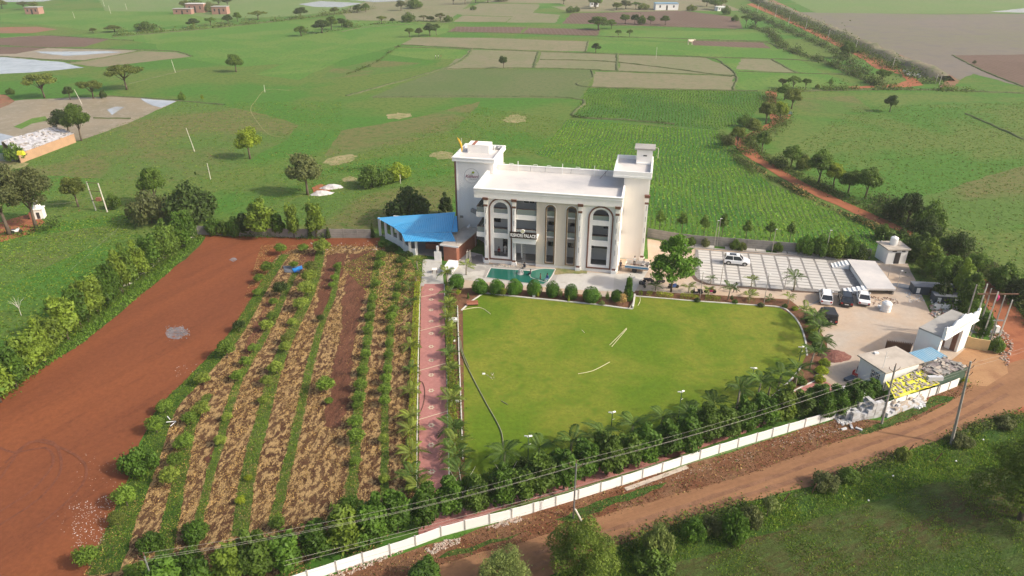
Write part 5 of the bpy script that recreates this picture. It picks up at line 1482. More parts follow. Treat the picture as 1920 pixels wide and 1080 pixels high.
# beige middle with two slots
mb = MB()
mb.slab(rect(8.62, 15.4, 0.55, 11.5), -0.06, 0.34, [arch_loop(10.3, 11.5, 0.98, 10.9), arch_loop(13.68, 14.88, 0.98, 10.9)], plane='xz')
mb.obj('beige_wall', M['beige'], hotel)
for a, b_ in ((10.05, 11.75), (13.43, 15.13)):
    MB().slab(arch_loop(a, b_, 0.76, 11.12), -0.16, -0.062, [arch_loop(a + .22, b_ - .22, 0.98, 10.9)], plane='xz').obj('slot_frame', M['bronze'], hotel)
    MB().slab(arch_loop(a - .08, b_ + .08, 0.68, 11.2), -0.11, -0.064, [arch_loop(a, b_, 0.76, 11.12)], plane='xz').obj('slot_trim', M['white2'], hotel)
# columns with capitals
for u, v in ((0.28, 0), (4.98, 0), (15.66, 0), (21.5, 0), (25.8, 6.15)):
    c = MB().box((u - .26, v - .3, .55), (u + .26, v + .1, 11.2)).obj('column', M['white2'], hotel)
    MB().box((u - .1, v - .335, 1.6), (u + .1, v - .302, 9.6)).obj('flute', M['cream'], c)
    MB().box((u - .42, v - .42, .0), (u + .42, v + .15, .62)).obj('base', M['white2'], c)
    MB().box((u - .3, v - .34, .64), (u + .3, v - .302, .98)).obj('band', M['brown'], c)
    MB().box((u - .32, v - .36, 10.15), (u + .32, v - .302, 10.5)).obj('band', M['brown'], c)
    MB().box((u - .31, v - .35, 10.5), (u + .31, v + .05, 11.25)).obj('capital', M['cream'], c)
    MB().box((u - .4, v - .46, 11.25), (u + .4, v + .05, 11.7), taper=-.04).obj('abacus', M['brown'], c)
    for z in (3.3, 5.2, 7.1, 9.0):
        MB().box((u - .05, v - .35, z), (u + .05, v - .337, z + .9)).obj('inlay', M['glogo'], c)
# roof, parapets, cornice
hb('roof_slab', M['roofc'], (-1.35, 22.0, 0.0, 12.4, 11.72, 12.4))
hb('parapet', M['white'], (-1.55, 22.15, -0.36, -0.08, 11.55, 13.05), (-1.55, -1.27, -0.08, 9.1, 11.55, 13.05), (21.87, 22.15, -0.08, 6.15, 11.9, 13.05))
hb('parapet', M['cream'], (-.6, 20.3, 12.42, 12.65, 11.8, 13.3))
hb('coping', M['white2'], (-1.68, 22.28, -0.5, -0.0, 13.05, 13.16), (-1.68, -1.2, -0.0, 9.1, 13.05, 13.16), (-.6, 20.3, 12.36, 12.7, 13.3, 13.38))
hb('cornice', M['white2'], (-1.62, 22.22, -.44, -.362, 12.62, 12.72))
for u in (3.2, 11.0, 16.5):
    MB().box((u - .05, 12.0, 12.4), (u + .05, 12.12, 14.2)).obj('roof_post', M['white2'], hotel)
for u in (0.4, 1.9, 6.2, 8.6, 13.6):
    mb = MB(); mb.tube([(u - .35, 12.5, 13.38), (u - .35, 12.5, 13.62), (u + .35, 12.5, 13.62), (u + .35, 12.5, 13.38)], .04, 5); mb.obj('vent_pipe', M['white2'], hotel)
for u in (5.4, 8.0, 12.5, 18.4):
    mb = MB(); mb.tube([(u, 12.3, 13.3), (u - .06, 12.3, 12.45)], .035, 5); mb.obj('downpipe', M['metal'], hotel)
MB().tube([(17.6, 10.6, 12.45), (19.4, 12.2, 14.3)], .035, 5).obj('leaning_rod', M['iron'], hotel)
# left tower
TW = [(-7.5, 9.6), (-0.7, 9.6), (-0.7, 17.8), (-7.5, 17.8)]
mb = MB(); mb.slab(TW, 0, 14.55); mb.obj('tower', M['white'], hotel)
MB().box((-7.62, 9.5, .0), (-7.3, 9.598, 14.4)).obj('tower_trim', M['brown'], hotel)
MB().box((-7.3, 9.52, 0), (-7.12, 9.597, 14.4)).obj('tower_trim', M['white2'], hotel)
mb = MB(); mb.slab([(-7.9, 9.2), (-0.3, 9.2), (-0.3, 18.2), (-7.9, 18.2)], 14.4, 14.62); mb.obj('tower_slab', M['white2'], hotel)
mb = MB(); mb.slab([(-7.85, 9.25), (-0.35, 9.25), (-0.35, 18.15), (-7.85, 18.15)], 14.62, 15.16, [[(-7.5, 9.6), (-0.7, 9.6), (-0.7, 17.8), (-7.5, 17.8)]]); mb.obj('tower_parapet', M['white2'], hotel)
mb = MB(); mb.slab([(-7.95, 9.15), (-0.25, 9.15), (-0.25, 18.25), (-7.95, 18.25)], 15.0, 15.08, [[(-7.84, 9.26), (-0.36, 9.26), (-0.36, 18.14), (-7.84, 18.14)]]); mb.obj('tower_cornice', M['white2'], hotel)
mb = MB(); mb.slab([(-7.48, 9.62), (-0.72, 9.62), (-0.72, 17.78), (-7.48, 17.78)], 14.56, 14.68); mb.obj('tower_roof', M['roofc'], hotel)
t = MB().box((-6.3, 13.8, 14.68), (-2.4, 16.4, 16.2)).obj('stair_head', M['white'], hotel)
MB().box((-5.5, 13.75, 16.2), (-4.95, 16.45, 16.23)).obj('painted_stripe', M['brick'], t)
mb = MB(); mb.lathe([(.35, 14.7), (.38, 15.1), (.3, 15.25)], 10, (-1.5, 16.9)); mb.obj('roof_tank', M['metal'], hotel, smooth=True)
mb = MB(); mb.box((-2.1, 16.5, 14.7), (-1.9, 17.4, 15.2)); mb.obj('roof_box', M['white2'], hotel)
MB().box((-.69, 9.62, 12.4), (-.62, 10.3, 14.4)).obj('tower_pilaster', M['white2'], hotel)
MB().box((-.69, 10.45, 12.4), (-.64, 10.62, 14.4)).obj('tower_trim', M['brown'], hotel)
MB().box((-.7, 12.0, 12.6), (-.655, 12.3, 13.0)).obj('switch_box', M['conc'], hotel)
MB().box((-6.9, 9.55, 3.9), (-6.3, 9.597, 4.35)).obj('vent', M['conc'], hotel)
# flag on the left tower
mb = MB(); mb.tube([(-7.0, 12.6, 14.7), (-7.05, 12.6, 17.6)], .045, 5); fp = mb.obj('flag_pole', M['polew'])
fp.location = BO; fp.rotation_euler = (0, 0, -PH); tag(fp, 'pole on the left tower roof with a furled saffron flag', 'flagpole')
mb = MB(); mb.tube([(-7.03, 12.55, 15.2), (-6.95, 12.4, 15.9), (-7.12, 12.4, 16.6), (-7.5, 12.5, 17.3), (-7.75, 12.5, 17.7)], [.10, .16, .2, .15, .04], 6); mb.obj('flag', M['gold'], fp)
# logo on the left tower
LU, LZ, LV = -4.55, 11.85, 9.6
mb = MB()
n = 48
mb.slab([(LU + 1.32 * math.cos(2 * math.pi * k / n), LZ + 1.32 * math.sin(2 * math.pi * k / n)) for k in range(n)], LV - .03, LV - .005, [[(LU + 1.27 * math.cos(2 * math.pi * k / n), LZ + 1.27 * math.sin(2 * math.pi * k / n)) for k in range(n)]], plane='xz')
logo = mb.obj('round_logo', M['glogo'], hotel)
mb = MB()
mb.slab([(LU + .28 + .24 * math.cos(a), LZ + .62 + .2 * math.sin(a)) for a in [2 * math.pi * k / 16 for k in range(16)]], LV - .035, LV - .01, plane='xz'); mb.obj('feather', M['ylogo'], logo)
mb = MB()
mb.slab([(LU + .3 + .11 * math.cos(a), LZ + .62 + .1 * math.sin(a)) for a in [2 * math.pi * k / 12 for k in range(12)]], LV - .045, LV - .036, plane='xz'); mb.obj('feather_eye', M['ylogo2'], logo)
mb = MB(); mb.tube([(LU + .1, LV - .02, LZ + .45), (LU - .15, LV - .02, LZ + .2), (LU - .25, LV - .02, LZ - .05)], [.05, .03, .012], 5); mb.obj('feather_stem', M['ylogo'], logo)


def text(body, size, mat, parent, loc, rot, ext=.02, offset=0.0, shear=0.0, sx=1.0, name='lettering', align='CENTER', space=1.0):
    cu = bpy.data.curves.new(name, 'FONT')
    cu.body = body; cu.size = size; cu.extrude = ext; cu.offset = offset; cu.shear = shear
    cu.align_x = align; cu.align_y = 'CENTER'; cu.space_character = space
    cu.materials.append(mat)
    t_ = bpy.data.objects.new('tmp', cu)
    COL.objects.link(t_)
    me_ = bpy.data.meshes.new_from_object(t_.evaluated_get(bpy.context.evaluated_depsgraph_get()))
    bpy.data.objects.remove(t_)
    me_.name = name
    o = bpy.data.objects.new(name, me_)
    COL.objects.link(o)
    o.parent = parent; o.location = loc; o.rotation_euler = rot; o.scale = (sx, 1, 1)
    return o


text('Kishori', .78, M['mlogo'], logo, (LU - .05, LV - .03, LZ - .12), (R(90), 0, 0), .01, .006, .45)
text('PALACE', .3, M['glogo'], logo, (LU + .28, LV - .03, LZ - .62), (R(90), 0, 0), .01, .004, 0, space=1.25)
# right tower, L shaped under one roof slab
mb = MB(); mb.slab([(21.9, 6.2), (26.0, 6.2), (26.0, 15.4), (20.3, 15.4), (20.3, 12.0), (21.9, 12.0)], 0, 14.5); mb.obj('tower', M['cream'], hotel)
mb = MB(); mb.slab([(20.05, 6.0), (26.25, 6.0), (26.25, 15.6), (20.05, 15.6)], 14.35, 14.7); mb.obj('tower_slab', M['white2'], hotel)
mb = MB(); mb.slab([(20.1, 6.05), (26.2, 6.05), (26.2, 15.55), (20.1, 15.55)], 14.7, 15.4, [[(20.35, 6.3), (25.95, 6.3), (25.95, 15.3), (20.35, 15.3)]]); mb.obj('tower_parapet', M['white2'], hotel)
mb = MB(); mb.slab([(20.34, 6.31), (25.94, 6.31), (25.94, 15.29), (20.34, 15.29)], 14.702, 14.78); mb.obj('tower_roof', M['roofc'], hotel)
lt = MB().box((23.4, 12.6, 14.78), (26.0, 15.2, 17.3)).obj('lift_head', M['white'], hotel)
MB().box((23.0, 12.3, 17.3), (26.4, 15.5, 17.55)).obj('lift_roof', M['conc'], lt)
MB().box((24.5, 12.55, 16.2), (25.1, 12.598, 16.4)).obj('vent', M['dark'], lt)
MB().box((23.5, 12.35, 14.8), (26.1, 12.6, 15.1)).obj('ledge', M['white2'], lt)
MB().tube([(26.4, 14.0, 17.4), (26.9, 14.0, 17.3), (26.95, 14.0, 15.6)], .04, 5).obj('overflow_pipe', M['polew'], lt)
# shallow vertical grooves on the tower faces
mb = MB()
for k in range(16): mb.box((22.1 + k * .24, 6.175, .6), (22.13 + k * .24, 6.199, 14.3))
for k in range(26): mb.box((-7.0 + k * .24, 9.58, 3), (-6.975 + k * .24, 9.599, 14.3)) if not (3 < k * .24 < 5.2) else None
mb.obj('wall_groove', M['cream'], hotel)
# side stair on the left and its slab
st = MB().slab([(-1.3, 4.2), (-1.3, 4.9), (-4.6, 6.0), (-4.6, 5.6)], 8.4, 9.5, plane='xz').obj('stair_slab', M['conc'], hotel)
for k in range(11):
    MB().box((-4.6 + k * .3, 7.0, 2.2 - k * .2), (-4.3 + k * .3, 8.4, 2.36 - k * .2)).obj('stair_step', M['conc'], st)
MB().box((-5.0, 7.0, 0), (-4.6, 8.4, 3.2)).obj('stair_wall', M['cream'], st)
# porch canopy with the sign
pc = MB().slab([(4.8, 5.85), (9.05, 5.85), (8.75, 4.7), (5.15, 4.7)], -1.7, -0.0, plane='xz').obj('canopy', M['white2'], hotel)
MB().box((4.72, -1.9, 5.82), (9.12, 0, 5.95)).obj('canopy_coping', M['white2'], pc)
sg = MB().box((4.6, -1.98, 5.72), (9.0, -1.86, 6.78)).obj('sign_board', M['black'], hotel)
text('KISHORI PALACE', .78, M['white2'], sg, (6.8, -2.0, 6.2), (R(90), 0, 0), .03, .02, 0, .70)
mb = MB(); mb.slab([(6.75 + .36 * math.cos(a), 6.98 + .36 * math.sin(a)) for a in [2 * math.pi * k / 20 for k in range(20)]], -2.04, -1.9, plane='xz'); mb.obj('sign_emblem', M['white2'], sg)
mb = MB(); mb.slab([(6.75 + .2 * math.cos(a), 6.98 + .2 * math.sin(a)) for a in [2 * math.pi * k / 16 for k in range(16)]], -2.06, -2.045, [[(6.75 + .15 * math.cos(a), 6.98 + .15 * math.sin(a)) for a in [2 * math.pi * k / 16 for k in range(16)]]], plane='xz'); mb.obj('emblem_ring', M['ylogo2'], sg)
hb('porch_column', M['white2'], (5.8, 6.1, 1.6, 1.9, .25, 4.6))
# things in the porch
mb = MB()
for s in (0, .5):
    mb.tube([(6.3 + s, -.2, 0), (6.38 + s * .8, 0.1, 4.2)], .04, 5)
for k in range(14): mb.tube([(6.3, -.2 + k * .02, .3 + k * .29), (6.82, -.2 + k * .02, .3 + k * .29)], .03, 4)
o = mb.obj('scaffold_ladder', M['metal']); o.location = BO; o.rotation_euler = (0, 0, -PH); tag(o, 'grey scaffold ladder standing upright in the hotel porch', 'ladder')


def hotel_local(o):
    o.location = BO; o.rotation_euler = (0, 0, -PH); return o


mb = MB()
for (a, b_) in (((-3.0, 2.2), (-2.85, 2.1)), ((-2.3, 2.2), (-2.45, 2.1)), ((-3.0, 2.9), (-2.85, 2.7)), ((-2.3, 2.9), (-2.45, 2.7))):
    mb.tube([(a[0], a[1] - 3.4, 0), (b_[0], b_[1] - 3.4, 2.4)], .035, 5)
for k in range(8): mb.tube([(-2.97 + k * .015, -1.2, .3 + k * .28), (-2.33 - k * .015, -1.2, .3 + k * .28)], .028, 4)
tag(hotel_local(mb.obj('step_ladder', M['polew'])), 'pale step ladder on the concrete left of the pool', 'ladder')

# ---------------------------------------------------------------- pool
def in_hotel(pts): return [BL(u, v) for u, v in pts]


sheet('pool_surround', in_hotel([(0.6, -1.6), (12.8, 1.2 - 1.3), (12.6, -6.8), (1.0, -6.0)]), 8, M['conc'], amp=0, ground=True)
sheet('pool_water', in_hotel([(1.5, -2.2), (8.1, -2.0), (8.3, -1.9), (8.2, -3.6), (8.6, -4.4), (9.6, -5.0), (11.3, -5.6), (10.9, -6.3), (8.0, -6.4), (1.6, -5.7)]), 10, M['pool'], amp=0, ground=True)
sheet('pool_water', in_hotel([(8.36, -1.9), (9.2, -1.1), (10.4, -.55), (11.9, -.5), (11.75, -3.0), (11.4, -5.5), (9.66, -4.9), (8.68, -4.3), (8.3, -3.55)]), 10, M['pool2'], amp=0, ground=True)
mb = MB()
for seg in ([(1.4, -2.05), (8.3, -1.8)], [(8.3, -1.8), (9.1, -1.0), (10.3, -.42), (12.05, -.35)], [(12.05, -.35), (11.9, -3.0), (11.5, -5.6)], [(1.4, -2.05), (1.45, -5.8)], [(8.3, -1.8), (8.2, -3.6), (8.6, -4.4), (9.6, -5.0), (11.4, -5.6)]):
    for i in range(len(seg) - 1):
        mb.tube([(seg[i][0], seg[i][1], .03), (seg[i + 1][0], seg[i + 1][1], .03)], .07, 6)
tag(hotel_local(mb.obj('pool_edge', M['cream'])), 'raised pale rim round the green pool', 'pool edge')
mb = MB(); mb.lathe([(.5, .07), (.35, .16), (.16, .3), (.08, .9), (.05, .92)], 12, (6.7, -3.4))
for k in range(14):
    a = k * .45; mb.tube([(6.7, -3.4, .85), (6.7 + .3 * math.cos(a), -3.4 + .3 * math.sin(a), .8), (6.7 + .55 * math.cos(a), -3.4 + .55 * math.sin(a), .1)], .025, 4)
tag(hotel_local(mb.obj('fountain', M['whitesheet'])), 'small white bubbling fountain in the green pool', 'fountain')
stones('rubble', [(922, 500), (985, 504), (990, 498), (925, 495)], 260, 0.06, 0.13, [M['stone'], M['conc']], 'rough stones between the hotel front and the pool')
sheet('brown_soil_patch', [(1042, 502), (1100, 507), (1100, 514), (1060, 514), (1040, 516)], 9, M['straw'], amp=.15, step=.6)
sheet('dirt_stain', [(878, 482), (905, 478), (907, 495), (885, 497), (872, 490)], 9, M['floorin'], amp=.3, step=.5)
sheet('dirt_stain', [(866, 503), (905, 500), (915, 505), (880, 512)], 9, M['conc'], amp=.3, step=.5)

# ---------------------------------------------------------------- blue pavilion
pav = empty('pavilion', BO, -PH, 'open sided hall with a bright blue corrugated sheet roof and white pillars', 'pavilion')


def corrugated(name, P0, P1, P2, P3, mat, parent, pitch=0.28, amp=0.035):
    """sheet through four corners, waves running from edge P0-P1 to edge P3-P2"""
    P0, P1, P2, P3 = (Vector(p) for p in (P0, P1, P2, P3))
    n = max(4, int((P1 - P0).length / pitch) * 4)
    vs = []
    for i in range(n + 1):
        t = i / n
        dz = amp * math.sin(t * n * math.pi / 2)
        a = P0.lerp(P1, t); b_ = P3.lerp(P2, t)
        vs += [(a.x, a.y, a.z + dz), (b_.x, b_.y, b_.z + dz)]
    fs = [(i * 2, i * 2 + 2, i * 2 + 3, i * 2 + 1) for i in range(n)]
    mb = MB().add(vs, fs)
    k = len(vs)
    mb.add([(v[0], v[1], v[2] - .03) for v in vs], [tuple(reversed(f)) for f in fs])
    return mb.obj(name, mat, parent, fix=False)


zr = 3.6
pts = dict(P1=(-21.9, 7.3, 3.55), P2=(-17.6, 3.9, 3.5), P3=(-15.1, 1.3, 3.55), P4=(-13.75, -.9, 3.05), P5=(-5.25, .75, 3.05), P6=(-6.6, 3.0, 3.75), P7=(-5.6, 3.3, 3.8), P8=(-7.6, 9.2, 5.0), P9=(-7.6, 3.6, 3.9))
corrugated('roof_sheet', pts['P3'], pts['P6'], pts['P5'], pts['P4'], M['blue'], pav)
corrugated('roof_sheet', pts['P3'], (-6.65, 3.05, 3.8), (-7.7, 9.4, 5.0), pts['P2'], M['blue'], pav)
corrugated('roof_sheet', (-17.62, 3.92, 3.5), (-17.6, 3.95, 3.51), (-7.7, 9.42, 5.01), (-21.9, 7.35, 3.55), M['blue'], pav, .02)
corrugated('roof_sheet', pts['P6'], pts['P7'], (-7.0, 8.0, 4.8), (-7.4, 8.0, 4.8), M['blue'], pav)
for (u, v, h) in [(-21.6, 7.6, 3.5), (-20.0, 6.5, 3.5), (-18.4, 5.4, 3.45), (-16.7, 3.9, 3.45), (-15.0, 2.0, 3.4), (-13.3, .2, 2.7), (-12.3, .6, 2.6), (-8.0, -.9, 2.7)]:
    MB().box((u - .18, v - .18, 0), (u + .18, v + .18, h)).obj('pillar', M['white'], pav)
mb = MB()
for a, b_, h0, h1 in (((-20.2, 6.6), (-16.7, 3.9), 1.1, 1.2), ((-16.7, 3.9), (-13.2, .2), 1.2, 1.3), ((-13.2, .2), (-12.2, .0), 1.3, 1.4)):
    a = Vector((a[0], a[1], 0)); b_ = Vector((b_[0], b_[1], 0)); d = (b_ - a).normalized(); nn = Vector((-d.y, d.x, 0)) * .1
    mb.add([a - nn, b_ - nn, b_ + nn, a + nn, a - nn + Vector((0, 0, h0)), b_ - nn + Vector((0, 0, h1)), b_ + nn + Vector((0, 0, h1)), a + nn + Vector((0, 0, h0))], [(0, 3, 2, 1), (4, 5, 6, 7), (0, 1, 5, 4), (1, 2, 6, 5), (2, 3, 7, 6), (3, 0, 4, 7)])
mb.obj('low_wall', M['white'], pav)
MB().box((-8.6, -1.1, 0), (-7.4, -.8, 1.7)).obj('low_wall', M['white'], pav)
MB().slab([(-21.5, 7.8), (-13.2, .6), (-7.6, .6), (-7.6, 9.2), (-14, 10)], 0.02, 0.08).obj('floor', M['floorin'], pav)
MB().box((-19.5, 9.3, .0), (-7.7, 9.5, 3.4)).obj('back_wall', M['cream'], pav)
MB().box((-11.6, 3.4, .08), (-8.9, 4.2, 1.1)).obj('counter', M['brick'], pav)
MB().box((-7.2, .9, 0), (-6.9, 3.2, 3.0)).obj('side_wall', M['brown'], pav)
# brick kitchen block with a slab roof
kit = empty('brick_kitchen', BO, -PH, 'low brick room with a pale slab roof between pavilion and hotel', 'building')
MB().slab([(-7.6, -.9), (-4.3, -1.3), (-2.6, 7.4), (-5.6, 7.6)], 2.85, 3.05).obj('roof', M['roofc2'], kit)
MB().box((-7.0, -.8, 0), (-5.0, -.55, 2.85)).obj('brick_wall', M['brick'], kit)
MB().slab([(-5.0, -.8), (-4.75, -.8), (-3.2, 6.8), (-3.45, 6.8)], 0, 2.85).obj('brick_wall', M['brick'], kit)
MB().slab([(-7.55, -1.02), (-4.2, -1.42), (-4.22, -1.31), (-7.57, -.91)], 2.83, 3.09).obj('roof_edge', M['white2'], kit)
MB().box((-3.9, 6.2, 0), (-3.3, 7.4, 2.85)).obj('corner_pier', M['white2'], kit)
MB().tube([(-4.9, -.3, 3.05), (-4.9, -.3, 4.3)], .03, 5).obj('roof_rod', M['iron'], kit)
tag(hotel_local(MB().slab([(-5.7, -6.0), (-4.1, -6.0), (-4.1, -2.3), (-5.7, -2.3)], 0.9, 1.0).box((-5.7, -6.0, 0), (-5.55, -2.3, .9)).box((-4.25, -6, 0), (-4.1, -2.3, .9)).obj('white_counter', M['white2'])), 'white topped slab counter by the path landing', 'counter')

# ---------------------------------------------------------------- walls
def panel_wall(root_name, label, px, h, bay, mats, t=0.08, courses=1, post=0.14, wob=0.0, ground=False, post_m=None):
    L = smooth_line(px, 0.4, ground)
    root = empty(root_name, L[0], 0, label, 'wall')
    pts = [L[0]]; acc = 0
    for k in range(1, len(L)):
        acc += (L[k] - L[k - 1]).length
        if acc >= bay: pts.append(L[k]); acc = 0
    o0 = L[0]
    cache = {}
    for i in range(len(pts) - 1):
        a, b_ = pts[i], pts[i + 1]
        d = b_ - a; ang = math.atan2(d.y, d.x); ln = d.length
        if 'p' not in cache:
            if courses == 1:
                mb = MB(); n = 5
                # one precast panel with a slightly wavy top
                top = [(k / n, h * (1 - .03 * math.sin(k / n * math.pi) - .04)) for k in range(n + 1)]
                vs = []
                for s in (-t / 2, t / 2):
                    vs += [(k / n, s, -.02) for k in range(n + 1)] + [(x, s, z) for x, z in top]
                m_ = n + 1
                fs = []
                for k in range(n):
                    fs += [(k, k + 1, m_ + k + 1, m_ + k), (2 * m_ + k + 1, 2 * m_ + k, 3 * m_ + k, 3 * m_ + k + 1), (m_ + k, m_ + k + 1, 3 * m_ + k + 1, 3 * m_ + k)]
                fs += [(0, m_, 3 * m_, 2 * m_), (n, 2 * m_ + n, 3 * m_ + n, m_ + n)]
                cache['p'] = [mb.add(vs, fs).mesh('panel', mats)]
            else:
                cache['p'] = []
                ch = h / courses
                cache['p'] = [MB().box((0, -t / 2, 0.0), (1, t / 2, ch - .02), taper=0).mesh('panel', mats)]
                cache['ch'] = ch
            cache['q'] = MB().box((-post / 2, -post / 2, -.02), (post / 2, post / 2, h * 1.02)).mesh('post', post_m or mats)
        if courses == 1:
            link('panel', cache['p'][0], root, loc=a - o0, rot=(0, 0, ang), scale=(ln, 1, 1 + random.uniform(-wob, wob)))
        else:
            for c_ in range(courses):
                link('panel', cache['p'][0], root, loc=a - o0 + Vector((0, 0, c_ * cache['ch'])), rot=(0, 0, ang), scale=(ln, 1, 1))
        link('post', cache['q'], root, loc=a - o0, rot=(0, 0, ang))
    return root


panel_wall('boundary_wall', 'long white panelled boundary wall beside the dirt road', [(300, 1185), (430, 1138), (568, 1092), (672, 1058), (763, 1029), (839, 1002), (1000, 961), (1171, 908), (1311, 861), (1441, 821), (1574, 782)], 1.22, 2.1, M['white2'], wob=.03, post_m=M['conc'])
panel_wall('boundary_wall', 'short cream wall behind the brick stacks and netting', [(1655, 772), (1696, 757), (1749, 742), (1806, 720)], 1.3, 1.6, M['cream'], post_m=M['conc2'])
panel_wall('precast_wall', 'grey precast concrete wall behind the red lot and orchard', [(372, 440), (450, 443), (560, 446), (640, 446), (705, 447)], 1.75, 2.3, M['conc2'], courses=4, post=.16)
panel_wall('precast_wall', 'grey precast concrete wall behind the hotel yard and parking', [(1214, 445), (1287, 457), (1360, 463), (1497, 474), (1643, 486)], 1.8, 2.3, M['conc2'], courses=4, post=.16)
panel_wall('boundary_wall', 'cream wall mostly hidden by the left tree row', [(364, 446), (325, 474), (268, 516), (208, 560), (146, 610), (76, 672), (4, 736), (-80, 820)], 1.0, 2.6, M['cream'])
panel_wall('yellow_wall', 'short ochre wall joining the gate on its right', [(1811, 652), (1856, 660)], 1.75, 2.35, M['yellowwall'], t=.15, post=.25)


# kerbs
def kerb(px, w, h, mat, label, step=0.5):
    L = smooth_line(px, step)
    n = len(L); vs = []
    for i, p in enumerate(L):
        d = (L[min(i + 1, n - 1)] - L[max(i - 1, 0)]).normalized(); nn = Vector((-d.y, d.x, 0)) * w / 2
        for s, z in ((-1, -.02), (-1, h), (1, h), (1, -.02)):
            q = p + nn * s; vs.append((q.x, q.y, z))
    fs = [(i * 4 + k, i * 4 + (k + 1) % 4, i * 4 + 4 + (k + 1) % 4, i * 4 + 4 + k) for i in range(n - 1) for k in range(3)]
    fs += [(0, 1, 2, 3), tuple((n - 1) * 4 + k for k in (3, 2, 1, 0))]
    return tag(MB().add(vs, fs).obj('kerb', mat), label, None, None, 'structure')


M['kerbm'] = paint('kerb concrete', (0.58, 0.56, 0.50), 0.85, 0.2, 1.0)
kerb([(908, 550), (940, 554), (1040, 564), (1120, 572), (1172, 579), (1186, 580)], .28, .16, M['kerbm'], 'kerb on the hotel side of the lawn')
kerb([(1186, 580), (1188, 570), (1190, 556)], .24, .5, M['kerbm'], 'low wall at the lawn corner')
kerb([(1190, 556), (1240, 560), (1300, 565), (1400, 572), (1462, 577), (1484, 590), (1500, 611), (1510, 640), (1513, 668)], .22, .15, M['kerbm'], 'kerb on the car park side of the lawn')
kerb([(865, 583), (884, 566), (906, 551)], .22, .15, M['kerbm'], 'slanting kerb at the lawn corner')
kerb([(858, 575), (860, 640), (863, 720), (866, 800), (868, 862)], .14, .22, M['kerbm'], 'narrow kerb between path bed and lawn')
kerb([(1503, 688), (1480, 716), (1442, 749), (1402, 771), (1320, 803), (1200, 843), (1100, 869), (1000, 889), (940, 893)], .18, .16, M['kerbm'], 'kerb on the lower curve of the lawn')
kerb([(1552, 700), (1530, 714), (1500, 728), (1430, 765), (1330, 809), (1200, 852)], .16, .14, M['kerbm'], 'kerb between bed and curved pink path')
kerb([(788, 534), (785, 640), (783, 760), (781, 930)], .12, .12, M['kerbm'], 'left kerb of the garden path')
kerb([(833, 534), (837, 640), (839, 760), (843, 925)], .12, .12, M['kerbm'], 'right kerb of the garden path')

# cream inlays of the garden path: open flower figures and thin lines
gp = empty('path_inlay', G(808, 700), 0, 'cream star and line inlays set in the pink garden path', 'paving inlay')
gp['kind'] = 'structure'; del gp['category']
mb = MB()
star = []
for k in range(12):
    a = 2 * math.pi * k / 12; r_ = .42 if k % 2 == 0 else .27
    star.append((r_ * math.cos(a), r_ * math.sin(a)))
inner = [(x * .5, y * .5) for x, y in star]
mb.slab(star, 0, .012, [inner]); sm = mb.mesh('star_tile', M['starm'])
for y in (543.7, 562.6, 582.2, 603.3, 626.2, 650.8, 676.6, 704.3, 733.3, 765.2, 798.5, 835.1, 885.4, 917.8):
    p = G(808.5 if y < 850 else 810, y) - gp.location
    link('star_tile', sm, gp, loc=p + Vector((0, 0, .088)), rot=(0, 0, R(7)))
for (x0, y0, x1, y1) in ((789, 558, 832, 549), (788, 621, 835, 609), (786, 696, 837, 682), (785, 788, 839, 772)):
    a, b_ = G(x0, y0) - gp.location, G(x1, y1) - gp.location
    d = (b_ - a).normalized(); nn = Vector((-d.y, d.x, 0)) * .05
    vs = [a - nn, b_ - nn, b_ + nn, a + nn]
    mb = MB().add([(v.x, v.y, .088) for v in vs] + [(v.x, v.y, .1) for v in vs], [(0, 3, 2, 1), (4, 5, 6, 7), (0, 1, 5, 4), (1, 2, 6, 5), (2, 3, 7, 6), (3, 0, 4, 7)])
    mb.obj('line_tile', M['starm'], gp)

# ---------------------------------------------------------------- paved parking
pk = empty('parking_pavement', BO, -PH)
pk['kind'] = 'structure'; pk['label'] = 'raised parking ground of pale slabs in dark pebble strips'
OUT = [(35.1, 12.1), (36.0, .9), (36.9, -.3), (38.4, -.95), (46, -.9), (58.2, .6), (58.2, 12.6)]
OUT = [(34.9, 12.5), (34.3, 2.2), (34.9, .4), (36.2, -.8), (37.6, -1.1), (60.2, -.3), (60.2, 13.0)]
MB().slab(OUT, -.02, .14).obj('pebble_bed', M['pebble'], pk)
inn = np.array([[p[0], p[1]] for p in OUT])
pvm = [MB().box((0, 0, 0), (1.84, .88, .03), taper=.01).mesh('paver', M['paver']) for _ in range(1)]
npv = 0
for i in range(12):
    for j in range(12):
        u = 35.3 + i * 2.14; v = -.7 + j * 1.09
        cs = np.array([[u, v], [u + 1.92, v], [u, v + .95], [u + 1.92, v + .95]])
        if inside(cs, [tuple(q) for q in inn]).all() and u + 1.92 < (59.3 if 1.6 < v < 8.8 else 56.6):
            link('paver', pvm[0], pk, loc=(u, v, .141 + random.uniform(0, .012)), rot=(random.uniform(-.003, .003), 0, random.uniform(-.006, .006)))
hk = MB()
M['soilb'] = paint('dark soil edge', (0.11, 0.07, 0.05), 0.9, .2)
for a, b_ in (((34.0, 2.3), (34.6, .2)), ((34.6, .2), (36.1, -1.1)), ((36.1, -1.1), (47.6, -1.15)), ((49.0, -1.0), (58.6, .15))):
    A = Vector((a[0], a[1], 0)); B_ = Vector((b_[0], b_[1], 0)); d = (B_ - A).normalized(); nn = Vector((-d.y, d.x, 0)) * .28
    vs = [A - nn, B_ - nn, B_ + nn, A + nn]
    hk.add([(v.x, v.y, 0) for v in vs] + [(v.x, v.y, .1) for v in vs], [(0, 3, 2, 1), (4, 5, 6, 7), (0, 1, 5, 4), (1, 2, 6, 5), (2, 3, 7, 6), (3, 0, 4, 7)])
hk.obj('soil_edge', M['soilb'], pk)
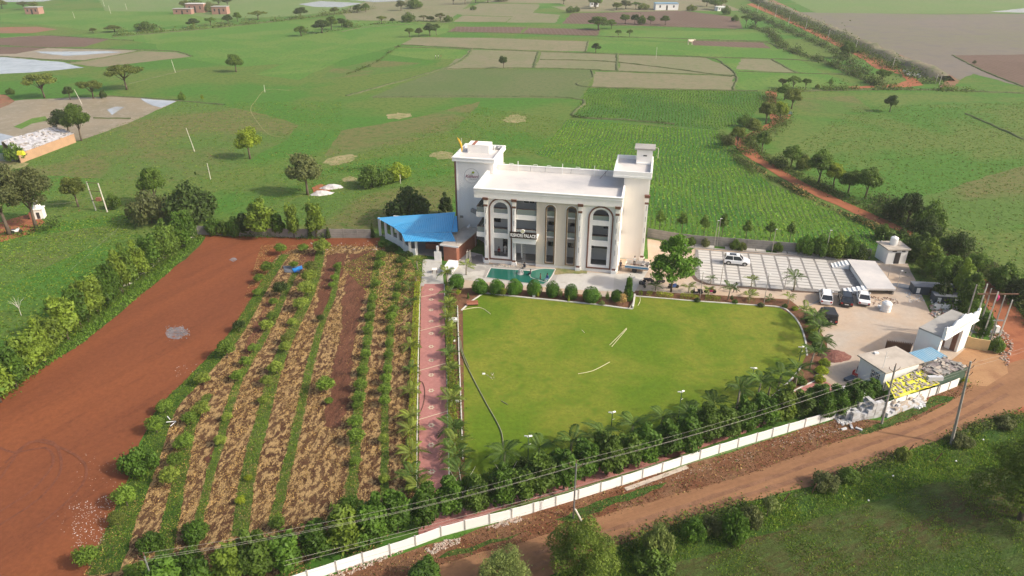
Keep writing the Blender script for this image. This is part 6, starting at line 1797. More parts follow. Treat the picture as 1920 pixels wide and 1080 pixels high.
# rear strip of slabs along the wall
rs = MB()
for k in range(15):
    u = 33 + k * 1.75
    if k % 5 != 3: rs.box((u, 13.8 + k * .02, 0), (u + 1.6, 14.8 + k * .02, .12))
o = rs.obj('slab_strip', M['paver']); hotel_local(o); tag(o, 'strip of loose pale slabs along the rear wall', None, None, 'structure')
kb = MB().box((33.2, 13.1, 0), (58.4, 13.35, .25)).obj('rear_kerb', M['conc']); hotel_local(kb); tag(kb, 'concrete kerb behind the parking', None, None, 'structure')

# concrete platform with step wings
pf = empty('concrete_platform', BO, -PH, 'low concrete platform with white stepped wings at the end of the parking', 'platform')


def QL(x, y, z):
    p = G(x, y, z) - BO
    return (p.dot(BU), p.dot(BV))


zc = 1.1
A_, B_, C_, D_ = QL(1588.6, 485.7, zc), QL(1641, 489.7, zc), QL(1680, 542, zc), QL(1626, 541, zc)
MB().slab([A_, B_, C_, D_], .82, zc).obj('deck', M['roofc'], pf)
MB().slab([(A_[0] + .1, A_[1] - .1), (A_[0] + .3, A_[1] - .1), (D_[0] + .3, D_[1] + .1), (D_[0] + .1, D_[1] + .1)], 0, .82).obj('side_wall', M['white2'], pf)
MB().slab([(B_[0] - .3, B_[1] - .1), (B_[0] - .1, B_[1] - .1), (C_[0] - .1, C_[1] + .1), (C_[0] - .3, C_[1] + .1)], 0, .82).obj('side_wall', M['conc'], pf)
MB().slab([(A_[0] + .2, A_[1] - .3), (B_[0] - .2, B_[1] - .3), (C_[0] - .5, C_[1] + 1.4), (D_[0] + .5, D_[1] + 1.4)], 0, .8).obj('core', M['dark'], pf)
for k in range(6):
    z1 = .96 - k * .17
    u1 = D_[0] - k * .62
    MB().box((u1 - .62, D_[1] - .15 - k * .02, 0), (u1, D_[1] + 1.25, z1)).obj('step', M['white2'], pf)
    u1 = A_[0] - k * .5
    MB().box((u1 - .5, A_[1] - 2.0, 0), (u1, A_[1] - .2, z1)).obj('step', M['white2'], pf)

# ---------------------------------------------------------------- pump house with tank
def house_frame(px_list, z):
    return [G(x, y, z) for x, y in px_list]


sh = empty('pump_house', (0, 0, 0), 0, 'small white pump house with a dark doorway and a white water tank on top', 'hut')
r0 = [G(1642.6, 452, 2.8), G(1666, 468, 2.8), G(1709, 467.5, 2.8), G(1688, 451, 2.8)]
MB().slab([(p.x, p.y) for p in r0], 2.6, 2.8).obj('roof', M['roofc2'], sh)
c_ = sum(r0, Vector()) / 4
w0 = [c_ + (p - c_) * .86 for p in r0]
MB().slab([(p.x, p.y) for p in w0], 0, 2.6).obj('wall', M['white'], sh)
dA, dB = w0[1], w0[2]; dd = (dB - dA).normalized(); nn = Vector((dd.y, -dd.x, 0)) * .03
def wall_patch(name, a, b_, z0, z1, mat, parent, off):
    vs = [a + off, b_ + off]
    mb = MB().add([(a.x, a.y, z0), (b_.x, b_.y, z0), (b_.x + off.x, b_.y + off.y, z0), (a.x + off.x, a.y + off.y, z0), (a.x, a.y, z1), (b_.x, b_.y, z1), (b_.x + off.x, b_.y + off.y, z1), (a.x + off.x, a.y + off.y, z1)],
                  [(0, 3, 2, 1), (4, 5, 6, 7), (0, 1, 5, 4), (1, 2, 6, 5), (2, 3, 7, 6), (3, 0, 4, 7)])
    return mb.obj(name, mat, parent)
wall_patch('door', dA + dd * (dB - dA).length * .38, dA + dd * (dB - dA).length * .66, .1, 2.1, M['dark'], sh, nn)
wall_patch('vent', dA + dd * (dB - dA).length * .2, dA + dd * (dB - dA).length * .42, 2.25, 2.45, M['dark'], sh, nn)
wall_patch('vent', dA + dd * (dB - dA).length * .68, dA + dd * (dB - dA).length * .85, 2.25, 2.45, M['dark'], sh, nn)
tag(MB().lathe([(.62, 2.8), (.62, 3.95), (.5, 4.1), (.2, 4.15), (.2, 4.25)], 16, (G(1675, 458, 2.8).x, G(1675, 458, 2.8).y)).obj('water_tank', M['tank'], smooth=False), 'white cylindrical water tank on the pump house roof', 'water tank')
MB().tube([G(1653, 452, 2.8), G(1653, 452, 3.8)], .09, 6).obj('roof_pipe', M['white2'], sh)
tk = empty('water_tank', G(1660, 583), 0, 'white ribbed water tank standing on the sandy yard', 'water tank')
MB().lathe([(.68, 0), (.68, .5), (.71, .52), (.71, .6), (.68, .62), (.68, 1.2), (.71, 1.22), (.68, 1.3), (.5, 1.5), (.25, 1.55)], 18).obj('barrel', M['tank'], tk)
MB().lathe([(.25, 1.55), (.27, 1.62), (.1, 1.66)], 14).obj('lid', M['carw'], tk)
tag(MB().lathe([(.3, 0), (.32, .35), (.2, .4)], 12, (G(1649, 577).x, G(1649, 577).y)).lathe([(.22, 0), (.24, .25), (.1, .3)], 12, (G(1652, 583).x, G(1652, 583).y)).obj('tank_lids', M['tank']), 'white tank fittings lying left of the ribbed tank', 'fittings')
# dark cabins
for (x, y, L_, W_, H_, rz, lb) in ((1746, 549, 6.0, 1.8, 1.3, -8, 'low dark blue cabin shell at the edge of the thicket'), (1772, 566, 3.8, 1.6, 1.2, -9, 'dark metal cabin frame with pale panels beside the debris')):
    cb = empty('metal_cabin', G(x, y), R(rz), lb, 'cabin')
    MB().box((-L_ / 2, -W_ / 2, 0), (L_ / 2, W_ / 2, H_)).obj('body', M['containerb'], cb)
    MB().box((-L_ / 2 - .05, -W_ / 2 - .05, H_), (L_ / 2 + .05, W_ / 2 + .05, H_ + .08)).obj('roof', M['greytarp'], cb)
    for k in range(3):
        MB().box((-L_ / 2 + .4 + k * L_ / 3.2, -W_ / 2 - .04, .25), (-L_ / 2 + .9 + k * L_ / 3.2, -W_ / 2 - .002, H_ - .2)).obj('panel', M['tank' if k % 2 == 0 else 'dark'], cb)
tag(MB().box((-.9, -.04, 0), (0, .04, .9)).box((.1, -.04, 0), (1.3, .06, .85)).obj('white_boards', M['tank'], loc=G(1763, 581), rot=(R(-12), 0, R(-6))), 'white boards leaning in front of the dark cabin frame', 'boards')
# trolley ramp strip and yard line
sheet('yard_joint', strip_poly([(1488, 582), (1520, 572), (1540, 562)], .35, .5), 9, M['conc2'], amp=.02, ground=True)
tag(MB().slab([(.9 * math.cos(a) * random.uniform(.95, 1.05), .8 * math.sin(a)) for a in [k * .5 for k in range(12)]], 0, .01).obj('charcoal_smear', M['greytarp'], loc=G(1697, 538) + Vector((0, 0, .06)), scale=(2.2, 1.2, 1), rot=(0, 0, -.5)), 'dark smear of coarse sand on the yard', None, None, 'structure')

# red brown sand heap
mb = MB(); n = 28
vs = [(0, 0, .75)]; fs = []
for r_i, (r_, z) in enumerate(((.7, .62), (1.25, .3), (1.7, .02))):
    for k in range(n):
        a = 2 * math.pi * k / n; q = r_ * (1 + .13 * math.sin(3 * a + r_i) + random.uniform(-.06, .06))
        vs.append((q * 1.25 * math.cos(a), q * math.sin(a), z + random.uniform(-.05, .05) * (r_i < 2)))
for k in range(n): fs.append((0, 1 + k, 1 + (k + 1) % n))
for r_i in range(2):
    for k in range(n): fs.append((1 + r_i * n + k, 1 + (r_i + 1) * n + k, 1 + (r_i + 1) * n + (k + 1) % n, 1 + r_i * n + (k + 1) % n))
tag(mb.add(vs, fs).obj('sand_heap', M['heap'], loc=G(1563, 668)), 'flat heap of red brown sand on the yard beside the curved bed', 'sand heap')

# ---------------------------------------------------------------- gate
GO = G(1750, 690)
g0 = Vector((53.9, 76.7, 0)); g1 = Vector((60.75, 81.55, 0))
gd = (g1 - g0).normalized(); ga = math.atan2(gd.y, gd.x); GLn = (g1 - g0).length
gt = empty('entrance_gate', g0, ga, 'tall white entrance gate with a lettered curving parapet and brown striped pier', 'gate')
D = 2.9
MB().slab([(0.0, 0.0), (0.6, 0.0), (0.6, D), (0.0, D)], 0, 4.35).obj('pier', M['white'], gt)
MB().slab([(GLn - 2.2, 0.0), (GLn, 0.0), (GLn, D), (GLn - 2.2, D)], 0, 4.35).obj('pier', M['white'], gt)
MB().box((GLn - 2.25, .35, .05), (GLn - 2.203, .95, 4.3)).obj('pier_stripe', M['brown'], gt)
MB().box((GLn - 2.25, 1.7, .05), (GLn - 2.203, 2.3, 4.3)).obj('pier_stripe', M['brown'], gt)
MB().box((-.02, .02, 4.36), (GLn + .02, D, 4.56)).obj('roof', M['conc'], gt)
MB().box((-.15, -.42, 4.4), (GLn + .2, -.02, 5.35)).obj('fascia', M['white2'], gt)
MB().box((-.25, -.55, 4.3), (GLn + .3, .0, 4.42)).obj('fascia_sill', M['white2'], gt)
prof = [(-.25, 5.35)]
for k in range(41):
    t = k / 40; x = -.25 + (GLn + .5) * t
    e = abs(t - .5) * 2
    z = 5.62 + .75 * max(0, 1 - e * 1.7) ** .8 + .12 * math.cos(e * 16) * (e < .9) + (.35 if e > .9 else 0)
    prof.append((x, z))
prof.append((GLn + .25, 5.35))
MB().slab(prof, -.4, -.08, plane='xz').obj('curved_parapet', M['white2'], gt)
prof2 = [(x, z + .02) for x, z in prof[1:-1]]
mb = MB()
mb.tube([(x, -.3, z + .05) for x, z in prof2], .09, 6); mb.obj('scroll_moulding', M['white2'], gt)
text('KISHORI PALACE', .62, M['cream'], gt, (GLn / 2, -.44, 4.88), (R(90), 0, 0), .02, .01, 0, 1.1)
gl_ = empty('gate_leaf', g0 + Vector((-.6 * gd.y, .6 * gd.x, 0)) * 5 + gd * -.3, R(165), 'open brown barred gate leaf standing behind the near gate pier', 'gate leaf')
mb = MB()
mb.tube([(0, 0, .1), (3.0, 0, .1)], .05, 5).tube([(0, 0, 2.1), (3.0, 0, 2.1)], .05, 5).tube([(0, 0, 1.1), (3, 0, 1.1)], .04, 5)
mb.obj('frame', M['iron'], gl_)
bm_ = MB().tube([(0, 0, .1), (0, 0, 2.3)], .035, 4).mesh('bar', M['iron'])
for k in range(15): link('bar', bm_, gl_, loc=(k * 3.0 / 14, 0, 0))
MB().box((0.02, .03, .15), (2.98, .045, 2.05)).obj('sheet', M['iron'], gl_)

# guard house and lean-tos
gh = empty('guard_house', (0, 0, 0), 0, 'white guard house with a flat brown slab roof and a grilled window', 'building')
r0 = [G(1607.5, 665, 3), G(1661, 699.5, 3), G(1733, 678, 3), G(1680, 648.6, 3)]
c_ = sum(r0, Vector()) / 4
MB().slab([(p.x, p.y) for p in r0], 2.82, 3.0).obj('roof', M['roofc2'], gh)
w0 = [c_ + (p - c_) * .88 for p in r0]
MB().slab([(p.x, p.y) for p in w0], 0, 2.82).obj('wall', M['white'], gh)
dA, dB = w0[0], w0[1]; dd = (dB - dA); nn = Vector((dd.y, -dd.x, 0)).normalized() * .04
wd = wall_patch('window', dA + dd * .5, dA + dd * .82, .8, 2.1, M['glass'], gh, nn)
for k in range(5):
    a = dA + dd * (.5 + .32 * (k + .35) / 5); wall_patch('bar', a, a + dd * .012, .8, 2.1, M['white2'], wd, nn * 1.8)
for k in range(3): wall_patch('bar', dA + dd * .5, dA + dd * .82, 1.0 + k * .4, 1.04 + k * .4, M['white2'], wd, nn * 1.6)
MB().box((-.25, -.2, 0), (.25, .2, .18)).obj('roof_box', M['tank'], gh, loc=G(1643, 663, 3.0))
antp = G(1655, 690, 3.0)
MB().tube([antp, antp + Vector((0, 0, 2.3))], .03, 5).tube([antp + Vector((-.1, 0, 1.4)), antp + Vector((.45, .1, 1.5))], .02, 4).obj('antenna', M['white2'], gh)
bs = empty('blue_shed', (0, 0, 0), 0, 'lean-to with a faded blue sheet roof between guard house and gate', 'shed')
q = [G(1704, 661, 2.9), G(1745, 650, 2.9), G(1776, 668, 2.6), G(1734, 679, 2.6)]
corrugated('roof_sheet', q[0], q[1], q[2], q[3], M['paleblue'], bs, .35, .03)
for p in q: MB().box((p.x - .08, p.y - .08, 0), (p.x + .08, p.y + .08, p.z - .05)).obj('post', M['conc'], bs)
ds = empty('netted_shed', (0, 0, 0), 0, 'dark patched roof weighed down with rags and slabs over green netting', 'shed')
q = [G(1727, 691, 2.5), G(1768, 669, 2.55), G(1815, 687, 2.4), G(1760, 707, 2.3)]
def bumpy(P0, P1, P2, P3, nu, nv, amp, z=0.0):
    vs = []
    for i in range(nu + 1):
        for j in range(nv + 1):
            a = P0.lerp(P1, i / nu); b_ = P3.lerp(P2, i / nu); p = a.lerp(b_, j / nv)
            vs.append((p.x, p.y, p.z + z + random.uniform(-amp, amp)))
    m_ = len(vs)
    fs = [(i * (nv + 1) + j, (i + 1) * (nv + 1) + j, (i + 1) * (nv + 1) + j + 1, i * (nv + 1) + j + 1) for i in range(nu) for j in range(nv)]
    return MB().add(vs, fs).add([(v[0], v[1], v[2] - .04) for v in vs], [tuple(reversed(f)) for f in fs])
bumpy(*q, 14, 10, .05).obj('roof_cover', M['rag'], ds)
def on_quad(q_, a, b_): return q_[0].lerp(q_[1], a).lerp(q_[3].lerp(q_[2], a), b_)
sl = [MB().box((-.3, -.12, 0), (.3, .12, .07)).mesh('loose_slab', m_) for m_ in (M['stone'], M['conc2'], M['conc'])]
for k in range(55):
    p = on_quad(q, random.uniform(.03, .97), random.uniform(.03, .97))
    link('loose_slab', random.choice(sl), ds, loc=p + Vector((0, 0, .05)), rot=(random.uniform(-.1, .1), 0, ga + random.choice((0, 1.57)) + random.uniform(-.3, .3)), scale=(random.uniform(.6, 1.4),) * 3)
mb = MB()
for a, b_ in ((q[3], q[2]), (q[2], q[1])):
    mb.add([(a.x, a.y, 0), (b_.x, b_.y, 0), (b_.x, b_.y, b_.z - .08), (a.x, a.y, a.z - .08)], [(0, 1, 2, 3)])
    mb.add([(a.x, a.y + .04, 0), (b_.x, b_.y + .04, 0), (b_.x, b_.y + .04, b_.z - .08), (a.x, a.y + .04, a.z - .08)], [(3, 2, 1, 0)])
mb.obj('netting', M['net'], ds)
for p in q: MB().tube([(p.x, p.y, 0), (p.x, p.y, p.z)], .06, 5).obj('post', M['pole'], ds)
ys = empty('yellow_tarp_shelter', (0, 0, 0), 0, 'shelter covered by a bright yellow tarp held down with bricks', 'shelter')
q = [G(1661, 716, 2.3), G(1726, 693, 2.3), G(1762, 719, 1.7), G(1678, 747, 1.6)]
bumpy(*q, 16, 12, .06).obj('tarp', M['yellow'], ys)
br_ = [MB().box((-.16, -.07, 0), (.16, .07, .07)).mesh('brick', m_) for m_ in (M['conc'], M['stone'])]
for k in range(130):
    a, b_ = random.uniform(.03, .97), random.uniform(.03, .97)
    p = on_quad(q, a, b_)
    link('brick', random.choice(br_), ys, loc=p + Vector((0, 0, .05)), rot=(random.uniform(-.1, .1), 0, ga + 1.2 + random.uniform(-.5, .5)))
for p in q: MB().tube([(p.x, p.y, 0), (p.x, p.y, p.z)], .05, 5).obj('post', M['pole'], ys)
p = on_quad(q, .85, .5)
tag(MB().box((-.9, -.25, 0), (.9, .25, .5)).obj('white_crate', M['block'], loc=G(1752, 712, 1.9), rot=(0, 0, ga - .6)), 'pale box lying on the corner of the yellow tarp', 'box')


# block stacks
def block_stack(label, cells, o, ang, sz, mats, name='block_stack'):
    r = empty(name, o, ang, label, 'block stack')
    mm = [MB().box((.01, .01, 0), (sz[0] - .01, sz[1] - .01, sz[2] - .005)).mesh('block', m_) for m_ in mats]
    n = 0
    cs_ = {(i, j) for i, j, h in cells}
    edge = {c for c in cs_ if (c[0] - 1, c[1]) not in cs_ or (c[0], c[1] - 1) not in cs_}
    for i, j, h in cells:
        for k in range(h):
            if n >= 295: break
            # only the shell of the stack is made of single blocks
            if k < h - 2 and (i, j) not in edge: continue
            n += 1
            link('block', random.choice(mm), r, loc=(i * sz[0] + random.uniform(-.02, .02), j * sz[1] + random.uniform(-.02, .02), k * sz[2]), rot=(0, 0, random.uniform(-.04, .04)))
    return r


cells = []
for i in range(11):
    for j in range(8):
        top = 2 + int(3.2 * (0.55 + .45 * math.sin(i * .9 + j * .6)) + (j > 3) * 1.2 + random.uniform(-.8, 1.0))
        if i + j < 3: continue
        cells.append((i, j, max(1, min(5, top if i > 2 else i + 1))))
random.shuffle(cells)
block_stack('large stepped stack of pale cement blocks by the concrete pole', cells, G(1576, 797), R(16), (.5, .5, .42), [M['block'], M['block'], M['block2']])
cells = []
for i in range(16):
    for j in range(4):
        cells.append((i, j, max(1, int(4.2 - i * .12 - abs(j - 2) * .6 + random.uniform(-1, .8)))))
block_stack('long low stack of pale bricks under the yellow tarp wall', cells, G(1663, 784), R(26), (.42, .36, .3), [M['block'], M['stone'], M['block']])
stones('broken_blocks', [(1560, 778), (1602, 765), (1605, 790), (1575, 800)], 150, .09, .2, [M['block'], M['block2']], 'tumbled broken blocks at the left of the big stack')
stones('broken_blocks', [(1715, 752), (1735, 745), (1732, 764), (1715, 768)], 60, .09, .22, [M['block'], M['tank']], 'white broken pieces at the right end of the long brick stack')
for i in range(3):
    tag(MB().box((-.35, -.12, 0), (.35, .12, .22)).obj('cement_block', M['block'], loc=G(1582 + i * 14, 806 + (i % 2) * -4), rot=(0, 0, .4 + i)), 'single pale block on the red verge, %s from the left by the big stack' % ORD[i], 'block', 'loose blocks on the verge')

# ---------------------------------------------------------------- poles, wires, lamps
def pole(x, y, h, label, lean=(0, 0), r0=.13, r1=.09, mat='pole', arms='v', cat='utility pole'):
    r = empty('utility_pole', G(x, y), 0, label, cat)
    top = Vector((lean[0], lean[1], h))
    MB().tube([(0, 0, -.1), top * .5, top], [r0, (r0 + r1) / 2, r1], 8).obj('shaft', M[mat], r)
    if arms == 'v':
        for s in (-1, 1):
            MB().tube([top * .9, top * .93 + Vector((s * .55, .1, .15)), top * .93 + Vector((s * .6, .1, .4))], .035, 5).obj('bracket', M['iron'], r)
        MB().tube([top, top + Vector((0, 0, .35))], .05, 6).obj('insulator', M['iron'], r)
    if arms == 'multi':
        for z, s in ((.97, 1), (.94, -1), (.9, 1), (.87, -1), (.82, 1)):
            MB().tube([top * z, top * z + Vector((s * .5, s * .25, .22)), top * z + Vector((s * .62, s * .3, .45))], .035, 5).obj('bracket', M['iron'], r)
    return r, r.location + top


p1, t1 = pole(1075, 972, 6.7, 'pale metal pole standing on the verge in front of the white wall', (.0, .0), .09, .08, 'metal')
p2, t2 = pole(1653, 795, 7.7, 'leaning concrete pole beside the large block stack', (-.25, .1), .13, .09, 'pole', 'v')
p3, t3 = pole(1783, 834, 10.6, 'tall leaning wooden pole on the field side of the dirt road', (-.8, .2), .16, .1, 'pole', 'multi')
p4, t4 = pole(305, 1150, 6.5, 'thin pale pole at the bottom left, its top in view', (0, 0), .08, .07, 'metal', 'v')
MB().tube([(0.1, -.1, 1.3), (.75, -.35, .05)], .09, 6).obj('stay_stub', M['polew'], p1)


def wire(a, b_, sag, label, r=.01):
    pts = [a.lerp(b_, i / 24) - Vector((0, 0, sag * 4 * (i / 24) * (1 - i / 24))) for i in range(25)]
    return tag(MB().tube(pts, r, 4).obj('overhead_wire', M['pole']), label, 'wire')


e4 = G(-250, 1300) + Vector((0, 0, 6.5))
for k, (dx, dz) in enumerate(((-.5, -.3), (.5, -.3), (0, .3))):
    o = Vector((dx * .8, dx * .4, dz))
    nm = ('left', 'right', 'upper')[k]
    if k < 3:
        wire(t1 + o, t2 + o, .7, 'overhead wire from the metal pole to the block stack pole, %s strand' % ('street side', 'field side', 'top')[k])
        wire(t1 + o, t4 + o, .9, 'overhead wire from the metal pole to the bottom left pole, %s strand' % ('street side', 'field side', 'top')[k])
tfar = G(560, 1180) + Vector((0, 0, 7.5))
for k, (dz, dx) in enumerate(((-.9, 0), (-1.0, .25), (-1.6, .8))):
    wire(t3 + Vector((-dx, 0, dz)), tfar + Vector((0, -dx * 1.4, dz + 1)), .9, 'overhead wire crossing the dirt road from the tall wooden pole, %s strand' % ('top', 'middle', 'lowest')[k], .012)
e5 = G(2050, 700) + Vector((0, 0, 9))
for k in range(2): wire(t3 + Vector((0, 0, -.3 - k * .5)), e5 + Vector((0, 0, -.3 - k * .5)), .4, 'overhead wire from the tall wooden pole to the right edge, %s strand' % ('upper', 'lower')[k])

# transformer structure behind the gate
tp = empty('transformer_frame', G(1845, 640), 0, 'group of tall poles carrying a transformer behind the gate', 'transformer')
for i, (x, y, h) in enumerate([(1802, 632, 8.0), (1818, 636, 8.4), (1828, 640, 8.0), (1838, 645, 7.9), (1853, 648, 7.6), (1866, 652, 7.2)]):
    b0 = G(x, y) - tp.location
    MB().tube([b0, b0 + Vector((random.uniform(-.15, .15), .1, h))], [.11, .08], 7).obj('pole', M['polew' if i % 2 else 'pole'], tp)
b0 = G(1825, 642) - tp.location
MB().box((-3.0, -.1, 7.2), (2.4, .1, 7.32)).obj('crossbar', M['iron'], tp)
MB().box((-2.2, -.1, 3.2), (1.6, .1, 3.32)).obj('crossbar', M['metal'], tp)
MB().box((-2.2, -.3, 1.45), (1.9, .3, 1.55)).obj('shelf', M['metal'], tp)
MB().box((-1.6, -.4, 1.55), (-.5, .4, 2.35)).obj('transformer_tank', M['orange'], tp)
MB().box((.9, -.25, 1.55), (1.4, .2, 2.4)).obj('meter_box', M['tank'], tp)
for k in range(3): MB().tube([(-1.4 + k * .35, 0, 2.35), (-1.4 + k * .35, 0, 2.65)], .05, 6).obj('bushing', M['iron'], tp)
tag(MB().tube([(0, 0, 0), (.1, 0, .5), (0, .1, 1.0)], [.2, .28, .12], 7).obj('pink_cloth', M['pink'], loc=G(1862, 580) + Vector((0, 0, 1.5))), 'bundle of magenta cloth hanging by the transformer poles', 'cloth')


# lamp posts round the lawn: green-brown mast, two white heads
def lawn_lamp(x, y, h, label):
    r = empty('lamp_post', G(x, y), random.uniform(-.4, .4), label, 'lamp post', 'lamp posts round the lawn')
    MB().tube([(0, 0, 0), (0, 0, h)], [.06, .04], 7).obj('mast', M['net'], r)
    for a in (0.4, 2.6):
        l = empty('lamp_head_arm', (0, 0, 0)); bpy.data.objects.remove(l)
        hd = MB().box((-.19, -.09, -.04), (.19, .09, .04)).obj('lamp_head', M['tank'], r, loc=(math.cos(a) * .25, math.sin(a) * .25, h + .08), rot=(.35, .2, a))
        MB().tube([(0, 0, h - .05), (math.cos(a) * .25, math.sin(a) * .25, h + .05)], .03, 5).obj('arm', M['tank'], r)
    MB().tube([(0, 0, h * .72), (.3, .05, h * .74)], .025, 4).obj('side_rod', M['tank'], r)


for i, (x, y, yt) in enumerate([(990, 868, 820), (1145, 818, 775), (1272, 784, 736), (1408, 722, 692), (1498, 678, 652)]):
    lawn_lamp(x, y, hgt(x, y, yt), 'lamp post with two white heads, %s along the lower lawn edge from the garden path' % ORD[i])
for i, (x, y, yt) in enumerate([(1338, 472, 414), (1344, 462, 410), (1447, 474, 430), (1546, 485, 432), (1350, 540, 474), (1312, 560, 510), (1470, 545, 485), (1432, 570, 514), (1185, 540, 520), (1664, 522, 495), (1680, 545, 508), (1592, 545, 535)]):
    r = empty('lamp_post', G(x, y), 0, 'thin grey lamp pole by the paved parking, %s counting from the back left' % ORD[i], 'pole', 'thin poles around the parking')
    h = hgt(x, y, yt)
    MB().tube([(0, 0, 0), (0, 0, h)], [.055, .04], 6).obj('mast', M['pole'], r)
    MB().box((-.05, -.05, 0), (.3, .05, .06)).obj('lamp_head', M['tank'], r, loc=(0, 0, h))

# field poles
for (x, y, yt, dx, lb) in [(365, 284, 240, -.95, 'pale leaning pole alone in the middle of the left field'), (395, 336, 306, -.1, 'thin pole right of the leaning pole in the left field'), (329, 136, 112, -.6, 'thin leaning pole near the flat topped acacia'),
                           (154, 196, 168, -1.2, 'leaning pole behind the low wide olive tree'), (497, 173, 159, 0, 'short post beside the curved hose'), (140, 34, 22, -.3, 'far pole near the upper left corner'), (208, 26, 10, -.4, 'far pole above the scrubby row'),
                           (238, 18, 6, -.3, 'far pole at the top beside the farmhouse grove'), (196, 12, 0, -.3, 'far pole at the top edge left'), (1230, 110, 88, 0, 'far thin post in the stubble fields')]:
    h = max(1.5, hgt(x, y, yt))
    tag(MB().tube([(0, 0, 0), (dx, 0, h)], [.08, .06], 6).obj('field_pole', M['polew'], loc=G(x, y)), lb, 'pole')
for i, (x, y, yt) in enumerate([(1420, 22, 8), (1453, 34, 14), (1478, 46, 30), (1510, 56, 40), (1552, 74, 56), (1603, 96, 76), (1673, 128, 108), (1754, 156, 140), (1761, 158, 142)]):
    tag(MB().tube([(0, 0, 0), (.2, 0, hgt(x, y, yt))], [.12, .09], 6).obj('field_pole', M['polew'], loc=G(x, y)), 'pale pole on the canal bank, %s from the top edge' % ORD[i], 'pole', 'poles along the canal bank')
# H frame
hf = empty('h_pole_frame', G(191, 397), 0, 'H shaped frame of two white poles with crossbars and a small transformer', 'utility pole')
for dx, dy in ((-1.55, .7), (1.2, -.2)):
    MB().tube([(dx, dy, 0), (dx - .3, dy, 6.0)], [.13, .1], 7).obj('pole', M['polew'], hf)
for z in (5.9, 4.2, 2.2):
    MB().tube([(-1.8, .6, z), (1.0, -.1, z)], .06, 5).obj('crossbar', M['iron'], hf)
MB().box((-.5, -.1, 2.25), (.3, .5, 2.9)).obj('transformer_tank', M['brick'], hf)
wire(hf.location + Vector((-1.5, .5, 3.0)), G(90, 405) + Vector((0, 0, 2.5)), .5, 'wire from the H frame towards the little shrine')
wire(G(240, 414) + Vector((0, 0, .3)), G(130, 512) + Vector((0, 0, .3)), .1, 'thin yellowish line across the field left of the tree row')

# ---------------------------------------------------------------- shrine and left sheds
sr = empty('shrine', G(76, 408), .3, 'little white shrine with a stepped spire half hidden by the feathery tree', 'shrine', None, (.8, .8, .85))
MB().box((-1.1, -1.1, 0), (1.1, 1.1, 2.2)).obj('body', M['cream'], sr)
MB().box((-1.3, -1.3, 2.2), (1.3, 1.3, 2.4)).obj('cornice', M['white2'], sr)
MB().lathe([(.95, 2.4), (.8, 3.0), (.55, 3.8), (.3, 4.5), (.1, 4.8)], 8).obj('spire', M['white2'], sr)
MB().box((-1.9, -1.0, 0), (-1.12, .6, 1.7)).obj('side_room', M['brick'], sr)
MB().box((-.35, -1.13, .1), (.35, -1.102, 1.6)).obj('door', M['dark'], sr)
lf = empty('tarp_roofed_shed', (0, 0, 0), 0, 'long mud walled shed roofed with weighted white sheets at the left edge', 'shed')
q = [G(40, 306, 0), G(143, 267, 0)]
q2 = [G(10, 285, 0), G(108, 256, 0)]
d = (q[1] - q[0]).normalized()
wall_patch('mud_wall', q[0], q[1], 0, 2.3, M['orange'], lf, Vector((-d.y, d.x, 0)) * .25)
wall_patch('mud_wall', q2[0], q2[1], 0, 2.6, M['orange'], lf, Vector((-d.y, d.x, 0)) * .25)
bumpy(q[0] + Vector((0, 0, 2.35)), q[1] + Vector((0, 0, 2.35)), q2[1] + Vector((0, 0, 2.9)), q2[0] + Vector((0, 0, 2.9)), 26, 8, .1).obj('sheet_roof', M['whitesheet'], lf)
for k in range(60):
    p = on_quad([q[0] + Vector((0, 0, 2.4)), q[1] + Vector((0, 0, 2.4)), q2[1] + Vector((0, 0, 2.95)), q2[0] + Vector((0, 0, 2.95))], random.random(), random.random() ** .7)
    link('loose_slab', random.choice(sl), lf, loc=p, rot=(0, 0, random.uniform(0, 3)), scale=(1.3, 1.6, 1.5))
tag(bumpy(G(150, 262, 2.6), G(178, 258, 2.6), G(170, 250, 2.6), G(140, 254, 2.6), 4, 4, .1).obj('dark_tarp', M['greytarp'], loc=(-9.5, 3.2, .2)), 'dark cloth on the shed roof behind the white sheets', 'tarp') if False else None
tag(MB().lathe([(.5, 0), (.55, .8), (.3, 1.1)], 10).obj('yellow_sack', M['yellow'], loc=G(46, 300)), 'yellow sacks at the near corner of the tarp roofed shed', 'sack')
tag(MB().box((-.8, -.5, 0), (.8, .5, .9), taper=.2).obj('yellow_bundle', M['yellow'], loc=G(40, 290, 2.6) + Vector((0, 0, 0))), 'yellow bundle on the open end of the tarp roofed shed', 'bundle')
tag(MB().box((-2.4, -.1, 0), (1.6, .1, 1.9)).obj('sheet_fence', M['metal'], loc=G(14, 302), rot=(0, 0, .1)), 'grey sheet fence left of the tarp roofed shed', 'fence')


def small_house(x, y, L_, W_, H_, rz, wall, roof, label):
    r = empty('farm_house', G(x, y), R(rz), label, 'house')
    MB().box((-L_ / 2, -W_ / 2, 0), (L_ / 2, W_ / 2, H_)).obj('wall', wall, r)
    MB().box((-L_ / 2 - .3, -W_ / 2 - .3, H_), (L_ / 2 + .3, W_ / 2 + .3, H_ + .3)).obj('roof', roof, r)
    MB().box((-.6, -W_ / 2 - .05, 0), (.6, -W_ / 2 - .01, H_ * .75)).obj('door', M['dark'], r)
    for s in (-1, 1):
        MB().box((s * L_ * .3 - .5, -W_ / 2 - .05, H_ * .4), (s * L_ * .3 + .5, -W_ / 2 - .01, H_ * .75)).obj('window', M['dark'], r)


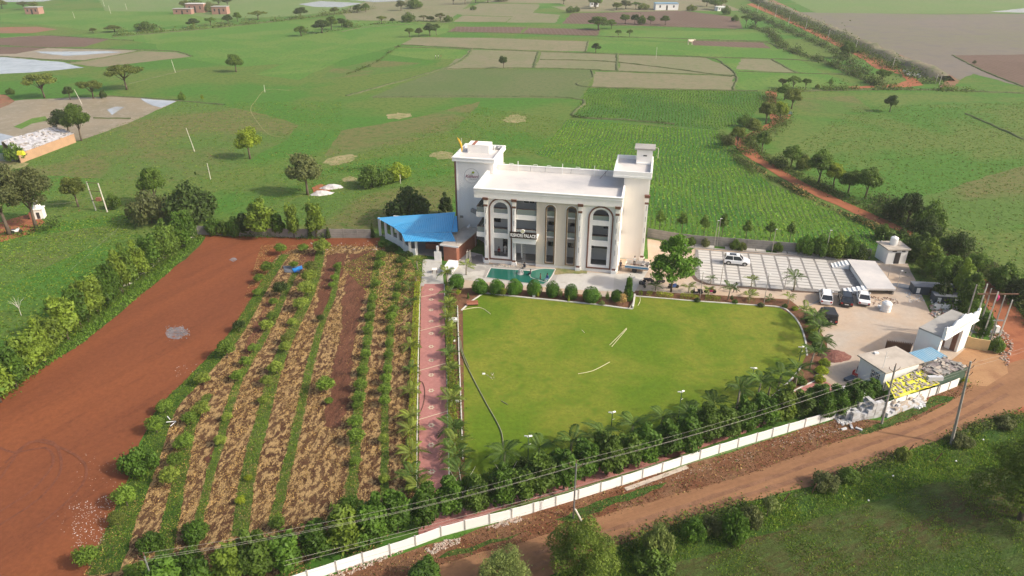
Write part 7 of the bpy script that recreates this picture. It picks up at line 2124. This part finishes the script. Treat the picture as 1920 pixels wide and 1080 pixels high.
small_house(345, 26, 12, 5, 3.2, 0, M['farbrick'], M['conc'], 'long low brick farmhouse, left of three under the far grove')
small_house(370, 23, 12, 6, 5.5, 0, M['farbrick'], M['roofc'], 'two level brick farmhouse with a pale roof, middle of three under the far grove')
small_house(415, 26, 10, 6, 4.6, 0, M['farbrick'], M['conc'], 'boxy brick farmhouse, right of three under the far grove')
small_house(66, 26, 9, 6, 4.2, 0, M['farbrick'], M['conc'], 'lone brick house near the upper left corner')
small_house(1248, 18, 16, 8, 4.2, 0, M['white2'], M['paleblue'], 'long white far building near the top edge')
small_house(1114, 12, 6, 5, 3.2, 0, M['white2'], M['conc'], 'small pale far hut near the top edge')
small_house(1350, 20, 6, 5, 2.5, 10, M['tank'], M['tank'], 'tiny white hut by the far tree line')
for (x, y, lb) in ((622, 352, 'upper white plastic covered heap beside the dark round tree'), (604, 364, 'lower white plastic covered heap beside the dark round tree')):
    r = G(x, y)
    mb = MB(); n = 14; vs = [(0, 0, 1.1)]
    for r_, z in ((1.0, .9), (1.9, .35), (2.5, 0)):
        for k in range(n):
            a = 2 * math.pi * k / n; qq = r_ * random.uniform(.8, 1.15); vs.append((qq * 1.2 * math.cos(a), qq * .6 * math.sin(a), z + random.uniform(-.15, .15) * (z > 0)))
    fs = [(0, 1 + k, 1 + (k + 1) % n) for k in range(n)]
    for ri in range(2): fs += [(1 + ri * n + k, 1 + (ri + 1) * n + k, 1 + (ri + 1) * n + (k + 1) % n, 1 + ri * n + (k + 1) % n) for k in range(n)]
    tag(mb.add(vs, fs).obj('sheeted_heap', M['whitesheet'], loc=r, rot=(0, 0, .2), scale=(.85, .8, .75)), lb, 'heap')
tag(MB().tube([(0, 0, 0), (0, 0, 2.0)], .07, 6).obj('short_post', M['polew'], loc=G(751, 344)), 'short white post in front of the yellow green scrub', 'post')
stones('litter', [(1695, 133), (1722, 138), (1725, 146), (1700, 142)], 60, .4, .9, [M['whitesheet'], M['block']], 'white rubbish dumped by the far road bend')
# three fence posts
for i, (x, y) in enumerate([(1330, 972), (1468, 942), (1522, 925), (1605, 888), (1652, 868), (1700, 850), (1752, 866)]):
    tag(MB().tube([(0, 0, 0), (random.uniform(-.15, .25), 0, 1.25)], .06, 5).obj('fence_post', M['iron'], loc=G(x, y), rot=(0, .25, 0)), 'rusty leaning fence post, %s from the left along the lower road edge' % ORD[i], 'fence post', 'fence posts along the lower road edge')


# ---------------------------------------------------------------- vehicles
def loft(mb, secs, mi=0):
    """secs: list of closed loops with equal point counts"""
    n = len(secs[0]); vs = [p for s in secs for p in s]
    fs = [(i * n + k, i * n + (k + 1) % n, (i + 1) * n + (k + 1) % n, (i + 1) * n + k) for i in range(len(secs) - 1) for k in range(n)]
    fs += [tuple(range(n - 1, -1, -1)), tuple((len(secs) - 1) * n + k for k in range(n))]
    return mb.add(vs, fs, mi)


def body_sec(x, w, z0, z1, b=.12):
    h = w / 2
    return [(x, -h + b, z0), (x, h - b, z0), (x, h, z0 + b), (x, h, z1 - b * 1.6), (x, h - b * .9, z1), (x, -h + b * .9, z1), (x, -h, z1 - b * 1.6), (x, -h, z0 + b)]


WH = None


def car(x, y, rz, kind, label):
    r = empty('parked_car', G(x, y) + Vector((0, 0, 0.02)), R(rz), label, 'car')
    if kind == 'suv_top': r.location.z += .15
    paint_ = M['carw'] if kind in ('hatch', 'sedan', 'suv_top') else M['cark']
    S_ = {'hatch': (4.4, 1.78, .95, 1.62), 'suv': (4.4, 1.85, 1.0, 1.68), 'sedan': (4.5, 1.76, .9, 1.45), 'suv_top': (4.3, 1.82, 1.0, 1.66), 'jeep': (4.0, 1.82, 1.1, 1.9)}[kind]
    L_, W_, ZB, ZT = S_
    h = L_ / 2
    mb = MB()
    if kind == 'jeep':
        loft(mb, [body_sec(-h, W_ - .1, .45, ZB), body_sec(-h + .1, W_ - .05, .42, ZB + .03), body_sec(h - 1.3, W_ - .05, .42, ZB + .03), body_sec(h - 1.25, W_ - .35, .42, ZB), body_sec(h - .1, W_ - .4, .45, ZB - .08), body_sec(h, W_ - .45, .5, ZB - .12)])
    else:
        loft(mb, [body_sec(-h, W_ * .86, .42, ZB - .12), body_sec(-h + .12, W_ * .95, .32, ZB - .02), body_sec(-h + .6, W_, .25, ZB), body_sec(.6, W_, .25, ZB), body_sec(h - .9, W_ * .98, .25, ZB - .06), body_sec(h - .25, W_ * .92, .3, ZB - .2), body_sec(h, W_ * .8, .38, ZB - .35)])
    mb.obj('body', paint_, r, smooth=False)
    # glasshouse: rear, roof start, roof end, windscreen foot
    gx = {'hatch': (-h + .1, -h + .55, .35, 1.15), 'suv': (-h + .12, -h + .5, .3, 1.05), 'sedan': (-h + .75, -h + 1.5, .35, 1.2), 'suv_top': (-h + .1, -h + .4, .35, 1.05), 'jeep': (-h + .02, -h + .12, .45, .7)}[kind]
    wb, wt = W_ * .93, W_ * .74
    if kind == 'jeep': wb, wt = W_ * .9, W_ * .82
    def gs(xb, xt, w0, w1, z0, z1): return [(xb, -w0 / 2, z0), (xb, w0 / 2, z0), (xt, w1 / 2, z1), (xt, -w1 / 2, z1)]
    vs = [(gx[0], -wb / 2, ZB - .05), (gx[3], -wb / 2, ZB - .05), (gx[3], wb / 2, ZB - .05), (gx[0], wb / 2, ZB - .05), (gx[1], -wt / 2, ZT - .06), (gx[2], -wt / 2, ZT - .06), (gx[2], wt / 2, ZT - .06), (gx[1], wt / 2, ZT - .06)]
    MB().add(vs, [(0, 3, 2, 1), (4, 5, 6, 7), (0, 1, 5, 4), (1, 2, 6, 5), (2, 3, 7, 6), (3, 0, 4, 7)]).obj('windows', M['glass'], r)
    rm = M['canvas'] if kind == 'jeep' else paint_
    rf = MB()
    rf.box((gx[1] - .04, -wt / 2 - .03, ZT - .07), (gx[2] + .04, wt / 2 + .03, ZT), taper=.06)
    ro = rf.obj('roof', rm, r)
    if kind != 'jeep':
        for s in (-1, 1):   # roof rails and pillars
            MB().tube([(gx[1] + .1, s * (wt / 2 - .05), ZT + .05), (gx[2] - .1, s * (wt / 2 - .05), ZT + .05)], .025, 5).obj('roof_rail', M['dark'], ro)
            for (xa, xb) in ((gx[0], gx[1]), (gx[3], gx[2]), ((gx[0] + gx[3]) / 2 - .1, (gx[1] + gx[2]) / 2)):
                MB().tube([(xa, s * (wb / 2 + .005), ZB - .03), (xb, s * (wt / 2 + .01), ZT - .04)], .04, 5).obj('pillar', paint_, r)
    if kind == 'suv_top':
        MB().box((gx[1] + .5, -.4, ZT + .002), (gx[2] - .5, .4, ZT + .012)).obj('sunroof', M['glass'], ro)
    if kind == 'jeep':
        for s in (-1, 1): MB().slab([(gx[0], ZB), (gx[0] + .5, ZB), (gx[1] + .5, ZT - .06), (gx[1], ZT - .06)], s * (wb / 2 - .04), s * (wb / 2 - .01), plane='xz').obj('canvas_side', M['canvas'], r)
        MB().box((-h + .02, -wb / 2 + .05, ZB + .02), (-h + .05, wb / 2 - .05, ZT - .1)).obj('canvas_back', M['canvas'], r)
        sp = empty('spare_wheel', (-h - .12, .1, .95)); sp.parent = r; sp.rotation_euler = (0, R(90), 0)
        MB().lathe([(.2, -.1), (.36, -.1), (.38, 0), (.36, .1), (.2, .1)], 16).obj('tyre', M['tyre'], sp)
        MB().lathe([(.2, -.08), (.05, -.12)], 12).obj('rim', M['rim'], sp)
    for sx in (-h + .85, h - .85):
        for s in (-1, 1):
            w = empty('wheel', (sx, s * (W_ / 2 - .1), .34)); w.parent = r; w.rotation_euler = (R(90), 0, 0)
            link('tyre', WHT, w); link('rim', WHR, w, loc=(0, 0, -s * .085))
            MB().slab([(sx + .43 * math.cos(a), .34 + .43 * math.sin(a)) for a in [math.pi * k / 8 for k in range(9)]], s * (W_ / 2 - .02), s * (W_ / 2 + .008), plane='xz').obj('wheel_arch', M['dark'], r)
    for s in (-1, 1):
        MB().box((-h - .01, s * W_ * .36 - .14, ZB - .38), (-h + .08, s * W_ * .36 + .14, ZB - .12)).obj('taillight', M['lamp'], r)
        MB().box((h - .12, s * W_ * .33 - .16, ZB - .5), (h + .01, s * W_ * .33 + .16, ZB - .34)).obj('headlight', M['tank'], r)
        MB().box((gx[3] - .35, s * W_ / 2 - .02, ZB), (gx[3] - .15, s * (W_ / 2 + .16), ZB + .14)).obj('mirror', paint_, r)
    MB().box((-h - .03, -.27, .55), (-h + .02, .27, .68)).obj('number_plate', M['tank'], r)
    MB().box((-h - .04, -W_ * .4, .3), (-h + .1, W_ * .4, .46)).obj('bumper', M['dark'] if kind != 'hatch' else paint_, r)
    return r


WHT = MB().lathe([(.2, -.1), (.31, -.11), (.34, -.06), (.34, .06), (.31, .11), (.2, .1)], 16).mesh('tyre', M['tyre'])
WHR = MB().lathe([(.21, -.05), (.21, .05), (.06, .07)], 12).mesh('rim', M['rim'])
car(1547, 562, 71, 'hatch', 'white tall hatchback parked first in the row by the platform')
car(1584, 566, 71, 'suv', 'black compact car parked between the two white cars')
car(1617, 564, 70, 'sedan', 'white saloon car with black roof stripes parked right of the black car')
car(1551, 600, 80, 'jeep', 'black canvas topped jeep with a rear spare wheel beside the curved bed')
car(1380, 496, -14, 'suv_top', 'white sport utility car standing on the paved parking')


def motorbike(x, y, rz, col, label, scooter=False):
    r = empty('motorcycle', G(x, y) + Vector((0, 0, .02)), R(rz), label, 'motorcycle')
    for sx in (-.62, .64):
        w = empty('wheel', (sx, 0, .3)); w.parent = r; w.rotation_euler = (R(90), 0, 0)
        MB().lathe([(.22, -.05), (.29, -.05), (.31, 0), (.29, .05), (.22, .05)], 14).obj('tyre', M['tyre'], w)
        MB().lathe([(.22, -.01), (.05, -.03)], 10).obj('rim', M['rim'], w)
    if scooter:
        MB().slab([(-.85, .45), (-.8, .75), (-.15, .72), (-.05, .35), (.25, .3), (.4, .9), (.5, .88), (.45, .2), (-.1, .2), (-.4, .3)], -.16, .16, plane='xz').obj('body', M[col], r)
    else:
        MB().slab([(-.75, .72), (-.1, .62), (.05, .8), (.38, .82), (.5, .62), (.3, .3), (-.2, .25), (-.35, .5)], -.13, .13, plane='xz').obj('body', M[col], r)
        MB().box((-.12, -.12, .22), (.25, .12, .5)).obj('engine', M['metal'], r)
    MB().box((-.8, -.13, .74), (-.05, .13, .84), taper=.03).obj('seat', M['cloth_k'], r)
    MB().tube([(.64, 0, .3), (.45, 0, .95)], .035, 5).obj('fork', M['metal'], r)
    MB().tube([(.4, -.34, 1.0), (.46, 0, .96), (.4, .34, 1.0)], .022, 5).obj('handlebar', M['metal'], r)
    MB().lathe([(.09, -.04), (.09, .04)], 10).obj('headlight', M['tank'], r, loc=(.55, 0, .85), rot=(0, R(90), 0))


motorbike(1204, 537, 115, 'cark', 'dark motorcycle standing nearest the hotel, front wheel to the lawn')
motorbike(1215, 530, 5, 'cark', 'dark motorcycle parked side on behind the first one', False)
motorbike(1237, 532, 20, 'cark', 'dark motorcycle half hidden by the tiered tree foliage')
motorbike(1262, 541, 8, 'cloth_b', 'blue and maroon motorcycle at the foot of the tiered tree')
motorbike(1306, 551, 170, 'cark', 'black scooter parked right of the tiered tree', True)
motorbike(1331, 550, -8, 'pink', 'magenta motorcycle beside the yellowish palm')
motorbike(32, 437, 25, 'carw', 'white motorcycle under the feathery tree at the left edge')

# tractor trolley beside the right tower
tr = empty('tractor_trolley', BL(25.2, 1.6), -PH + R(-4), 'blue and cream tractor trolley loaded with sacks beside the right tower', 'trailer')
MB().box((-1.9, -.9, .75), (1.9, .9, .85)).obj('bed', M['iron'], tr)
for a in (((-1.9, -.95, .85), (1.9, -.9, 1.4)), ((-1.9, .9, .85), (1.9, .95, 1.55)), ((1.85, -.9, .85), (1.9, .9, 1.5)), ((-1.9, -.9, .85), (-1.85, .9, 1.2))):
    MB().box(*a).obj('side_board', M['cream'], tr)
MB().box((-1.92, -.98, .95), (1.92, -.952, 1.22)).obj('blue_stripe', M['trolleyb'], tr)
for s in (-1, 1):
    w = empty('wheel', (-.35, s * .75, .42)); w.parent = tr; w.rotation_euler = (R(90), 0, 0)
    MB().lathe([(.2, -.12), (.4, -.12), (.42, 0), (.4, .12), (.2, .12)], 14).obj('tyre', M['tyre'], w)
    MB().lathe([(.2, -.04), (.05, -.06)], 10).obj('rim', M['rim'], w)
MB().tube([(-1.9, 0, .8), (-3.1, 0, .55)], .06, 5).obj('drawbar', M['iron'], tr)
for k, (a, b_) in enumerate(((-1.4, .2), (-.9, -.3), (1.2, .1), (.6, .4))):
    tag(MB().box((-.35, -.25, 0), (.35, .25, .28), taper=.08).obj('sack', M['stone'], loc=BL(25.2 + a, 1.6 + b_, .85), rot=(0, 0, k)), 'pale sack on the trolley bed, %s from the hotel wall' % ORD[k], 'sack', 'sacks on the trolley')


# ---------------------------------------------------------------- people
def person(p, rz, top, low, label, pose='stand', s=1.0):
    """one skinned body; joints laid out in metres, then grown with the skin modifier"""
    J = {'pel': (0, 0, .95), 'wst': (0, .01, 1.1), 'chs': (0, 0, 1.33), 'nck': (0, 0, 1.5), 'hd0': (0, .02, 1.6), 'hd1': (0, .02, 1.72),
         'shl': (.18, 0, 1.42), 'ell': (.24, .02, 1.14), 'wrl': (.26, .1, .9), 'hnl': (.27, .13, .8), 'shr': (-.18, 0, 1.42), 'elr': (-.24, .02, 1.14), 'wrr': (-.26, .1, .9), 'hnr': (-.27, .13, .8),
         'hpl': (.1, 0, .9), 'knl': (.11, .03, .5), 'anl': (.11, 0, .09), 'tol': (.12, .16, .04), 'hpr': (-.1, 0, .9), 'knr': (-.11, .03, .5), 'anr': (-.11, 0, .09), 'tor': (-.12, .16, .04)}
    if pose == 'walk':
        J.update(knl=(.1, .2, .52), anl=(.1, .22, .12), tol=(.1, .38, .08), knr=(-.1, -.08, .5), anr=(-.1, -.32, .14), tor=(-.1, -.2, .04), ell=(.24, -.1, 1.16), wrl=(.24, -.2, .95), hnl=(.24, -.2, .86), elr=(-.24, .12, 1.16), wrr=(-.22, .28, 1.0), hnr=(-.2, .34, .95))
    if pose == 'reach':
        J.update(ell=(.26, .22, 1.28), wrl=(.16, .42, 1.4), hnl=(.12, .5, 1.45), elr=(-.26, .2, 1.28), wrr=(-.16, .4, 1.38), hnr=(-.12, .48, 1.43))
    if pose == 'sit':
        for k in ('pel', 'wst', 'chs', 'nck', 'hd0', 'hd1', 'shl', 'shr', 'ell', 'elr', 'wrl', 'wrr', 'hnl', 'hnr', 'hpl', 'hpr'):
            J[k] = (J[k][0], J[k][1], J[k][2] - .5)
        J.update(knl=(.13, .42, .45), anl=(.13, .42, .08), tol=(.13, .56, .04), knr=(-.13, .42, .45), anr=(-.13, .42, .08), tor=(-.13, .56, .04))
    E_ = [('pel', 'wst'), ('wst', 'chs'), ('chs', 'nck'), ('nck', 'hd0'), ('hd0', 'hd1'), ('chs', 'shl'), ('shl', 'ell'), ('ell', 'wrl'), ('wrl', 'hnl'), ('chs', 'shr'), ('shr', 'elr'), ('elr', 'wrr'), ('wrr', 'hnr'),
          ('pel', 'hpl'), ('hpl', 'knl'), ('knl', 'anl'), ('anl', 'tol'), ('pel', 'hpr'), ('hpr', 'knr'), ('knr', 'anr'), ('anr', 'tor')]
    RD = {'pel': .14, 'wst': .125, 'chs': .15, 'nck': .06, 'hd0': .085, 'hd1': .095, 'shl': .075, 'shr': .075, 'ell': .05, 'elr': .05, 'wrl': .035, 'wrr': .035, 'hnl': .035, 'hnr': .035, 'hpl': .1, 'hpr': .1, 'knl': .07, 'knr': .07, 'anl': .045, 'anr': .045, 'tol': .04, 'tor': .04}
    key = (pose, top, low)
    if key not in PM:
        ks = list(J); me = bpy.data.meshes.new('body')
        me.from_pydata([J[k] for k in ks], [(ks.index(a), ks.index(b_)) for a, b_ in E_], [])
        o = bpy.data.objects.new('tmp', me); COL.objects.link(o)
        md = o.modifiers.new('s', 'SKIN')
        sv = me.skin_vertices[0].data
        for i, k in enumerate(ks): sv[i].radius = (RD[k], RD[k] * (.75 if k in ('pel', 'wst', 'chs') else 1))
        sv[0].use_root = True
        o.modifiers.new('d', 'SUBSURF').levels = 1
        dg = bpy.context.evaluated_depsgraph_get()
        m2 = bpy.data.meshes.new_from_object(o.evaluated_get(dg))
        bpy.data.objects.remove(o)
        m2.name = 'body'
        m2.materials.clear()
        for mm_ in (M['skin'], M[top], M[low], M['hair']): m2.materials.append(mm_)
        off = -.5 if pose == 'sit' else 0
        for f in m2.polygons:
            c = f.center
            arm = abs(c.x) > .2 and pose != 'sit'
            if c.z > 1.5 + off: mi = 3 if (c.z > 1.72 + off or c.y < -.02) else 0
            elif c.z > .93 + off and not (arm and c.z < 1.1): mi = 1
            elif arm: mi = 0
            elif c.z > .1: mi = 2
            else: mi = 3
            f.material_index = mi
        PM[key] = m2
    r = empty('person', p, R(rz), label, 'person', scale=(s, s, s))
    link('body', PM[key], r)
    MB().lathe([(.085, 1.66), (.115, 1.72), (.11, 1.79), (.06, 1.84)], 10).obj('hair', M['hair'], r, loc=(0, 0, -.5 if pose == 'sit' else 0), smooth=True)
    return r


PM = {}
person(G(1392, 755), 160, 'cloth_k', 'cloth_w', 'person in a dark top and white trousers standing among the lower palms', 'reach')
person(G(1378, 549), 100, 'cloth_w', 'cloth_k', 'person walking along the front kerb of the paved parking', 'walk')
person(BL(2.1, 1.2, .74), 200, 'cloth_r', 'cloth_k', 'person in maroon standing inside the left arch of the hotel')
person(BL(2.9, 2.4, .74), 180, 'cloth_w', 'cloth_w', 'person in white standing at the doorway inside the left arch')
person(BL(24.7, 1.7, .86), 190, 'cloth_w', 'cloth_k', 'person in a white shirt standing on the trolley')
person(BL(26.2, 1.9, .86), 150, 'cloth_w', 'cloth_k', 'person sitting at the right end of the trolley', 'sit')
person(BL(22.5, 1.4, 0), 170, 'cloth_k', 'cloth_k', 'person in dark clothes standing at the left end of the trolley')
person(BL(11.35, -4.9, .02), 140, 'cloth_b', 'cloth_w', 'person in blue and white sitting on the right rim of the pool', 'sit')
person(BL(10.2, -4.6, -.45), 100, 'skin', 'cloth_k', 'child standing in the pale green corner of the pool', 'stand', .85)
person(BL(8.4, -3.6, .0), 60, 'cloth_k', 'cloth_k', 'person in dark clothes sitting where the two pools meet', 'sit', .9)
person(BL(6.9, -1.1, .0), 150, 'cloth_k', 'cloth_k', 'person crouched on the stones behind the pool', 'sit', .9)

# ---------------------------------------------------------------- small things on and around the lawn
def line_thing(name, px, r, mat, label, cat, z=.07):
    L = smooth_line(px, .4)
    return tag(MB().tube([(p.x, p.y, z + r) for p in L], r, 5).obj(name, mat), label, cat)


line_thing('garden_hose', [(862, 634), (864, 655), (872, 680), (884, 705), (898, 732), (914, 762), (930, 790), (941, 815), (944, 845)], .07, M['hose'], 'thick olive hose winding down the left side of the lawn', 'hose')
line_thing('garden_hose', [(864, 640), (868, 662), (880, 690)], .05, M['hose'], 'second shorter hose beside the thick olive hose', 'hose')
line_thing('bamboo_pole', [(1175, 616), (1143, 648)], .03, M['pipe'], 'upper of two pale poles lying crossed on the lawn', 'pole')
line_thing('bamboo_pole', [(1175, 618), (1147, 651)], .03, M['pipe'], 'lower of two pale poles lying crossed on the lawn', 'pole')
line_thing('bamboo_pole', [(1084, 702), (1112, 696), (1143, 680)], .03, M['pipe'], 'curved pale pole lying alone in the middle of the lawn', 'pole')
line_thing('bamboo_pole', [(1200, 559), (1200, 566), (1196, 574)], .04, M['pipe'], 'short bent pole lying near the lawn corner', 'pole')
line_thing('bamboo_pole', [(1180, 582), (1187, 568), (1190, 556)], .05, M['pipe'], 'bamboo poles leaning at the lawn corner wall', 'pole', .3)
line_thing('stick', [(1091, 620), (1096, 625)], .035, M['pipe'], 'tiny pale stick on the upper lawn', 'stick')
line_thing('stick', [(940, 753), (952, 760)], .05, M['hose'], 'short brown stick on the lower left lawn', 'stick')
line_thing('path_hose', [(783, 714), (792, 718), (797, 735), (794, 760), (788, 775)], .035, M['iron'], 'thin dark hose curling across the garden path', 'hose', .09)
line_thing('white_pipe', [(920, 590), (900, 578), (866, 582)], .04, M['pipe'], 'thin pale pipe frame lying in the lawn corner', 'pipe')
bn = empty('garden_bench', G(886, 573), .1, 'low red brown seat on the lawn near its top left corner', 'seat')
MB().box((-.85, -.3, .3), (.85, .3, .38)).obj('seat', M['brick'], bn)
MB().box((-.85, .25, .38), (.85, .33, .7)).obj('backrest', M['brick'], bn)
for s in (-.7, .7): MB().box((s - .06, -.26, 0), (s + .06, .26, .3)).obj('leg', M['iron'], bn)
wb = empty('white_box', G(1001, 557), 0, 'small white switch box on the lawn kerb', 'box')
MB().box((-.22, -.12, 0), (.22, .12, .55)).obj('case', M['cream'], wb)
MB().box((-.16, -.13, .1), (.16, -.122, .45)).obj('door', M['white2'], wb)
for i, (x, y, s) in enumerate([(849, 602, .5), (850, 640, .22), (856, 754, .26), (907, 702, .16)]):
    o = MB().box((-s * 1.2, -s * .8, 0), (s * 1.2, s * .8, s * .7), taper=.03).obj('white_case', M['tank'], loc=G(x, y) + Vector((0, 0, .06)))
    tag(o, ['larger white case beside the path hedge', 'small white case by the narrow kerb below the larger one', 'small white case half way down the narrow kerb', 'tiny white object lying on the left of the lawn'][i], 'box')
stones('litter', [(912, 702), (926, 700), (928, 712), (915, 714)], 14, .05, .12, [M['stone'], M['hose']], 'bits of dry debris on the lawn')
tb = empty('small_table', G(815, 512), .05, 'small square table with a white top on the path landing', 'table')
MB().box((-.4, -.4, .72), (.4, .4, .78)).obj('table_top', M['cream'], tb)
for a in (-.35, .35):
    for b_ in (-.35, .35): MB().box((a - .03, b_ - .03, 0), (a + .03, b_ + .03, .72)).obj('leg', M['iron'], tb)
tb = empty('grey_stool', G(826, 517), 0, 'grey stool beside the small table on the path landing', 'stool')
MB().box((-.25, -.25, .42), (.25, .25, .48)).obj('seat', M['metal'], tb)
for a in (-.2, .2):
    for b_ in (-.2, .2): MB().box((a - .025, b_ - .025, 0), (a + .025, b_ + .025, .42)).obj('leg', M['metal'], tb)
tag(MB().box((-.3, -.5, 0), (.3, .5, .12)).obj('manhole_slab', M['conc'], loc=G(792, 535) + Vector((0, 0, .06))), 'grey cover slab at the left edge of the path landing', 'slab')
ch = empty('red_chair', G(1602, 707), .6, 'red plastic chair by the wall of the guard house', 'chair')
MB().box((-.25, -.25, .42), (.25, .25, .47)).obj('seat', M['red'], ch)
MB().box((-.25, .2, .47), (.25, .26, .95)).obj('backrest', M['red'], ch)
for a in (-.21, .21):
    for b_ in (-.21, .21): MB().box((a - .03, b_ - .03, 0), (a + .03, b_ + .03, .42)).obj('leg', M['red'], ch)
ch = empty('black_chair', G(1610, 703), .6, 'black high backed chair next to the red chair', 'chair')
MB().box((-.25, -.25, .42), (.25, .25, .5)).obj('seat', M['cloth_k'], ch)
MB().box((-.25, .2, .5), (.25, .28, 1.2)).obj('backrest', M['cloth_k'], ch)
MB().tube([(0, 0, 0), (0, 0, .42)], .05, 6).obj('leg', M['metal'], ch)
tag(MB().box((-.8, -.45, .35), (.8, .45, .42)).box((-.75, -.4, 0), (-.68, .4, .35)).box((.68, -.4, 0), (.75, .4, .35)).obj('dark_cot', M['containerb'], loc=G(1594, 714), rot=(0, 0, .5)), 'low dark cot in front of the red chair', 'cot')
stones('grey_stones', [(1526, 706), (1540, 700), (1546, 712), (1532, 718)], 40, .08, .2, [M['block2'], M['conc']], 'grey stones heaped at the end of the curved pink path')
tag(bumpy(G(531, 500), G(565, 500), G(562, 512), G(534, 512), 6, 4, .06, .12).obj('tarpaulin', M['greytarp']), 'grey tarpaulin spread in the orchard beside the blue one', 'tarpaulin')
tag(bumpy(G(548, 506), G(566, 500), G(568, 506), G(552, 513), 5, 4, .06, .2).obj('tarpaulin', M['bluetarp']), 'bright blue tarpaulin edge lying in the orchard', 'tarpaulin')
for i, (x, y, a) in enumerate([(322, 795, .3), (326, 800, 1.4), (318, 790, 2.3)]):
    tag(MB().box((-.5, -.04, 0), (.5, .04, .05)).obj('white_plank', M['tank'], loc=G(x, y) + Vector((0, 0, .3 + i * .08)), rot=(.1, .1, a)), 'white plank in the small crossed pile by the red lot, %s from the bottom' % ORD[i], 'plank', 'crossed white planks in the grass')
tag(MB().box((-1.2, -.35, 0), (1.2, .35, .1)).obj('concrete_slab', M['stone'], loc=G(1232, 897), scale=(3.2, .7, 1), rot=(0, 0, .45)), 'long pale footing slab along the white front wall', 'slab')
for i, (x, y) in enumerate([(1843, 826), (1792, 866), (1674, 894), (1628, 940)]):
    tag(MB().box((-.09, -.07, 0), (.09, .07, .1), taper=.03).obj('white_scrap', M['tank'], loc=G(x, y) + Vector((0, 0, .1))), 'white scrap lying in the field margin, %s from the right edge' % ORD[i], 'scrap', 'white scraps in the field margin')
# far cow and people
cw = empty('cow', G(1294, 84), .2, 'pale cow standing in the far green field', 'cow')
mb = MB(); loft(mb, [[(x, w * math.cos(a), z + hh * math.sin(a)) for a in [k * math.pi / 5 for k in range(10)]] for x, w, z, hh in ((-.85, .15, 1.15, .18), (-.7, .3, 1.1, .36), (-.1, .34, 1.05, .4), (.5, .3, 1.08, .4), (.8, .17, 1.2, .25), (1.1, .1, 1.35, .16), (1.3, .11, 1.4, .14), (1.6, .06, 1.25, .08))])
for sx in (-.62, .52):
    for s in (-1, 1): mb.tube([(sx, s * .17, .95), (sx + (-.06 if sx < 0 else .03), s * .17, .5), (sx, s * .17, 0)], [.12, .065, .05], 6)
mb.tube([(-.85, 0, 1.2), (-.98, 0, .6)], .03, 5); mb.tube([(1.25, -.2, 1.6), (1.25, 0, 1.5), (1.25, .2, 1.6)], .035, 5)
mb.obj('body', M['cow'], cw); cw.scale = (1.7, 1.7, 1.7)
for i, x in enumerate((817, 822, 827)):
    person(G(x, 110), 90, ['cloth_w', 'cloth_w', 'cloth_r'][i], 'cloth_k', 'field worker in %s beside the green oval plot' % ['pale clothes, leftmost of three', 'white, middle of three', 'red, rightmost of three'][i], 'stand')

# yard stones: hut at the roadside trees
tag(bumpy(G(1478, 214, 1.6), G(1486, 214, 1.6), G(1485, 209, 1.9), G(1479, 209, 1.9), 3, 3, .1).obj('green_awning', M['net']), 'small dark green awning under the roadside trees', 'awning')

# ---------------------------------------------------------------- haze
hz = MB().box((-3450, -320, -1.0), (3450, 3450, 52.5)).obj('haze', paint('haze_tmp', (1, 1, 1)))
m = bpy.data.materials.new('haze air'); m.use_nodes = True
nt = m.node_tree; nt.nodes.clear()
pv = nt.nodes.new('ShaderNodeVolumePrincipled')
pv.inputs['Color'].default_value = (0.97, 0.97, 0.98, 1)
pv.inputs['Density'].default_value = 0.00017
pv.inputs['Anisotropy'].default_value = 0.1
oo = nt.nodes.new('ShaderNodeOutputMaterial')
nt.links.new(pv.outputs[0], oo.inputs['Volume'])
hz.data.materials.clear(); hz.data.materials.append(m)
tag(hz, 'pale haze over the whole plain', None, None, 'stuff')
